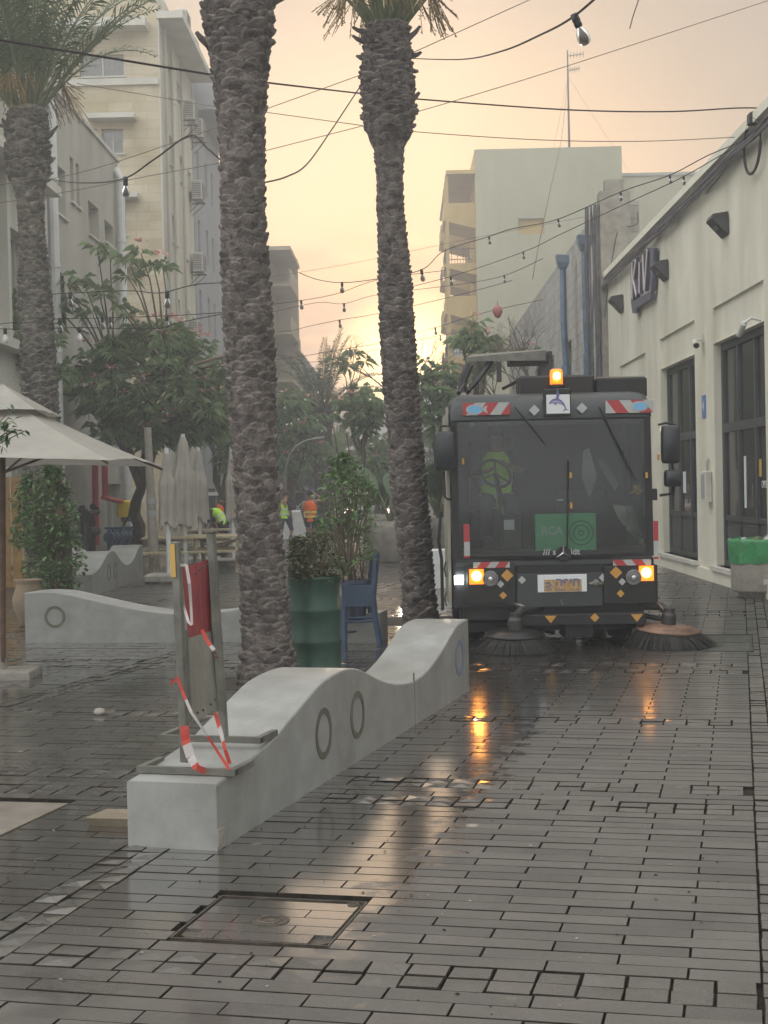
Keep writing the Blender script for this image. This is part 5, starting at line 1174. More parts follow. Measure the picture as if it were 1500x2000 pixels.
# slab and stone
o = thing('stone_slab', 'loose tan paving stone lying against the near end of the white bench', 'stone', gd(222, 1615)+Vector((.02, .05, 0)), R(-12)); b = MB()
b.add([(-.14, -.05, .0), (.2, -.06, .0), (.2, .14, .0), (-.10, .13, .0), (-.16, -.07, .045), (.2, -.08, .05), (.2, .14, .05), (-.12, .13, .05)], [(4, 5, 6, 7), (0, 1, 5, 4), (0, 4, 7, 3), (1, 2, 6, 5), (2, 3, 7, 6), (3, 2, 1, 0)]); b.build('slab', mat('tan_stone', (.19, .155, .11), .8, var=.15, vscale=9, bump=.3), o)
o = thing('pebble', 'small dark stone lying alone on the paving left of the barrier', 'stone', gd(195, 1396)); b = smoothed(MB()); r2 = random.Random(2)
b.lathe([(.02, -.005), (.045, .01), (.05, .025), (.035, .045), (0, .055)], 9); b.v = [(x*(1+.2*noise.noise(Vector((x*30, y*30, 0)))), y, z) for x, y, z in b.v]; b.build('stone', M['concrete'], o)

# ================================================================== STREET SWEEPER
SW = Vector((1.73, 15.3, 0)); K = 15.3/FP
sw = thing('street_sweeper', 'dark street sweeper with amber lights, red and white chevrons and two round brushes', 'street sweeper', SW, R(-.9))
def S(px, py, y=0.0):       # photo point -> sweeper local point at depth y behind the front plane
    p = at(px, py, 15.3+y)-SW; return Vector((p.x, y, p.z))
def rect(x0, x1, y0, y1, yy): # px rectangle -> local x0,x1,z0,z1
    a = S(x0, y1, yy); c = S(x1, y0, yy); return a.x, c.x, a.z, c.z
cabL, cabR = -1.045, 1.045
# roof, rounded front and sides
b = smoothed(MB()); prof = [(-.05, 2.36), (-.045, 2.44), (0, 2.54), (.08, 2.60), (.2, 2.635), (.5, 2.65), (1.45, 2.65), (1.55, 2.62), (1.58, 2.36)]
xs = [(-1.03, .62), (-1.0, .86), (-.94, .96), (-.84, 1.0), (.84, 1.0), (.94, .96), (1.0, .86), (1.03, .62)]
vs = []
for x, k in xs:
    for y, z in prof: vs.append((x, .1+(y-.1)*(1 if k > .9 else .96), 2.36+(z-2.36)*k))
n_ = len(prof); fs = [(i*n_+j, i*n_+j+1, (i+1)*n_+j+1, (i+1)*n_+j) for i in range(len(xs)-1) for j in range(n_-1)]+[tuple(range(n_-1, -1, -1)), tuple((len(xs)-1)*n_+j for j in range(n_))]
b.add(vs, fs); b.build('roof', M['cabgrey'], sw)
# pillars and frame round the windscreen
b = MB()
for s in (-1, 1):
    b.prism([(s*1.035, .93), (s*.955, .93), (s*.945, 2.36), (s*1.025, 2.36)][::s], -.03, .10, 'y')
    b.prism([(1.35, .5), (1.52, .5), (1.52, 2.36), (1.35, 2.36)], s*1.0-.03, s*1.0+.03, 'x'); b.prism([(.10, .5), (1.35, .5), (1.35, 1.15), (.10, 1.0)], s*1.0-.03, s*1.0+.03, 'x')
b.box(-.95, .95, -.03, .05, .93, .985); b.box(-.95, .95, -.03, .05, 2.30, 2.36)
b.box(-.97, .97, 1.50, 1.56, .5, 2.36); b.box(-.97, .97, .05, 1.5, .50, .56)
b.build('cab_frame', M['cabdark'], sw)
for s in (-1, 1): b = MB(); b.box(s*1.012-.004, s*1.012+.004, .10, 1.35, 1.1, 2.34); b.build('side_window', M['windsh'], sw)
b = MB(); b.box(-1.075, -1.045, .05, 1.5, .45, 2.45); b.box(-1.075, -1.045, .03, .06, .95, 2.5); b.build('left_edge_trim', M['cabside'], sw)
b = smoothed(MB()); nn = 12
vs = [( -.955+1.91*i/nn, -.035-.05*(1-((i/nn-.5)*2)**2), z) for i in range(nn+1) for z in (.96, 2.34)]; b.add(vs, [(2*i, 2*i+2, 2*i+3, 2*i+1) for i in range(nn)]); b.build('windscreen', M['windsh'], sw)
# front panel under the screen
b = MB(); b.bbox(-1.03, 1.03, -.06, .25, .44, .93, .02); b.box(-1.03, 1.03, .251, 1.4, .42, .9); b.build('front_panel', M['cabdark'], sw)
b = MB(); x0, x1, z0, z1 = rect(1010, 1176, 1118, 1182, -.07); b.bbox(x0, x1, -.085, -.061, z0-.02, z1, .005); b.box(-1.0, 1.0, -.075, -.061, .86, .90); b.build('centre_panel', M['cabgrey'], sw)
for s, x0p, x1p in ((-1, 912, 1008), (1, 1178, 1283)):
    x0, x1, z0, z1 = rect(x0p, x1p, 1102, 1178, -.07); b = MB(); b.bbox(x0, x1, -.10, -.061, z0, z1, .015); hp = b.build('lamp_panel', M['cabdark'], sw)
    px = 958 if s < 0 else 1237
    b = MB(); c = S(px, 1130 if s < 0 else 1127, -.1); b.lathe([(.080, 0), (.080, .03), (.066, .032), (.060, .018), (0, .022)], 24, (c.x, -.101, c.z), T=RXM); b.build('headlight', M['headl'], hp)
    b = MB(); b.lathe([(.030, 0), (.022, .012), (0, .016)], 12, (c.x, -.125, c.z), T=RXM); b.build('headlight_bulb', M['chrome'], hp)
    px = 931 if s < 0 else 1262; c = S(px, 1125 if s < 0 else 1118, -.1)
    b = MB(); b.box(c.x-.075, c.x+.075, -.112, -.101, c.z-.085, c.z+.07); ih = b.build('indicator', M['lampOc'], hp)
    b = smoothed(MB()); b.lathe([(.050, 0), (.045, .015), (.03, .025), (0, .030)], 20, (c.x, -.113, c.z), T=RXM); b.build('lit_lens', M['lampO'], ih)
# chevron boards
def chevron(parent, x0, x1, z0, z1, y, flip, nst=3, m0=0, tilt=0, fish=None):
    w_ = (x1-x0); hh_ = z1-z0; b = MB(); b.m = 1; b.box(x0, x1, y, y+.006, z0, z1); b.m = 0
    st = w_/nst*.5
    for k in range(-1, nst+1):
        a = x0+k*st*2+m0*w_; pts = []
        sl_ = hh_*.75 if flip else -hh_*.75
        A_, B_, C_, D_ = a, a+st*1.05, a+st*1.05+sl_, a+sl_
        poly = [(A_, z0), (B_, z0), (C_, z1), (D_, z1)]
        # clip against x range
        def clip(poly, xl, keepgt):
            res = []
            for i in range(len(poly)):
                p, q = poly[i], poly[(i+1) % len(poly)]; ip = (p[0] >= xl) == keepgt or p[0] == xl; iq = (q[0] >= xl) == keepgt or q[0] == xl
                if ip: res.append(p)
                if ip != iq: t = (xl-p[0])/(q[0]-p[0]); res.append((xl, p[1]+(q[1]-p[1])*t))
            return res
        poly = clip(clip(poly, x0, True), x1, False)
        if len(poly) > 2: b.prism(poly, y-.002, y-.0005, 'y')
    return b.build('chevron_board', [M['refr'], M['refw']], parent)
def fish(parent, cx, cz, w_, h_, y, d):
    b = MB(); b.m = 1
    out_ = [(math.cos(t)*w_*.40*1.12-.05*w_, math.sin(t)*h_*.62) for t in [i*math.pi/10 for i in range(20)]]
    b.prism([(cx+d*x, cz+z) for x, z in out_], y-.002, y, 'y'); b.prism([(cx+d*w_*.25, cz), (cx+d*w_*.62, cz+h_*.5), (cx+d*w_*.55, cz), (cx+d*w_*.62, cz-h_*.5)], y-.002, y, 'y'); b.m = 0
    b.prism([(cx+d*(math.cos(t)*w_*.36-.05*w_), cz+math.sin(t)*h_*.48) for t in [i*math.pi/10 for i in range(20)]], y-.004, y-.0021, 'y'); b.build('fish_sticker', [M['fishblue'], M['refw']], parent)
x0, x1, z0, z1 = rect(905, 997, 785, 811, -.12); cb = chevron(sw, x0, x1, z0, z1, -.085, True, 2, .30); fish(cb, x0+.13, (z0+z1)/2-.005, .20, .085, -.0875, 1)
x0, x1, z0, z1 = rect(1184, 1277, 780, 807, -.12); cb = chevron(sw, x0, x1, z0, z1, -.085, False, 2, .22); fish(cb, x1-.13, (z0+z1)/2, .20, .085, -.0875, 1)
x0, x1, z0, z1 = rect(925, 996, 1097, 1110, -.12); chevron(sw, x0, x1, z0, z1, -.112, True, 2, .1)
x0, x1, z0, z1 = rect(1198, 1272, 1092, 1105, -.12); chevron(sw, x0, x1, z0, z1, -.112, False, 2, .1)
for px0, px1, y0, y1 in ((907, 917, 1024, 1090), (1277, 1285, 1017, 1092)):
    x0, x1, z0, z1 = rect(px0, px1, y0, y1, -.05); b = MB(); b.m = 1; b.box(x0, x1, -.046, -.04, z0, z1); b.m = 0; b.box(x0, x1, -.048, -.0465, z0+(z1-z0)*.48, z1-.002); b.box(x0, x1, -.048, -.0465, z0, z0+(z1-z0)*.06); b.build('side_marker_strip', [M['refr'], M['refw']], sw)
# reflectors
def diamond(px, py, r, m, nm, tri=False, y=-.104, sq=1):
    c = S(px, py, -.1); b = MB(); pts = [(c.x-r, c.z), (c.x, c.z-r*sq), (c.x+r, c.z), (c.x, c.z+r*sq)] if not tri else [(c.x-r, c.z+r*.6), (c.x, c.z-r*.75), (c.x+r, c.z+r*.6)]
    b.prism(pts, y-.003, y, 'y'); b.build(nm, M[m], sw)
for px, py, r in ((991, 1124, .064), (983, 1163, .040), (1203, 1118, .064), (1212, 1159, .040)): diamond(px, py, r, 'amber', 'amber_reflector')
for px, py, r, y in ((978, 1141, .038, -.104), (1020, 1133, .042, -.09), (1178, 1128, .044, -.09), (1215, 1136, .038, -.104), (1044, 801, .056, -.09), (1137, 797, .056, -.09)): diamond(px, py, r, 'refw', 'white_reflector', y=y)
# roof sign panel with dolphin
x0, x1, z0, z1 = rect(1064, 1114, 758, 812, -.1); b = MB(); b.bbox(x0-.005, x1+.005, -.09, .02, z0+.0, z1, .01); rp_ = b.build('sign_plate', M['cabdark'], sw)
x0, x1, z0, z1 = rect(1068, 1113, 770, 808, -.1); b = MB(); b.box(x0, x1, -.096, -.0905, z0, z1); b.build('white_sheet', M['paper'], rp_)
def dp(pts, y, m, nm):
    b = MB(); P = [(x0+(x1-x0)*(u-.27)/.46, z0+(z1-z0)*(1-(v-.37)/.49)) for u, v in pts]; b.prism(P, y-.0015, y, 'y'); b.build(nm, M[m], rp_)
dp([(.315, .62), (.33, .57), (.36, .515), (.40, .485), (.46, .465), (.485, .16), (.53, .395), (.515, .44), (.52, .485), (.565, .52), (.60, .57), (.63, .63), (.65, .70), (.655, .745), (.71, .775), (.70, .785), (.65, .775), (.615, .785), (.59, .825), (.585, .80), (.61, .765), (.63, .745), (.62, .69), (.59, .65), (.55, .615), (.50, .60), (.455, .595), (.475, .65), (.44, .635), (.42, .60), (.37, .595), (.34, .605)], -.0968, 'dolph', 'dolphin')
dp([(.36, .555), (.42, .525), (.50, .525), (.56, .57), (.59, .61), (.52, .58), (.44, .575), (.38, .58)], -.0985, 'dolphl', 'dolphin_belly')
# beacon and roof boxes
x0, x1, z0, z1 = rect(1072, 1099, 721, 752, .2); c = S(1086, 752, .25); b = smoothed(MB()); b.lathe([(.066, 0), (.068, .02), (.068, .12), (.062, .155), (.045, .165), (0, .167)], 24, (c.x, .25, c.z)); be_ = b.build('beacon', M['beacon'], sw)
b = smoothed(MB()); b.lathe([(.0, .05), (.035, .065), (.035, .115), (0, .13)], 16, (c.x, .175, c.z)); b.build('beacon_lamp', M['beaconc'], be_)
b = MB(); b.lathe([(.075, -.03), (.075, .0), (.066, .005)], 24, (c.x, .25, c.z)); b.build('beacon_base', M['cabdark'], be_)
x0, x1, z0, z1 = rect(1012, 1160, 731, 768, .3); b = MB(); b.bbox(x0, x1, .33, .65, 2.60, z1, .02); b.build('roof_box', M['cabdark'], sw)
x0, x1, z0, z1 = rect(1160, 1260, 737, 768, .5); b = MB(); b.bbox(x0+.002, x1, .45, .95, 2.60, z1, .015); b.build('roof_tray', M['cabdark'], sw)
b = MB(); b.box(x0+.02, x1-.02, .46, .94, z1, z1+.012); b.build('tray_lid', M['cabside'], sw)
# number plate, lettering, star
x0, x1, z0, z1 = rect(1051, 1146, 1121, 1157, -.1); b = MB(); b.bbox(x0, x1, -.10, -.088, z0, z1, .003); npl = b.build('name_plate', M['paper'], sw)
x0, x1, z0, z1 = rect(1063, 1136, 1131, 1156, -.1); b = MB(); b.box(x0, x1, -.104, -.1005, z0, z1); b.build('ochre_sticker', mat('ochre_sticker', (.42, .27, .11), .7, var=.3, vscale=30), npl)
xc = S(1109, 1143, -.1); text('hebrew_lettering', '\u05d4\u05e4\u05d9\u05d7', .118, Matrix.Translation((xc.x, -.107, xc.z-.005)) @ RXM, M['dolph'], npl, .001, bold=.003)
text('latin_lettering', 'HAIFA', .040, Matrix.Translation((xc.x-.075, -.107, z0+.008)) @ RXM, M['dolph'], npl, .001)
text('arabic_lettering', '\u062d\u064a\u0641\u0627'[::-1], .040, Matrix.Translation((xc.x+.075, -.107, z0+.012)) @ RXM, M['dolph'], npl, .001)
b = MB()
for (u, v, r) in ((.07, .72, .014), (.13, .72, .014), (.07, .42, .012), (.13, .45, .014), (.18, .6, .010), (.10, .2, .012), (.17, .25, .010)): b.lathe([(r, 0), (r, .002), (0, .002)], 8, (x0+(x1-x0)*u, -.1045, z0+(z1-z0)*v), T=RXM)
b.build('emblem', M['dolph'], npl)
sc_ = S(1101, 1080, -.1); b = MB()
for k in range(3):
    a = math.pi/2+k*2*math.pi/3; tip = (sc_.x+.095*math.cos(a), sc_.z+.095*math.sin(a)); l_ = (sc_.x+.016*math.cos(a+1.05), sc_.z+.016*math.sin(a+1.05)); r_ = (sc_.x+.016*math.cos(a-1.05), sc_.z+.016*math.sin(a-1.05))
    b.add([(tip[0], -.118, tip[1]), (l_[0], -.116, l_[1]), (sc_.x, -.134, sc_.z), (r_[0], -.116, r_[1])], [(0, 1, 2), (0, 2, 3), (0, 3, 1)])
b.build('star_emblem', M['chrome'], sw)
b = MB(); b.lathe([(.078, 0), (.078, .02), (.07, .03), (0, .03)], 28, (sc_.x, -.086, sc_.z-.01), T=RXM); b.build('emblem_disc', M['cabdark'], sw)
c = S(1061, 1084, -.09); text('maker_lettering', '/// schmidt', .088, Matrix.Translation((c.x, -.0885, c.z)) @ RXM, M['refw'], sw, .001, 'LEFT', bold=.002)
# grey badge right of the plate
c = S(1165, 1140, -.1); b = smoothed(MB()); b.lathe([(.085, 0), (.07, .012), (0, .016)], 20, (c.x, -.088, c.z), T=RXM @ Matrix.Scale(.3, 4, (0, 1, 0))); b.lathe([(.045, 0), (.035, .016), (0, .022)], 16, (c.x, -.088, c.z+.008), T=RXM @ Matrix.Scale(.95, 4, (0, 1, 0))); b.build('mud_badge', M['steel'], sw)
# green box panel low behind the windscreen
x0, x1, z0, z1 = rect(1046, 1163, 1002, 1082, .05); b = MB(); b.box(x0, x1, .04, .30, z0+.03, z1); gp = b.build('green_box', M['panelgreen'], sw)
text('box_lettering', 'RCA', .115, Matrix.Translation(((x0+x1)/2-.14, .038, z0+.20)) @ RXM, M['panelpale'], gp, .001, bold=.004)
b = MB()
for r in (.13, .085, .03): 
    for k in range(24):
        t = 2*math.pi*k/24; t2 = 2*math.pi*(k+1)/24; cx, cz = (x0+x1)/2+.16, z0+.21
        b.quad((cx+r*math.cos(t), .037, cz+r*math.sin(t)), (cx+r*math.cos(t2), .037, cz+r*math.sin(t2)), (cx+(r-.012)*math.cos(t2), .037, cz+(r-.012)*math.sin(t2)), (cx+(r-.012)*math.cos(t), .037, cz+(r-.012)*math.sin(t)))
b.build('record_drawing', mat('record_green', (.04, .16, .08), .5), gp)
# interior
b = MB()
x0, x1, z0, z1 = rect(940, 1040, 860, 1080, .9); b.bbox(-.80, -.30, 1.0, 1.15, 1.40, 2.2, .03); b.bbox(-.80, -.30, .60, 1.05, 1.25, 1.43, .03); b.box(-.7, -.4, .7, 1.0, .56, 1.25); b.build('driver_seat', M['cabdark'], sw)
b = MB(); b.bbox(.15, .70, .95, 1.10, .95, 1.65, .03); b.bbox(.15, .70, .55, 1.0, .80, .98, .03); b.build('passenger_seat', M['cabdark'], sw)
b = MB(); b.box(-.94, .94, .10, .42, .57, 1.02); b.bbox(-.50, -.28, .20, .5, .90, 1.38, .02); b.build('dashboard', M['cabdark'], sw)
c = S(967, 925, .45); T_ = Matrix.Translation(c) @ Matrix.Rotation(R(35), 4, 'Y') @ Matrix.Rotation(R(50), 4, 'X')
b = smoothed(MB()); b.tube([T_ @ Vector((.17*math.cos(t*math.pi/14), .17*math.sin(t*math.pi/14), 0)) for t in range(29)], .016, 8, False); 
for t in (0, 2.1, 4.2): b.tube([T_ @ Vector((0, 0, 0)), T_ @ Vector((.17*math.cos(t), .17*math.sin(t), 0))], .012, 5)
b.tube([T_ @ Vector((0, 0, 0)), (c.x+.12, .30, 1.0)], .03, 8)
b.build('steering_wheel', M['black'], sw)
for (x0_, x1_, y0_, y1_, yy, m_, nm_) in ((984, 1004, 1015, 1035, .19, 'paper', 'key_sticker'), (917, 927, 825, 833, -.03, 'paper', 'small_sticker'), (951, 961, 824, 832, -.03, 'paper', 'small_sticker'), (1088, 1100, 975, 978, .0, 'paper', 'clip')):
    x0, x1, z0, z1 = rect(x0_, x1_, y0_, y1_, yy); b = MB(); b.box(x0, x1, yy, yy+.004, z0, z1); b.build(nm_, M[m_], sw)
r2 = random.Random(5)
b = MB(); 
for (pa, pb_, pc, pd, pe) in (((1138, 880), (1150, 875), (1165, 930), (1150, 975), (1135, 930)), ((1165, 895), (1180, 900), (1208, 945), (1200, 960), (1175, 920)), ((1195, 985), (1235, 990), (1255, 1050), (1245, 1060), (1205, 1010)), ((1180, 1066), (1268, 1060), (1268, 1072), (1180, 1074), (1175, 1070))):
    pts = [S(*q, .25+r2.uniform(-.03, .03)) for q in (pa, pb_, pc, pd, pe)]; b.add(pts, [(0, 1, 4), (1, 2, 4), (2, 3, 4)])
b.build('clear_plastic_sheet', M['plastic'], sw)
b = MB()
for k in range(14): a = r2.uniform(0, 6.28); c = S(1240, 957, .3); b.tube([c, c+Vector((math.cos(a)*.07, 0, math.sin(a)*.05))], .012, 4)
b.build('yellow_bundle', M['gold'], sw)
for (a_, c_) in (((1006, 795), (1066, 868)), ((1170, 795), (1240, 935)), ((1110, 900), (1108, 1078))): b = MB(); b.tube([S(*a_, -.1), S(*c_, -.1)], .008, 4); b.build('wiper', M['black'], sw)
for px, py in ((905, 901), (1286, 893), (1115, 928), (1263, 928), (1116, 987)):
    c = S(px, py, -.1); b = MB(); b.bbox(c.x-.012, c.x+.012, -.10, -.085, c.z-.03, c.z+.03, .003); b.build('amber_marker', M['amber'], sw)
# mirrors
for pr_, arm, nm in (((848, 889, 842, 920), [(884, 868), (884, 832), (862, 832), (858, 848)], 'mirror'), ((1291, 1325, 830, 906), [(1285, 830), (1300, 826), (1318, 830), (1320, 850)], 'mirror'), ((1297, 1329, 917, 951), [(1288, 967), (1316, 964), (1317, 940)], 'mirror')):
    x0, x1, z0, z1 = rect(*pr_, -.1); mbm = smoothed(MB()); w2, h2_ = (x1-x0)/2, (z1-z0)/2; cx, cz = (x0+x1)/2, (z0+z1)/2
    def ring(s_, y, ee=.28): return [(cx+math.copysign(abs(math.cos(t))**ee, math.cos(t))*w2*s_, y, cz+math.copysign(abs(math.sin(t))**ee, math.sin(t))*h2_*s_) for t in [i*math.pi/12 for i in range(24)]]
    r_ = [ring(.85, -.20), ring(.98, -.17), ring(1, -.10), ring(.97, -.06)]; mbm.add(sum(r_, []), [(k*24+i, k*24+(i+1) % 24, (k+1)*24+(i+1) % 24, (k+1)*24+i) for k in range(3) for i in range(24)]+[tuple(range(23, -1, -1)), tuple(72+i for i in range(24))])
    mo = mbm.build(nm, M['mirror'], sw); q = MB(); q.tube([S(*p, -.08) for p in arm], .014, 6); q.build('mirror_arm', M['black'], mo)
b = MB(); b.tube([S(867, 920, -.08), S(869, 970, -.08), S(874, 975, -.05), S(890, 976, 0)], .013, 6); b.build('grab_rail', M['black'], sw)
b = MB(); b.tube([S(1313, 905, -.08), S(1314, 918, -.08)], .013, 6); b.tube([S(1314, 950, -.08), S(1312, 964, -.06), S(1288, 968, 0)], .013, 6); b.bbox(1.03, 1.08, -.05, .1, 1.50, 1.62, .01); b.build('mirror_bracket', M['black'], sw)
# side lamp and rail details on the left flank
c = S(902, 1132, -.05); b = MB(); b.bbox(-1.02, -.93, -.115, -.10, c.z-.045, c.z+.045, .004); b.build('work_light', M['lampW'], sw)
c = S(889, 1095, .3); b = MB(); b.bbox(c.x-.02, c.x+.01, .28, .31, c.z-.02, c.z+.02, .003); b.build('marker_light', M['redlamp'], sw)
for py in (1112, 1170):
    c = S(882, py, .45); b = MB(); b.tube([(-1.09, .45, c.z+.08), (-1.11, .5, c.z), (-1.09, .52, c.z-.08)], .010, 5); b.build('handle', M['steel'], sw)
b = MB(); b.tube([(-1.13, .6, 1.42), (-1.16, .62, 1.1), (-1.13, .7, .9), (-1.13, .7, .35)], .018, 6); b.build('side_rail', M['iron'], sw)
# lower beam, chassis, wheels, hopper
x0, x1, z0, z1 = rect(1012, 1262, 1196, 1222, -.15); b = MB(); b.bbox(x0, x1, -.16, -.08, z0, z1, .01); b.build('lower_beam', M['cabdark'], sw)
for px, py, tri, r in ((1076, 1209, True, .062), (1244, 1206, True, .062), (1162, 1206, False, .046)):
    c = S(px, py, -.16); b = MB(); pts = [(c.x-r, c.z), (c.x, c.z-r), (c.x+r, c.z), (c.x, c.z+r)] if not tri else [(c.x-r, c.z+r*.55), (c.x, c.z-r*.7), (c.x+r, c.z+r*.55)]; b.prism(pts, -.166, -.1605, 'y'); b.build('amber_reflector', M['amber'], sw)
b = MB(); b.box(-.92, .92, .2, 1.5, .25, .16); b.box(-.55, .55, 1.2, 3.9, .35, .6); b.box(-.93, .93, .02, .2, .30, .44); b.build('chassis', M['cabdark'], sw)
b = MB(); b.tube([S(985, 1172, -.05), S(1035, 1190, -.1), S(1040, 1178, .1)], .02, 5); b.tube([S(1040, 1178, .1), S(1050, 1200, .1), S(1100, 1200, .1)], .018, 5); b.tube([S(1000, 1215, .2), S(1080, 1235, .5)], .03, 5); b.tube([S(1095, 1172, -.1), S(1100, 1182, -.1)], .008, 5); b.build('linkage', M['steel'], sw)
b = MB(); b.bbox(.10, .42, .0, .5, .10, .36, .02); b.build('suction_mouth', M['cabdark'], sw)
b = MB(); b.box(-.35, .4, 1.6, 1.7, .08, .36); b.build('rear_flap', mat('flap_lime', (.20, .26, .10), .7, var=.3), sw)
for x, y in ((-.80, .95), (.80, .95), (-.82, 3.3), (.82, 3.3)):
    b = smoothed(MB()); r = .36; b.lathe([(.18, -.12), (.30, -.13), (.345, -.11), (r, -.06), (r, .06), (.345, .11), (.30, .13), (.18, .12)], 32, (x, y, r), T=RYM); wo = b.build('wheel', M['rubber'], sw)
    q = smoothed(MB()); q.lathe([(.18, -.10), (.18, .10)], 24, (x, y, r), T=RYM); q.lathe([(.17, -.02), (.08, .04), (0, .05)], 20, (x, y, r), T=RYM); q.build('rim', M['steel'], wo)
b = MB(); b.bbox(-.95, .95, 1.75, 4.2, .6, 2.3, .06); b.build('hopper', M['cabgrey'], sw)
for s in (-1, 1): b = MB(); b.bbox(s*.95-.06, s*.95+.06, .35, 1.5, .40, .78, .02); b.build('mudguard', M['cabdark'], sw)
# brushes
def brush(px, py, rx, nm, rust, arm, zdisc, tilt):
    c = gd(px, py)-SW; c.z = 0; m = M['rust'] if rust else M['cabdark']
    T_ = Matrix.Translation((c.x, c.y, zdisc)) @ Matrix.Rotation(R(tilt), 4, 'Y') @ Matrix.Rotation(R(4), 4, 'X')
    b = smoothed(MB()); b.lathe([(rx*.98, -.015), (rx, 0), (rx*.98, .012), (rx*.80, .020), (rx*.79, .035), (rx*.4, .05), (.10, .055), (0, .055)], 40, T=T_); bo_ = b.build('brush', m, sw)
    q = MB(); r3 = random.Random(int(px))
    for k in range(1500):
        a = r3.uniform(0, 6.283); ra = rx*r3.uniform(.62, .97); rb = ra+r3.uniform(.05, .24); p = T_ @ Vector((ra*math.cos(a), ra*math.sin(a), -.01)); e = Vector((c.x+rb*math.cos(a+.06), c.y+rb*math.sin(a+.06), .004+r3.uniform(0, .012)))
        s_ = Vector((-math.sin(a), math.cos(a), 0))*.006; mm_ = p.lerp(e, .5)+Vector((0, 0, .012)); q.add([p-s_, p+s_, mm_+s_, e+s_*.5, e-s_*.5, mm_-s_], [(0, 1, 2, 5), (5, 2, 3, 4)])
    q.lathe([(rx*.9, zdisc-.02), (rx*1.1, .06), (rx*1.28, .004)], 40, (c.x, c.y, 0)); bb_ = q.build('bristles', M['bristle'], bo_)
    q = MB(); q.lathe([(.075, 0), (.075, .10), (.055, .13), (.055, .17), (0, .18)], 18, T=T_ @ Matrix.Translation((0, 0, .05))); q.build('brush_motor', M['iron'], bo_)
    for k in range(5):
        a = k*1.256; q = MB(); q.lathe([(.012, .02), (.012, .032), (0, .034)], 8, T=T_ @ Matrix.Translation((rx*.72*math.cos(a), rx*.72*math.sin(a), .004))); q.build('bolt', M['black'], bo_)
    q = MB(); top = T_ @ Vector((0, 0, .17)); q.tube([top, top+Vector((arm*.12, .1, .06)), Vector((c.x-.30*(1 if c.x > 0 else -1), .05, .42))], .045, 8); q.tube([T_ @ Vector((-.06, .02, .10)), Vector((c.x-.2*(1 if c.x > 0 else -1), .1, .30))], .03, 6)
    q.build('brush_arm', M['iron'], bo_)
    if rust:
        q = smoothed(MB())
        for k in range(3):
            pts = []
            for i in range(11): t = i/10; pts.append(Vector((c.x-.38+t*(.36+.03*k), c.y+.35-t*.3-.04*k, .44+.12*math.sin(math.pi*min(1, t*1.05))-(.10+.02*k)*t)))
            q.tube(pts, .020, 8)
        q.build('hoses', mat('bronze_hose', (.16, .11, .08), .35, .5), bo_)
brush(1008, 1272, .30, 'brush', False, .5, .17, 0); brush(1305, 1262, .33, 'brush', True, -.5, .175, 4)
# boom frame above the cab on the left
b = MB(); P = lambda px, py, y: S(px, py, y)
b.add([P(905, 698, 2.0), P(1060, 684, 2.0), P(1060, 704, 2.0), P(905, 706, 2.0), P(915, 692, 3.2), P(1058, 682, 3.2), P(1058, 700, 3.2), P(915, 702, 3.2)], [(0, 1, 2, 3), (7, 6, 5, 4), (0, 4, 5, 1), (3, 2, 6, 7), (1, 5, 6, 2), (0, 3, 7, 4)]); b.build('boom_tray', M['steel'], sw)
b = MB(); b.tube([P(955, 703, 2.1), P(925, 745, 2.0), P(905, 768, 2.0)], .035, 6); b.tube([P(912, 712, 2.0), P(900, 740, 2.0), P(897, 765, 2.0)], .05, 6); b.box(P(966, 708, 2).x, P(974, 708, 2).x, 2.0, 2.1, P(970, 745, 2).z, P(970, 708, 2).z); b.tube([P(975, 760, 2.3), P(1010, 742, 2.3)], .02, 5); b.bbox(P(975, 0, 2.2).x, P(1050, 0, 2.2).x, 2.05, 2.6, P(0, 732, 2.2).z, P(0, 712, 2.2).z, .02); b.box(P(1035, 0, 2.2).x, P(1058, 0, 2.2).x, 2.1, 2.5, 2.25, P(0, 710, 2.2).z)
b.build('boom_arm', M['iron'], sw)
b = MB(); b.tube([P(895, 768, .4), P(905, 752, .6), P(915, 765, .5)], .025, 6); b.build('hose_loop', M['black'], sw)

# ================================================================== PEOPLE
def skin_body(name, joints, edges, m, parent, sub=2):
    """one continuous surface grown from joints {name: ((x,y,z), radius)}"""
    ks = list(joints); me = bpy.data.meshes.new(name); me.from_pydata([joints[k][0] for k in ks], [(ks.index(a), ks.index(b)) for a, b in edges], [])
    o = bpy.data.objects.new(name, me); col.objects.link(o); md = o.modifiers.new('skin', 'SKIN'); me.skin_vertices or None
    sv = me.skin_vertices[0].data if me.skin_vertices else None
    if sv is None:
        return o
    for i, k in enumerate(ks):
        r = joints[k][1]; sv[i].radius = r if isinstance(r, tuple) else (r, r); sv[i].use_root = (i == 0)
    ss = o.modifiers.new('sub', 'SUBSURF'); ss.levels = sub; ss.render_levels = sub
    bpy.context.view_layer.update()
    m2 = bpy.data.meshes.new_from_object(o.evaluated_get(bpy.context.evaluated_depsgraph_get())); o.modifiers.clear(); o.data = m2
    m2.materials.clear(); m2.materials.append(m)
    for p in m2.polygons: p.use_smooth = True
    o.parent = parent; return o
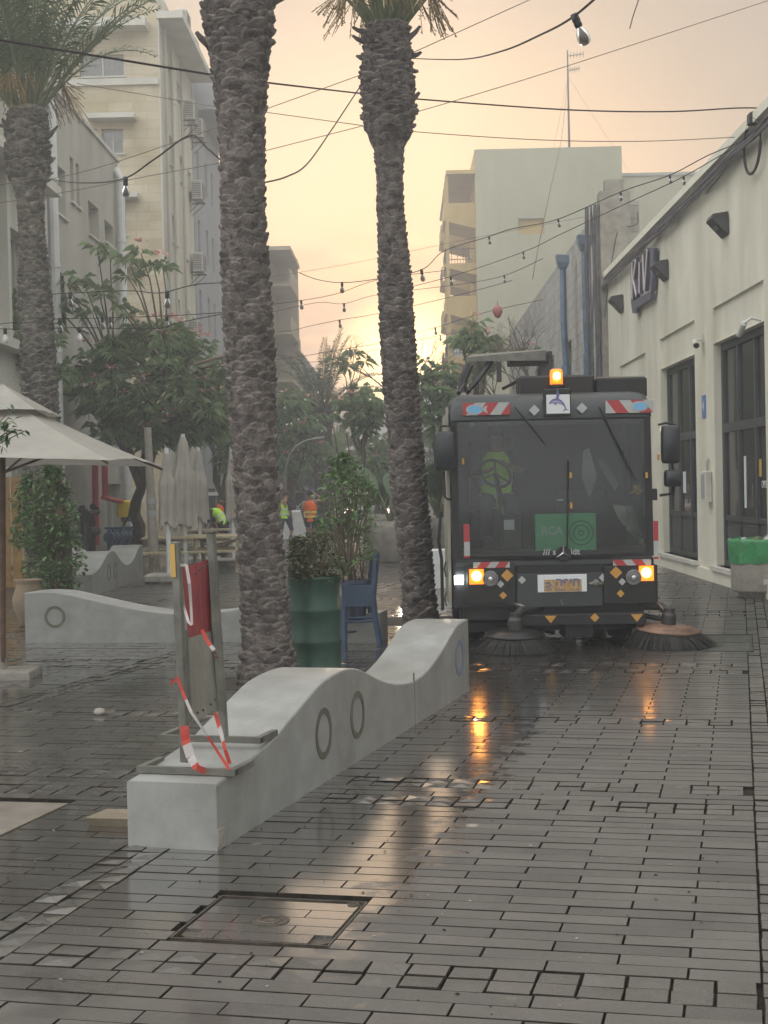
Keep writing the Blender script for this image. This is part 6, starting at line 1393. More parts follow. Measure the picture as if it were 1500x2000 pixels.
def person(lab, loc, rz, hgt, pose, vest, trous='cloth', sleeves='cloth', sc_=1.0, group=None, hat=None, sub=2):
    """pose: dict of joint -> (x,y,z) for a 1.75 m person facing -y; missing joints stand upright"""
    J = dict(pelvis=(0, 0, .95), spine=(0, .01, 1.15), chest=(0, .0, 1.34), neck=(0, .0, 1.50), head0=(0, -.01, 1.58),
             shl=(-.18, 0, 1.42), ell=(-.23, .02, 1.13), wrl=(-.22, -.06, .88), shr=(.18, 0, 1.42), elr=(.23, .02, 1.13), wrr=(.22, -.06, .88),
             hil=(-.10, 0, .90), knl=(-.11, -.02, .50), anl=(-.11, .02, .09), tol=(-.12, -.15, .03), hir=(.10, 0, .90), knr=(.11, -.02, .50), anr=(.11, .02, .09), tor=(.12, -.15, .03))
    J.update(pose); k = hgt/1.75; V = {a: Vector(b)*k for a, b in J.items()}
    o = thing('person', lab, 'person', loc, rz, group)
    hd = V['head0']; nk = V['neck']; up = (hd-nk).normalized(); top = hd+up*.16*k; mid = hd+up*.06*k
    rr = dict(pelvis=(.135, .10), spine=(.125, .09), chest=(.145, .10), neck=.052, head0=.066, shl=.062, ell=.042, wrl=.028, shr=.062, elr=.042, wrr=.028, hil=.085, knl=.058, anl=.04, tol=.035, hir=.085, knr=.058, anr=.04, tor=.035)
    jd = {a: (V[a], tuple(q*k for q in rr[a]) if isinstance(rr[a], tuple) else rr[a]*k) for a in rr}
    jd['headm'] = (mid, (.082*k, .095*k)); jd['headt'] = (top-up*.03*k, (.075*k, .088*k))
    ed = [('pelvis', 'spine'), ('spine', 'chest'), ('chest', 'neck'), ('neck', 'head0'), ('head0', 'headm'), ('headm', 'headt'), ('chest', 'shl'), ('shl', 'ell'), ('ell', 'wrl'), ('chest', 'shr'), ('shr', 'elr'), ('elr', 'wrr'),
          ('pelvis', 'hil'), ('hil', 'knl'), ('knl', 'anl'), ('anl', 'tol'), ('pelvis', 'hir'), ('hir', 'knr'), ('knr', 'anr'), ('anr', 'tor')]
    for sd in 'lr':
        w_ = V['wr'+sd]; e_ = V['el'+sd]; d = (w_-e_).normalized(); s_ = d.cross(Vector((0, 0, 1)) if abs(d.z) < .9 else Vector((0, 1, 0))).normalized()
        palm_ = w_+d*.075*k; jd['pa'+sd] = (palm_, (.030*k, .018*k)); ed.append(('wr'+sd, 'pa'+sd))
        for fi, (off, ln) in enumerate(((-.024, .062), (-.008, .072), (.008, .070), (.024, .055))):
            b0 = palm_+s_*off*k+d*.025*k; c0 = b0+d*ln*k+s_.cross(d)*.018*k; jd['f%d%s' % (fi, sd)] = (b0, .0085*k); jd['g%d%s' % (fi, sd)] = (c0, .0075*k); ed += [('pa'+sd, 'f%d%s' % (fi, sd)), ('f%d%s' % (fi, sd), 'g%d%s' % (fi, sd))]
        t0 = w_+d*.03*k-s_*.035*k; t1 = t0+d*.045*k-s_*.012*k; jd['t0'+sd] = (t0, .010*k); jd['t1'+sd] = (t1, .008*k); ed += [('wr'+sd, 't0'+sd), ('t0'+sd, 't1'+sd)]
    body = skin_body('body', jd, ed, M['skin'], o, sub)
    hr = smoothed(MB()); T = Matrix.Translation(mid+up*.045*k+Vector((0, .015*k, 0))); hr.lathe([(.0, .088*k), (.05*k, .078*k), (.083*k, .045*k), (.092*k, .0), (.086*k, -.03*k), (.07*k, -.05*k)], 16, T=T); hr.build('hair', M[hat or 'hair'], o)
    f = MB(); f.lathe([(.012*k, 0), (.006*k, .02*k), (0, .024*k)], 8, T=Matrix.Translation(mid+Vector((0, -.095*k, 0))) @ RXM)
    # clothes
    def sleeve(pts, rs, nm, m_):
        q = smoothed(MB()); q.tube(pts, rs, 12); return q.build(nm, M[m_], o)
    for sd in 'lr':
        sleeve([V['sh'+sd].lerp(V['chest'], .25), V['sh'+sd], V['sh'+sd].lerp(V['el'+sd], .5), V['el'+sd]], [.07*k, .078*k, .066*k, .058*k], 'sleeve', sleeves)
    hips = V['hil'].lerp(V['hir'], .5)
    for sd in 'lr':
        sleeve([hips.lerp(V['hi'+sd], .7)+Vector((0, 0, .06*k)), V['hi'+sd], V['hi'+sd].lerp(V['kn'+sd], .5), V['kn'+sd], V['kn'+sd].lerp(V['an'+sd], .6), V['an'+sd]], [.115*k, .108*k, .088*k, .075*k, .065*k, .060*k], 'trouser_leg', trous)
        q = smoothed(MB()); q.tube([V['an'+sd]+Vector((0, 0, .0)), V['an'+sd].lerp(V['to'+sd], .45), V['to'+sd]+(V['to'+sd]-V['an'+sd]).normalized()*.03*k], [.052*k, .05*k, .038*k], 10); q.build('shoe', M['black'], o)
    if vest:
        ax = (V['neck']-V['pelvis']).normalized(); sx = (V['shr']-V['shl']).normalized(); sy = ax.cross(sx).normalized()
        rings = [(-.10, .175, .125), (.05, .172, .122), (.22, .185, .13), (.36, .20, .135), (.46, .175, .12), (.52, .09, .075)]
        q = smoothed(MB()); n = 20; vs = []; nl = (V['neck']-V['pelvis']).length
        chest_off = V['chest']-(V['pelvis']+ax*(V['chest']-V['pelvis']).dot(ax))
        for t, a, b_ in rings:
            c = V['pelvis']+ax*t*k*nl/(.55*k)+chest_off*max(0, math.sin(math.pi*min(1, max(0, t)/.6)))
            for i in range(n): th_ = 2*math.pi*i/n; vs.append(c+sx*math.cos(th_)*a*k+sy*math.sin(th_)*b_*k)
        fs = [(r*n+i, r*n+(i+1) % n, (r+1)*n+(i+1) % n, (r+1)*n+i) for r in range(len(rings)-1) for i in range(n)]; q.add(vs, fs); vo = q.build('vest', M[vest], o)
        for t0, t1 in ((.02, .07), (.16, .21)):
            q = smoothed(MB()); vs = []
            for t in (t0, t1):
                c = V['pelvis']+ax*t*k*nl/(.55*k)+chest_off*max(0, math.sin(math.pi*min(1, max(0, t)/.6)))
                for i in range(n): th_ = 2*math.pi*i/n; vs.append(c+sx*math.cos(th_)*.187*k+sy*math.sin(th_)*.136*k)
            q.add(vs, [(i, (i+1) % n, n+(i+1) % n, n+i) for i in range(n)]); q.build('reflective_band', M['vestband' if vest == 'vesto' else 'paper'], vo)
    return o
sx = 1
# driver seated behind the wheel (faces the camera)
sp = Vector((SW.x, SW.y, 0)); d0 = S(968, 900, .80)
person('driver in a yellow-green vest seated at the wheel inside the sweeper cab', SW+Vector((d0.x, .80, .93)), 0, 1.72,
       dict(pelvis=(0, .05, .62), spine=(0, .08, .80), chest=(0, .05, 1.0), neck=(0, 0, 1.17), head0=(0, -.02, 1.24), shl=(-.19, .02, 1.10), ell=(-.26, -.14, .88), wrl=(-.14, -.34, .92), shr=(.19, .02, 1.10), elr=(.27, -.16, .92), wrr=(.12, -.34, .98),
            hil=(-.10, .02, .58), knl=(-.14, -.40, .60), anl=(-.14, -.42, .20), tol=(-.15, -.55, .16), hir=(.10, .02, .58), knr=(.14, -.40, .60), anr=(.14, -.42, .20), tor=(.15, -.55, .16)), 'vesty', 'cloth', 'cloth')
p = gd(607, 1072); p.y = 41; p.x = at(607, 1000, 41).x
person('worker in an orange vest standing with one hand raised to the head', (p.x, 41, 0), R(170), 1.60, dict(ell=(-.36, -.05, 1.50), wrl=(-.12, -.10, 1.68), elr=(.26, .03, 1.14)), 'vesto', 'cloth', 'skin', group=None)
p = at(556, 1000, 44); person('worker in a yellow-green vest striding away, half hidden by the near palm', (p.x, 44, 0), R(150), 1.62, dict(chest=(.03, -.06, 1.33), neck=(.04, -.12, 1.48), head0=(.05, -.16, 1.55), knl=(-.11, -.22, .52), anl=(-.12, -.10, .12), tol=(-.12, -.26, .04), knr=(.11, .06, .50), anr=(.14, .34, .14), tor=(.14, .24, .03)), 'vesty', 'jeans', 'cloth')
p = at(437, 1030, 37.5); person('worker in a yellow-green vest bending forward behind the picnic table', (p.x, 37.5, 0), R(250), 1.60, dict(spine=(0, -.05, 1.13), chest=(0, -.22, 1.24), neck=(0, -.40, 1.30), head0=(0, -.48, 1.30), shl=(-.18, -.30, 1.28), ell=(-.20, -.40, .98), wrl=(-.14, -.52, .80), shr=(.18, -.30, 1.28), elr=(.2, -.4, .98), wrr=(.14, -.52, .8)), 'vesty', 'cloth', 'cloth', hat='wood')
p = at(427, 1000, 39); person('worker in an orange vest standing behind the bending one', (p.x-.0, 39, 0), R(60), 1.55, dict(head0=(.05, -.06, 1.56)), 'vesto', 'cloth', 'cloth')
p = at(383, 1010, 43); person('worker in an orange vest seen below the closed parasols', (p.x, 43, 0), R(20), 1.30, dict(knl=(-.12, -.2, .5)), 'vesto', 'jeans', 'cloth')

# ================================================================== PARASOLS, TABLES, POSTS
ps = thing('market_parasol', 'large open off-white canvas parasol at the left edge', 'parasol', gd(6, 1322)+Vector((0, 0, 0)))
PC = Vector((at(8, 900, 13.5).x, 13.5, 0))-ps.location; PC.z = 0
zc_, zp_ = 1.955, 2.60
cor = {}
A_ = at(215, 899, 11.5)-ps.location; B_ = at(322, 913, 15.5)-ps.location
hx = ((A_.x+B_.x)/2-PC.x); C_ = Vector((PC.x-hx, B_.y, B_.z)); D_ = Vector((PC.x-hx, A_.y, A_.z)); apex = Vector((PC.x, PC.y, zp_+.02))
cs = [A_, B_, C_, D_]
def canopy(cs, apex, t0, t1, zoff, sag, nseg=14, nr=10, ripple=.010):
    b = smoothed(MB())
    for q in range(4):
        a, c = cs[q], cs[(q+1) % 4]; vs = []
        for r in range(nr+1):
            t = t0+(t1-t0)*r/nr
            for i in range(nseg+1):
                s = i/nseg; e = a.lerp(c, s); p = apex.lerp(e, t); w_ = math.sin(math.pi*s)
                p = p+Vector((0, 0, zoff-sag*w_*(t**2)*1.0-.035*math.sin(math.pi*t)+ripple*noise.noise(Vector((q*9+s*7, t*3, 2)))*w_*2)); p = p+(apex-p)*Vector((.05*w_*t*t, .05*w_*t*t, 0)).length*.6 if r == nr else p
                vs.append(p)
        b.add(vs, [(r*(nseg+1)+i, r*(nseg+1)+i+1, (r+1)*(nseg+1)+i+1, (r+1)*(nseg+1)+i) for r in range(nr) for i in range(nseg)])
    return b
canopy(cs, apex, .16, 1.0, 0, -.02).build('canopy', M['canvas'], ps)
canopy(cs, apex+Vector((0, 0, .05)), .0, .34, .035, -.05, ripple=.006).build('vent_cap', M['canvas'], ps)
b = MB(); b.tube([(0, 0, .05), (PC.x, PC.y, 2.55)], .028, 10); b.build('pole', M['pole'], ps)
for c in cs:
    b = MB(); b.tube([apex-Vector((0, 0, .10)), apex.lerp(c, .98)-Vector((0, 0, .035))], .012, 4); b.build('rib', M['pole'], ps)
    b = MB(); b.tube([Vector((PC.x, PC.y, 1.9)), apex.lerp(c, .5)-Vector((0, 0, .07))], .012, 4); b.build('strut', M['pole'], ps)
b = MB(); b.bbox(-.5, .32, -.30, .22, 0, .075, .01); b.tube([(0, 0, .07), (0, 0, .35)], .04, 10); b.build('base_slab', M['concrete'], ps)
def closed_parasol(lab, px, pyt, pyb, Y, wpx, base=True):
    t = at(px, pyt, Y); o = thing('closed_parasol', lab, 'parasol', (t.x, Y, 0), 0, 'closed cream parasols'); zb_ = at(px, pyb, Y).z; r = wpx/2*Y/FP; r2 = random.Random(int(px))
    b = smoothed(MB()); n = 36; rows = 14; vs = []
    for j in range(rows+1):
        u = j/rows; z = t.z+(zb_-t.z)*u; rad = r*(.13+.72*u**.6+.15*math.sin(u*5)*(u > .4))
        for k in range(n):
            a = 2*math.pi*k/n; f = 1+.30*u*math.sin(a*5+px+u*2.0)+.14*math.sin(a*11+u*3)
            vs.append((rad*f*math.cos(a)*1.05, rad*f*math.sin(a), z+(-.35*r*abs(math.sin(a*2.5+px)) if j == rows else 0)+(.06*math.sin(a*3) if j > rows-3 else 0)))
    b.add(vs, [(j*n+k, j*n+(k+1) % n, (j+1)*n+(k+1) % n, (j+1)*n+k) for j in range(rows) for k in range(n)]); b.build('folded_canvas', M['canvasgrey'], o)
    b = MB(); b.tube([(0, 0, .1), (0, 0, t.z+.05)], .045, 10); b.build('pole', M['white'], o)
    if base: b = MB(); b.bbox(-.42, .42, -.42, .42, .05, .17, .03); b.build('base', M['concrete'], o); b = MB(); b.tube([(-.35, -.35, 0), (-.35, -.35, .06)], .05, 8); b.build('caster', M['black'], o); b = MB(); b.tube([(.35, -.35, 0), (.35, -.35, .06)], .05, 8); b.build('caster', M['black'], o)
closed_parasol('nearest closed cream parasol with a white pole on a wheeled slab', 325, 880, 1022, 27.5, 42)
closed_parasol('closed cream parasol just right of the nearest one', 357, 852, 1022, 30.5, 56)
closed_parasol('closed cream parasol third from the left', 387, 878, 1012, 34, 42)
closed_parasol('closed cream parasol touching the left side of the near palm', 452, 878, 1012, 33, 34)
def picnic(lab, x, y, rz, L_=1.9):
    o = thing('picnic_table', lab, 'picnic table', (x, y, 0), rz, 'wooden picnic tables')
    b = MB()
    for k in range(5): b.box(-L_/2, L_/2, -.35+k*.142, -.35+k*.142+.128, .71, .75)
    b.build('table_top', M['benchwood'], o)
    for s in (-1, 1):
        b = MB()
        for k in range(2): b.box(-L_/2, L_/2, s*.68-.13+k*.135, s*.68-.13+k*.135+.12, .43, .47)
        b.build('seat', M['benchwood'], o)
    for s in (-1, 1):
        x_ = s*(L_/2-.25); b = MB(); b.tube([(x_, -.65, 0), (x_, -.25, .70)], .045, 4); b.tube([(x_, .65, 0), (x_, .25, .70)], .045, 4); b.tube([(x_, -.8, .40), (x_, .8, .40)], .04, 4); b.tube([(x_*1.0, 0, .66), (0, 0, .42)], .03, 4); b.build('leg_frame', M['benchwood'], o)
for px, py, lab, a, L_ in ((385, 1118, 'wooden picnic table left of the others behind the barrier', 4, 2.2), (458, 1112, 'wooden picnic table against the near palm', -3, 2.0), (452, 1092, 'wooden picnic table farther back', 2, 2.2)):
    p = gd(px, py); picnic(lab, p.x, p.y, R(a), L_)
b = MB(); o = thing('lamp_post', 'grey metal street post beside the rear wave bench', 'post', gd(302, 1122)); t = at(288, 835, o.location.y)-o.location
b.tube([(0, 0, 0), (t.x*.5, 0, t.z*.5), (t.x, 0, t.z)], [.115, .09, .075], 14); b.lathe([(.14, 0), (.13, .08), (.115, .1)], 14); b.build('post', M['concrete'], o)
b = MB()
for z_ in (1.5, 1.25): b = MB(); b.lathe([(.105, z_-.06), (.105, z_+.06)], 14, (t.x*z_/t.z, 0, 0)); b.build('sticker', M['wallC'], o)
# arched street lamp far away
for px, Y, lab, s in ((557, 52, 'slender pole with arched arm, left of the orange vest worker', 1),):
    bp_ = at(px, 1000, Y); o = thing('street_lamp', lab, 'street lamp', (bp_.x, Y, 0)); P = lambda x, y: at(x, y, Y)-Vector((bp_.x, Y, 0))
    b = MB(); pts = [Vector((0, 0, 0)), P(557, 960), P(558, 920), P(564, 893), P(578, 872), P(597, 861), P(615, 857)]; b.tube(pts, [.075, .06, .055, .05, .045, .045, .04], 8); b.build('pole', M['steel'], o)
    b = MB(); b.tube([P(612, 857.5), P(634, 855)], [.06, .05], 8); b.build('lamp_head', M['steel'], o)
# signs far away
for px, py, Y, m1, lab in ((616, 960, 70, 'bluesign', 'round blue traffic sign beyond the orange vest worker'), (398, 962, 60, 'refr', 'small red and white sign on a post behind the closed parasols'), (546, 950, 66, 'refr', 'round red-rimmed sign beside the arched lamp')):
    q = at(px, py, Y); o = thing('traffic_sign', lab, 'sign', (q.x, Y, 0)); b = MB(); b.tube([(0, .03, 0), (0, .03, q.z+.2)], .03, 6); b.build('post', M['steel'], o)
    b = MB(); b.lathe([(.26, 0), (.26, .01), (0, .012)], 24, (0, 0, q.z), T=RXM); b.build('disc', M[m1], o); b = MB(); b.lathe([(.16, .013), (0, .015)], 20, (0, 0, q.z), T=RXM) if m1 == 'refr' else b.tube([(-.15, -.016, q.z+.15), (.15, -.016, q.z-.15)], .02, 4); b.build('mark', M['paper' if m1 == 'refr' else 'refr'], o)
# container/kiosk behind parasols
for px0, px1, py0, Y, mm, lab, m2 in ((402, 452, 968, 56, 'wallC', 'pale blue-grey kiosk behind the closed parasols', 'framed'), (552, 595, 962, 68, 'cabdark', 'dark shop box with white lettering beyond the near palm', 'paper'), (548, 598, 1018, 50, 'white', 'low white planter wall beside the orange vest worker', None)):
    a = at(px0, py0, Y); c = at(px1, py0, Y); o = thing('kiosk' if m2 else 'low_wall', lab, 'kiosk' if m2 else 'wall', (a.x, Y, 0)); b = MB(); b.bbox(0, c.x-a.x, 0, 2.2 if m2 else .3, 0, a.z if m2 else .95, .03); b.build('body', M[mm], o)
    if m2 == 'framed': b = MB(); b.box(.12, .36, -.01, -.001, .3, 1.75); b.box(.42, .66, -.01, -.001, .3, 1.75); b.build('door', M['framed'], o); b = MB(); b.box(-.1, c.x-a.x+.1, -.12, 2.3, a.z+.001, a.z+.12); b.build('roof', M['white'], o)
    if m2 == 'paper': text('shop_lettering', '4X', .62, Matrix.Translation(((c.x-a.x)*.52, -.012, .60)) @ RXM, M['paper'], o, .004)
    
# litter bin
bn = thing('litter_bin', 'round pale stone litter bin with a green bag over its rim', 'litter bin', gd(1497, 1168)+Vector((0, .2, 0)))
b = smoothed(MB()); b.lathe([(.34, .0), (.34, .08), (.42, .09), (.44, .12), (.45, .62), (.455, .64), (.44, .66), (.40, .66), (.38, .5), (0, .45)], 40); b.build('tub', M['stonebin'], bn)
b = smoothed(MB()); vs = []; n = 72
for j, (r, z) in enumerate(((.462, .50), (.466, .58), (.470, .68), (.475, .80), (.468, .835), (.44, .845), (.42, .80), (.36, .70))):
    for k in range(n): a = 2*math.pi*k/n; w_ = noise.noise(Vector((math.cos(a)*6, math.sin(a)*6, z*4)))*.014; vs.append(((r+w_)*math.cos(a), (r+w_)*math.sin(a), z+noise.noise(Vector((math.cos(a)*3, math.sin(a)*3, j*.2)))*.02))
b.add(vs, [(j*n+k, j*n+(k+1) % n, (j+1)*n+(k+1) % n, (j+1)*n+k) for j in range(7) for k in range(n)]+[tuple(7*n+k for k in range(n))]); b.build('bag', M['bag'], bn)
for k, (dx, dy, r, m_, lab) in enumerate(((-.28, -.1, .06, 'refw', 'crumpled pale plastic bottle on top of the green bag'), (-.10, -.18, .09, 'stem', 'crumpled yellow-green wrapper in the bin'), (.06, -.15, .08, 'paper', 'crumpled white cup in the bin'), (.12, .05, .1, 'canvas', 'crumpled beige paper bag in the bin'))):
    o = thing('rubbish', lab, 'rubbish', bn.location+Vector((dx, dy, .80)), 0, 'rubbish heaped in the litter bin'); b = MB(); b.lathe([(r*.6, -.08), (r, .0), (r*.8, .05), (r*.3, .07), (0, .08)], 9, T=Matrix.Rotation(R(40*k+20), 4, 'X')); b.v = [(x*(1+.4*noise.noise(Vector((x*20, y*20, z*20)))), y*(1+.4*noise.noise(Vector((y*20, x*20, k)))), z) for x, y, z in b.v]; b.build('wrapper', M[m_], o)

# ================================================================== LEFT WALL CLUTTER
def onA(px, py, q=0): s, h = sh(AO, EW, LN, px, py); return AO+EW*s+LN*q+Vector((0, 0, h))
b = MB(); o = thing('fire_pipes', 'red standpipes running up the grey plastered wall', 'pipe', onA(172, 1060)*Vector((1, 1, 0)) if False else (onA(172, 1060).x, onA(172, 1060).y, 0)); Z = o.location
for i, pts in enumerate((((169, 1065), (168, 980), (167, 900)), ((180, 972), (179, 930), (178, 880)))):
    q = MB(); q.tube([onA(*p, .25+.1*i)-Z for p in pts], .085, 8); q.build('pipe', M['redpipe'], o)
q = MB(); q.tube([onA(176, 972, .35)-Z, onA(196, 977, .35)-Z, onA(214, 980, .35)-Z, onA(217, 1000, .35)-Z, onA(218, 1045, .35)-Z], .07, 8); q.build('cross_pipe', M['redpipe'], o)
o = thing('pump_box', 'yellow plastic box on the red pipework', 'box', onA(215, 994, .4)); b = MB(); b.bbox(-.2, .2, -.15, .15, -.24, .24, .05); b.build('box', M['yellowp'], o)
o = thing('meter_cabinet', 'small grey meters beside the red pipework', 'meter', onA(226, 1018, .3)); b = MB(); b.bbox(-.14, .14, -.1, .1, -.02, .22, .03); b.build('meter', M['bluesteel'], o); b = MB(); b.bbox(-.14, .14, -.1, .1, -.35, -.06, .03); b.build('meter', M['ac'], o)
o = thing('valve_row', 'row of dark blue water valves along the foot of the grey wall', 'valves', (onA(200, 1062, .5).x, onA(200, 1062, .5).y, 0)); Z = o.location
b = MB(); pa = onA(175, 1050, .5)-Z; pb2 = onA(236, 1046, .5)-Z; b.tube([pa, pb2], .10, 8); b.build('manifold', M['bluesteel'], o)
for k in range(8):
    q = pa.lerp(pb2, k/7+.03); b = MB(); b.tube([Vector((q.x, q.y, 0)), q, q+Vector((0, 0, .22))], [.05, .09, .05], 8); b.tube([q+Vector((0, -.16, 0)), q+Vector((0, .16, 0))], .14, 10); b.tube([q+Vector((-.12, 0, .24)), q+Vector((.12, 0, .24))], .03, 6); b.build('valve', M['bluesteel'], o)
b = MB(); b.tube([pa+Vector((.3, 0, .1)), pa+Vector((.5, .3, .55)), pa+Vector((.6, .8, .68)), pb2+Vector((-.1, -.5, .65)), pb2+Vector((0, 0, .2))], .03, 6); b.build('hose', M['cable'], o)
o = thing('fallen_branch', 'bundle of pale rubbish and a dark branch on the kerb under the grey wall', 'debris', gd(228, 1085)); b = MB(); b.tube([(-.5, .2, .04), (0, 0, .10), (.7, -.1, .04)], .05, 6); b.build('branch', M['wood'], o); b = MB(); b.tube([(-.3, .35, .6), (.3, -.1, .05)], .03, 5); b.build('stick', M['cable'], o); b = MB(); b.bbox(-.2, .4, .1, .4, .0, .12, .04); b.build('bag', M['paper'], o)
o = thing('wall_notice', 'pale tilted sign board at the foot of the left palm', 'sign', at(153, 1082, 28)); T = Matrix.Rotation(R(35), 4, 'Y'); b = MB(); b.bbox(-.15, .15, -.02, .0, -.13, .13, .004, T); b.build('board', M['paper'], o); b = MB(); b.tube([(0, .0, -.1), (.0, .0, -o.location.z)], .015, 5); b.build('stake', M['steel'], o)
o = thing('terracotta_jar', 'tall tan clay jar behind the second wave bench', 'jar', gd(44, 1228)+Vector((0, .35, 0))); b = smoothed(MB()); b.lathe([(.10, 0), (.12, .02), (.20, .26), (.205, .36), (.15, .52), (.155, .56), (.185, .60), (.16, .60), (.13, .52), (0, .5)], 28); b.build('jar', M['terra'], o)
# scooter
sc0 = gd(12, 1105); o = thing('scooter', 'parked dark scooter half cut by the left edge', 'scooter', sc0, R(20))
for x in (-.6, .6): b = MB(); b.lathe([(.13, -.05), (.24, -.06), (.27, 0), (.24, .06), (.13, .05)], 20, (x, 0, .27), T=RXM); b.build('wheel', M['rubber'], o)
b = MB(); b.bbox(-.75, -.05, -.14, .14, .38, .78, .06); b.bbox(-.1, .45, -.14, .14, .25, .33, .02); b.bbox(.40, .56, -.18, .18, .3, .95, .04); b.build('body', M['cardark'], o)
b = MB(); b.bbox(-.75, .0, -.13, .13, .785, .86, .03); b.build('seat', M['black'], o); b = MB(); b.tube([(.5, 0, .9), (.42, 0, 1.05)], .03, 6); b.tube([(.42, -.3, 1.08), (.42, .3, 1.08)], .02, 6); b.build('handlebar', M['steel'], o)
b = smoothed(MB()); b.lathe([(.08, -.01), (.07, .03), (0, .05)], 14, (.57, 0, .98), T=RYM); b.build('headlight', M['headl'], o)
# ochre stall and person-like coat rack behind left palm
o = thing('timber_screen', 'ochre timber screen at the left edge under the parasol', 'screen', (at(-10, 1000, 27).x, 27, 0)); b = MB()
for k in range(6): b.box(-.3+k*.2, -.3+k*.2+.17, 0, .04, 0, at(0, 932, 27).z)
b.build('boards', mat('ochre_boards', (.40, .24, .09), .8, var=.2, vscale=5), o); b = MB(); b.box(-.32, .9, .041, .08, .3, .4); b.build('rail', M['wood'], o)
o = thing('post', 'trimmed brown palm stump post right of the ivy', 'post', (at(128, 1160, 22.2).x, 22.2, 0)); b = smoothed(MB()); b.tube([(0, 0, 0), (.0, 0, .9), (-.08, 0, 1.9)], [.13, .11, .09], 12); b.build('post', M['pole'], o)
o = thing('draped_pipe_stack', 'dark bundled meters and pipes between ivy and red pipes', 'pipe', (onA(147, 1060, .3).x, onA(147, 1060, .3).y, 0)); Z = o.location
b = MB()
for k in range(4): x_ = 141+k*5; b.tube([onA(x_, 1085, .3)-Z, onA(x_+rnd.uniform(-2, 2), 1020, .3)-Z, onA(x_-2, 990+6*k, .25)-Z], .10, 8)
b.tube([onA(140, 1005, .4)-Z, onA(160, 1000, .4)-Z, onA(150, 990, .4)-Z], .08, 8); b.tube([onA(141, 1040, .4)-Z, onA(158, 1038, .4)-Z], .12, 8); b.build('pipes', M['iron'], o)

# ================================================================== CARS FAR AWAY
def car(lab, px, py, Y, mcol, rear, wid=1.75):
    q = at(px, py, Y); o = thing('car', lab, 'car', (q.x, Y, 0), 0, 'cars parked at the far end of the street'); b = smoothed(MB()); b.sm = False
    b.prism([(-2.1, .35), (-2.15, .75), (-1.3, .95), (-.75, 1.42), (.9, 1.45), (1.7, 1.0), (2.1, .9), (2.1, .35)], -wid/2, wid/2, 'x'); 
    b.v = [(x*(1-.13*max(0, z-.9)/.5), y+2.1, z) for x, y, z in b.v]; b.build('body', M[mcol], o)
    b = MB(); b.add([(-wid*.42, .78, .98), (wid*.42, .78, .98), (wid*.36, 1.30, 1.38), (-wid*.36, 1.30, 1.38)], [(0, 1, 2, 3)]); b.build('windscreen', M['carglass'], o)
    for s in (-1, 1):
        b = MB(); b.bbox(s*wid*.38-.14, s*wid*.38+.14, -.08, -.03, .62, .78, .02); b.build('tail_light' if rear else 'headlight', M['carlamp' if rear else 'carhead'], o)
        for y in (.75, 3.4): b = MB(); b.lathe([(.15, -.1), (.31, -.1), (.32, 0), (.31, .1), (.15, .1)], 18, (s*(wid/2-.12), y, .32), T=RYM); b.build('wheel', M['rubber'], o)
    b = MB(); b.box(-.25, .25, -.075, -.06, .45, .57); b.build('licence_plate', M['yellowp'], o)
car('silver car facing the camera right of the orange vest worker', 648, 1010, 62, 'tabac', False)
car('dark car with its lamps on behind the leafy shrub', 690, 1010, 66, 'cardark', False)
car('pale blue car beside the round planters', 722, 1005, 60, 'tabac', False)
car('dark car far away with red tail lamps under the pale tree', 706, 990, 95, 'cardark', True)
car('silver car far away with red tail lamps', 716, 985, 115, 'tabac', True)

# ================================================================== CABLES AND STRING LIGHTS
def cable(lab, pts, r, bulbs=(), m='cable', name=None, k=1.0, parentless=None, cat=None, group=None, white=False):
    """pts: (px, py, Y); bulbs: (px, py of the cable point, tilt, scale)"""
    P = [at(*p) for p in pts]; o = thing(name or ('string_light' if bulbs else 'overhead_cable'), lab, cat or ('string lights' if bulbs else 'cable'), P[0], 0, group or ('string lights across the street' if bulbs else 'bare cables across the street'))
    # catmull-rom through the points
    Q = []; n = 8
    for i in range(len(P)-1):
        p0 = P[max(i-1, 0)]; p1 = P[i]; p2 = P[i+1]; p3 = P[min(i+2, len(P)-1)]
        for j in range(n):
            t = j/n; Q.append(.5*((2*p1)+(p2-p0)*t+(2*p0-5*p1+4*p2-p3)*t*t+(3*p1-p0-3*p2+p3)*t**3))
    Q.append(P[-1]); Z = P[0]; b = MB(); b.tube([q-Z for q in Q], r, 6, False); b.build('cable', M[m], o)
    for bl in bulbs:
        px, py, tilt, s = (list(bl)+[0, 1])[:4] if len(bl) < 4 else bl
        # nearest cable sample by photo column
        best = min(Q, key=lambda q: abs((C3.inverted() @ (q-Vector((0, 0, H)))).x/-(C3.inverted() @ (q-Vector((0, 0, H)))).z*FP+750-px))
        T = Matrix.Translation(best-Z) @ Matrix.Rotation(R(tilt), 4, 'Y') @ Matrix.Scale(-1*s, 4, (0, 0, 1)) @ Matrix.Scale(s, 4, (1, 0, 0)) @ Matrix.Scale(s, 4, (0, 1, 0))
        q = smoothed(MB()); q.lathe([(.0, -.012), (.020, -.01), (.022, .03), (.019, .035), (.022, .045), (.020, .062), (0, .062)], 12, T=T); so_ = q.build('socket', M['black'], o)
        q = smoothed(MB()); q.lathe([(.014, .06), (.018, .075), (.031, .10), (.036, .125), (.031, .150), (.018, .163), (0, .167)], 14, T=T); q.build('bulb', M['bulbw' if white else 'bulb'], so_)
    return o
cable('thickest black cable crossing the whole top of the photo behind the palms', [(-60, 66, 11.8), (0, 78, 12), (420, 147, 14.2), (510, 160, 14.9), (700, 182, 19.6), (810, 193, 20), (1100, 214, 20.5), (1300, 218, 20.8), (1440, 211, 21), (1500, 212, 21)], .0105)
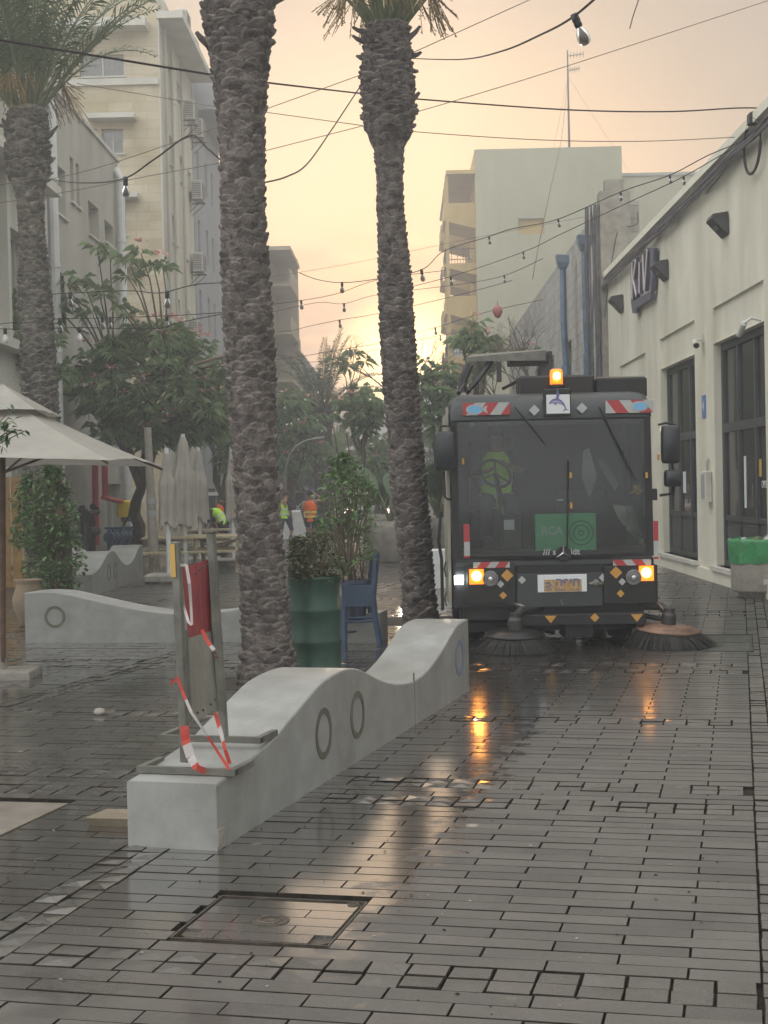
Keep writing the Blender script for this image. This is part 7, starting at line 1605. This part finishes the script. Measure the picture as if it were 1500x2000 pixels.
cable('string light drooping at the left with one large dark bulb', [(96, 350, 22.6), (150, 357, 19), (235, 351, 15), (300, 312, 13.9), (370, 265, 13.4), (405, 290, 13.1), (437, 318, 12.95)], .008, [(243, 351, 0, 1.15)])
cable('black cable sagging between the two near palms', [(515, 357, 12.95), (560, 345, 14), (600, 320, 15.4), (650, 250, 17), (706, 165, 18.6)], .008)
cable('string light rising to the top edge with the largest bulb', [(800, 114, 18.6), (900, 116, 14), (980, 100, 11), (1060, 66, 9), (1115, 36, 8), (1165, -5, 7.4)], .0065, [(1119, 34, -22, 1.0)])
cable('thin cable crossing behind the palms below the thick one', [(150, 163, 22), (300, 188, 22), (420, 208, 21), (510, 218, 21), (700, 244, 20.5), (820, 258, 20.5), (1050, 273, 20.8), (1250, 276, 21), (1435, 268, 21)], .006, m='wire')
for lab, pts in (('straight thin wire rising from the second palm to the top edge', [(795, 108, 19), (1040, -3, 19)]), ('long straight thin wire rising to the upper right corner', [(508, 297, 20), (700, 248, 20), (812, 219, 20), (1000, 163, 20), (1160, 112, 20), (1510, -2, 20)]),
                 ('short thin wire between the near palms, upper', [(508, 217, 20), (705, 146, 20), (800, 108, 19)]), ('thin wire rising past the stone building, upper', [(90, 352, 23), (200, 325, 23), (430, 247, 20), (508, 217, 20)]), ('thin wire rising past the stone building, lower', [(-5, 397, 23), (90, 382, 23), (300, 342, 21), (430, 318, 20), (508, 297, 20)]),
                 ('short thin wires left of the grey palm', [(-5, 362, 22), (95, 345, 22.6)]),
                 ('pale straight wire far behind the palms', [(500, 545, 40), (585, 532, 40), (720, 508, 40), (900, 470, 40), (1160, 420, 37)])):
    cable(lab, pts, .0055, m='wire')
cable('loose wire end hanging from the top edge at the right', [(1249, -5, 12), (1237, 30, 12), (1230, 56, 12)], .004)
cable('long string light climbing to the roof of the plaster building', [(585, 533, 30), (620, 546, 30), (668, 552, 29), (735, 545, 28), (823, 527, 27), (868, 490, 27), (955, 462, 27), (1000, 447, 26), (1090, 428, 26), (1212, 375, 24), (1308, 342, 23), (1380, 305, 22), (1440, 280, 21)], .008, [(668, 551, 0, 1.25), (823, 527, -8, 1.3), (955, 462, -8, .9), (1090, 428, -10, .9), (1212, 375, -5, .9), (1308, 342, -8, .85)])
cable('string light just below the longest one on the right', [(735, 576, 34), (880, 540, 32), (1022, 492, 30), (1100, 455, 28), (1250, 385, 24), (1335, 345, 22.6), (1430, 290, 21.5)], .007, [(880, 540, -8, 1.2), (1022, 492, -5, .9), (1335, 345, -6, .8)])
cable('string light with a bulb by the left slab, upper', [(440, 604, 34), (500, 598, 34), (588, 587, 34), (660, 573, 34), (740, 546, 34), (870, 528, 34)], .007, [(588, 586, -5, 1.25)])
cable('string light with a bulb under the cloud edge', [(530, 610, 38), (620, 591, 38), (672, 593, 38), (740, 575, 38), (900, 555, 36), (985, 538, 34), (1060, 505, 32)], .007, [(672, 593, 0, 1.3), (985, 538, -4, 1.1)])
cable('string light with a bulb across the cloud, middle', [(440, 655, 40), (560, 647, 40), (600, 638, 40), (663, 625, 40), (740, 612, 40), (880, 580, 39), (1000, 548, 36)], .008, [(663, 625, -6, 1.3)])
cable('lower string light dipping across the cloud', [(440, 712, 44), (560, 700, 44), (683, 680, 44), (740, 670, 44), (850, 640, 44), (940, 612, 42), (1060, 585, 38)], .008, [(683, 680, -4, 1.3), (850, 640, -5, 1.3)])
cable('lowest string light over the distant palm', [(530, 716, 50), (600, 708, 50), (636, 704, 50), (740, 682, 50), (860, 655, 48), (960, 640, 44)], .008, [(636, 704, 0, 1.2), (860, 655, 0, 1.1)])
cable('upper left string light with a dark bulb over the stone wall', [(90, 575, 26), (240, 568, 24), (300, 572, 23), (326, 570, 22), (380, 556, 21), (440, 552, 20)], .008, [(135, 588, 0, 1.5), (326, 570, 0, 1.5)])
cable('second left string light over the silk tree', [(-10, 634, 26), (90, 624, 25), (200, 621, 25), (326, 617, 24), (440, 610, 22)], .007, [(118, 620, 0, 1.6), (199, 621, 0, 1.2), (222, 620, 0, 1.2), (326, 617, 0, 1.3)])
cable('third left string light sagging over the silk tree', [(-10, 642, 24), (60, 643, 24), (155, 640, 24), (300, 642, 23), (350, 630, 22), (440, 612, 20)], .007, [(12, 643, 0, 1.4), (155, 640, 0, 1.4)], white=True)
cable('pale pipe-like cable from the silk tree to the near palm', [(380, 712, 24), (420, 700, 22), (445, 694, 20)], .03, m='wire')
fb2 = [(560, 828), (569, 826), (583, 818), (556, 795), (596, 779), (621, 765), (654, 791), (652, 806), (676, 817), (705, 797), (629, 841), (700, 826), (620, 820)]
for i, row in enumerate((fb2[:6], fb2[6:])):
    row = sorted(row); Y = 50+6*i; cable('far hanging row of small white bulbs over the distant palm, '+('left part' if i == 0 else 'right part'), [(row[0][0]-30, row[0][1]-6, Y)]+[(x, y-4, Y) for x, y in row]+[(row[-1][0]+30, row[-1][1]-12, Y)], .004, [(x, y, 0, .8) for x, y in row], m='wire', white=True, group='far rows of white bulbs')
for pts, lab in (([(1110, 140, 90), (1098, 260, 70), (1075, 370, 50), (1052, 480, 40), (1040, 545, 38)], 'dark cable falling from the antenna mast to the stone facade'), ([(1180, 620, 36.6), (1200, 480, 36.6), (1215, 425, 36.8), (1210, 420, 37)], 'dark drop cable at the junction of the stone and plaster fronts'), ([(1220, 420, 37), (1180, 440, 37), (1240, 440, 36.5), (1245, 415, 36)], 'tangled wires above the stone facade'), ([(1440, 300, 21), (1360, 400, 26), (1268, 500, 32)], 'thin wire slanting down the plaster wall to the sign')):
    cable(lab, pts, .010, group='drop cables on the right')
b = MB(); o = thing('red_lantern', 'small red paper lantern hung above the sweeper', 'lantern', at(972, 608, 38)); b = smoothed(MB()); b.lathe([(.06, .14), (.12, .08), (.13, -.02), (.07, -.15), (0, -.18)], 12); b.build('lantern', mat('pink_paper', (.50, .20, .19), .7, trans=.3), o); b = MB(); b.tube([(0, 0, .13), (0, 0, .25)], .01, 4); b.build('hook', M['wire'], o)

# grit and leaf crumbs trodden into the paving
gr = MB(); r2 = random.Random(77)
for k in range(900):
    u = r2.uniform(-4.5, .5); v = r2.uniform(4.6, 20)**1.0; p = UV(u, v, .003); z_ = r2.uniform(.003, .009); a = r2.uniform(0, 6.28)
    if r2.random() < .35 and v > 7: p = UV(r2.gauss(-3.0, .15), v, .003)
    pts = [p+Vector((math.cos(a+q)*z_*r2.uniform(.6, 1.6), math.sin(a+q)*z_*r2.uniform(.6, 1.6), 0)) for q in (0, 1.6, 3.1, 4.7)]; c_ = p+Vector((0, 0, z_*.5)); gr.m = r2.choice((0, 0, 1, 2)); gr.add(pts+[c_], [(0, 1, 4), (1, 2, 4), (2, 3, 4), (3, 0, 4)])
tag(gr.build('grit', [M['joint'], M['leafdry'], M['concrete']]), 'fine grit and leaf crumbs scattered over the paving', 'grit', kind='stuff')

# ================================================================== HAZE
hz = bpy.data.materials.new('haze_air'); hz.use_nodes = True; t = hz.node_tree; t.nodes.remove(t.nodes['Principled BSDF']); pv = t.nodes.new('ShaderNodeVolumePrincipled')
pv.inputs['Density'].default_value = .0050; pv.inputs['Color'].default_value = (.90, .92, .96, 1); pv.inputs['Anisotropy'].default_value = .35
t.links.new(pv.outputs[0], t.nodes['Material Output'].inputs['Volume'])
b = MB(); b.box(-450, 450, -70, 950, -1.7, 34); ho = b.build('haze', hz); tag(ho, kind='stuff')
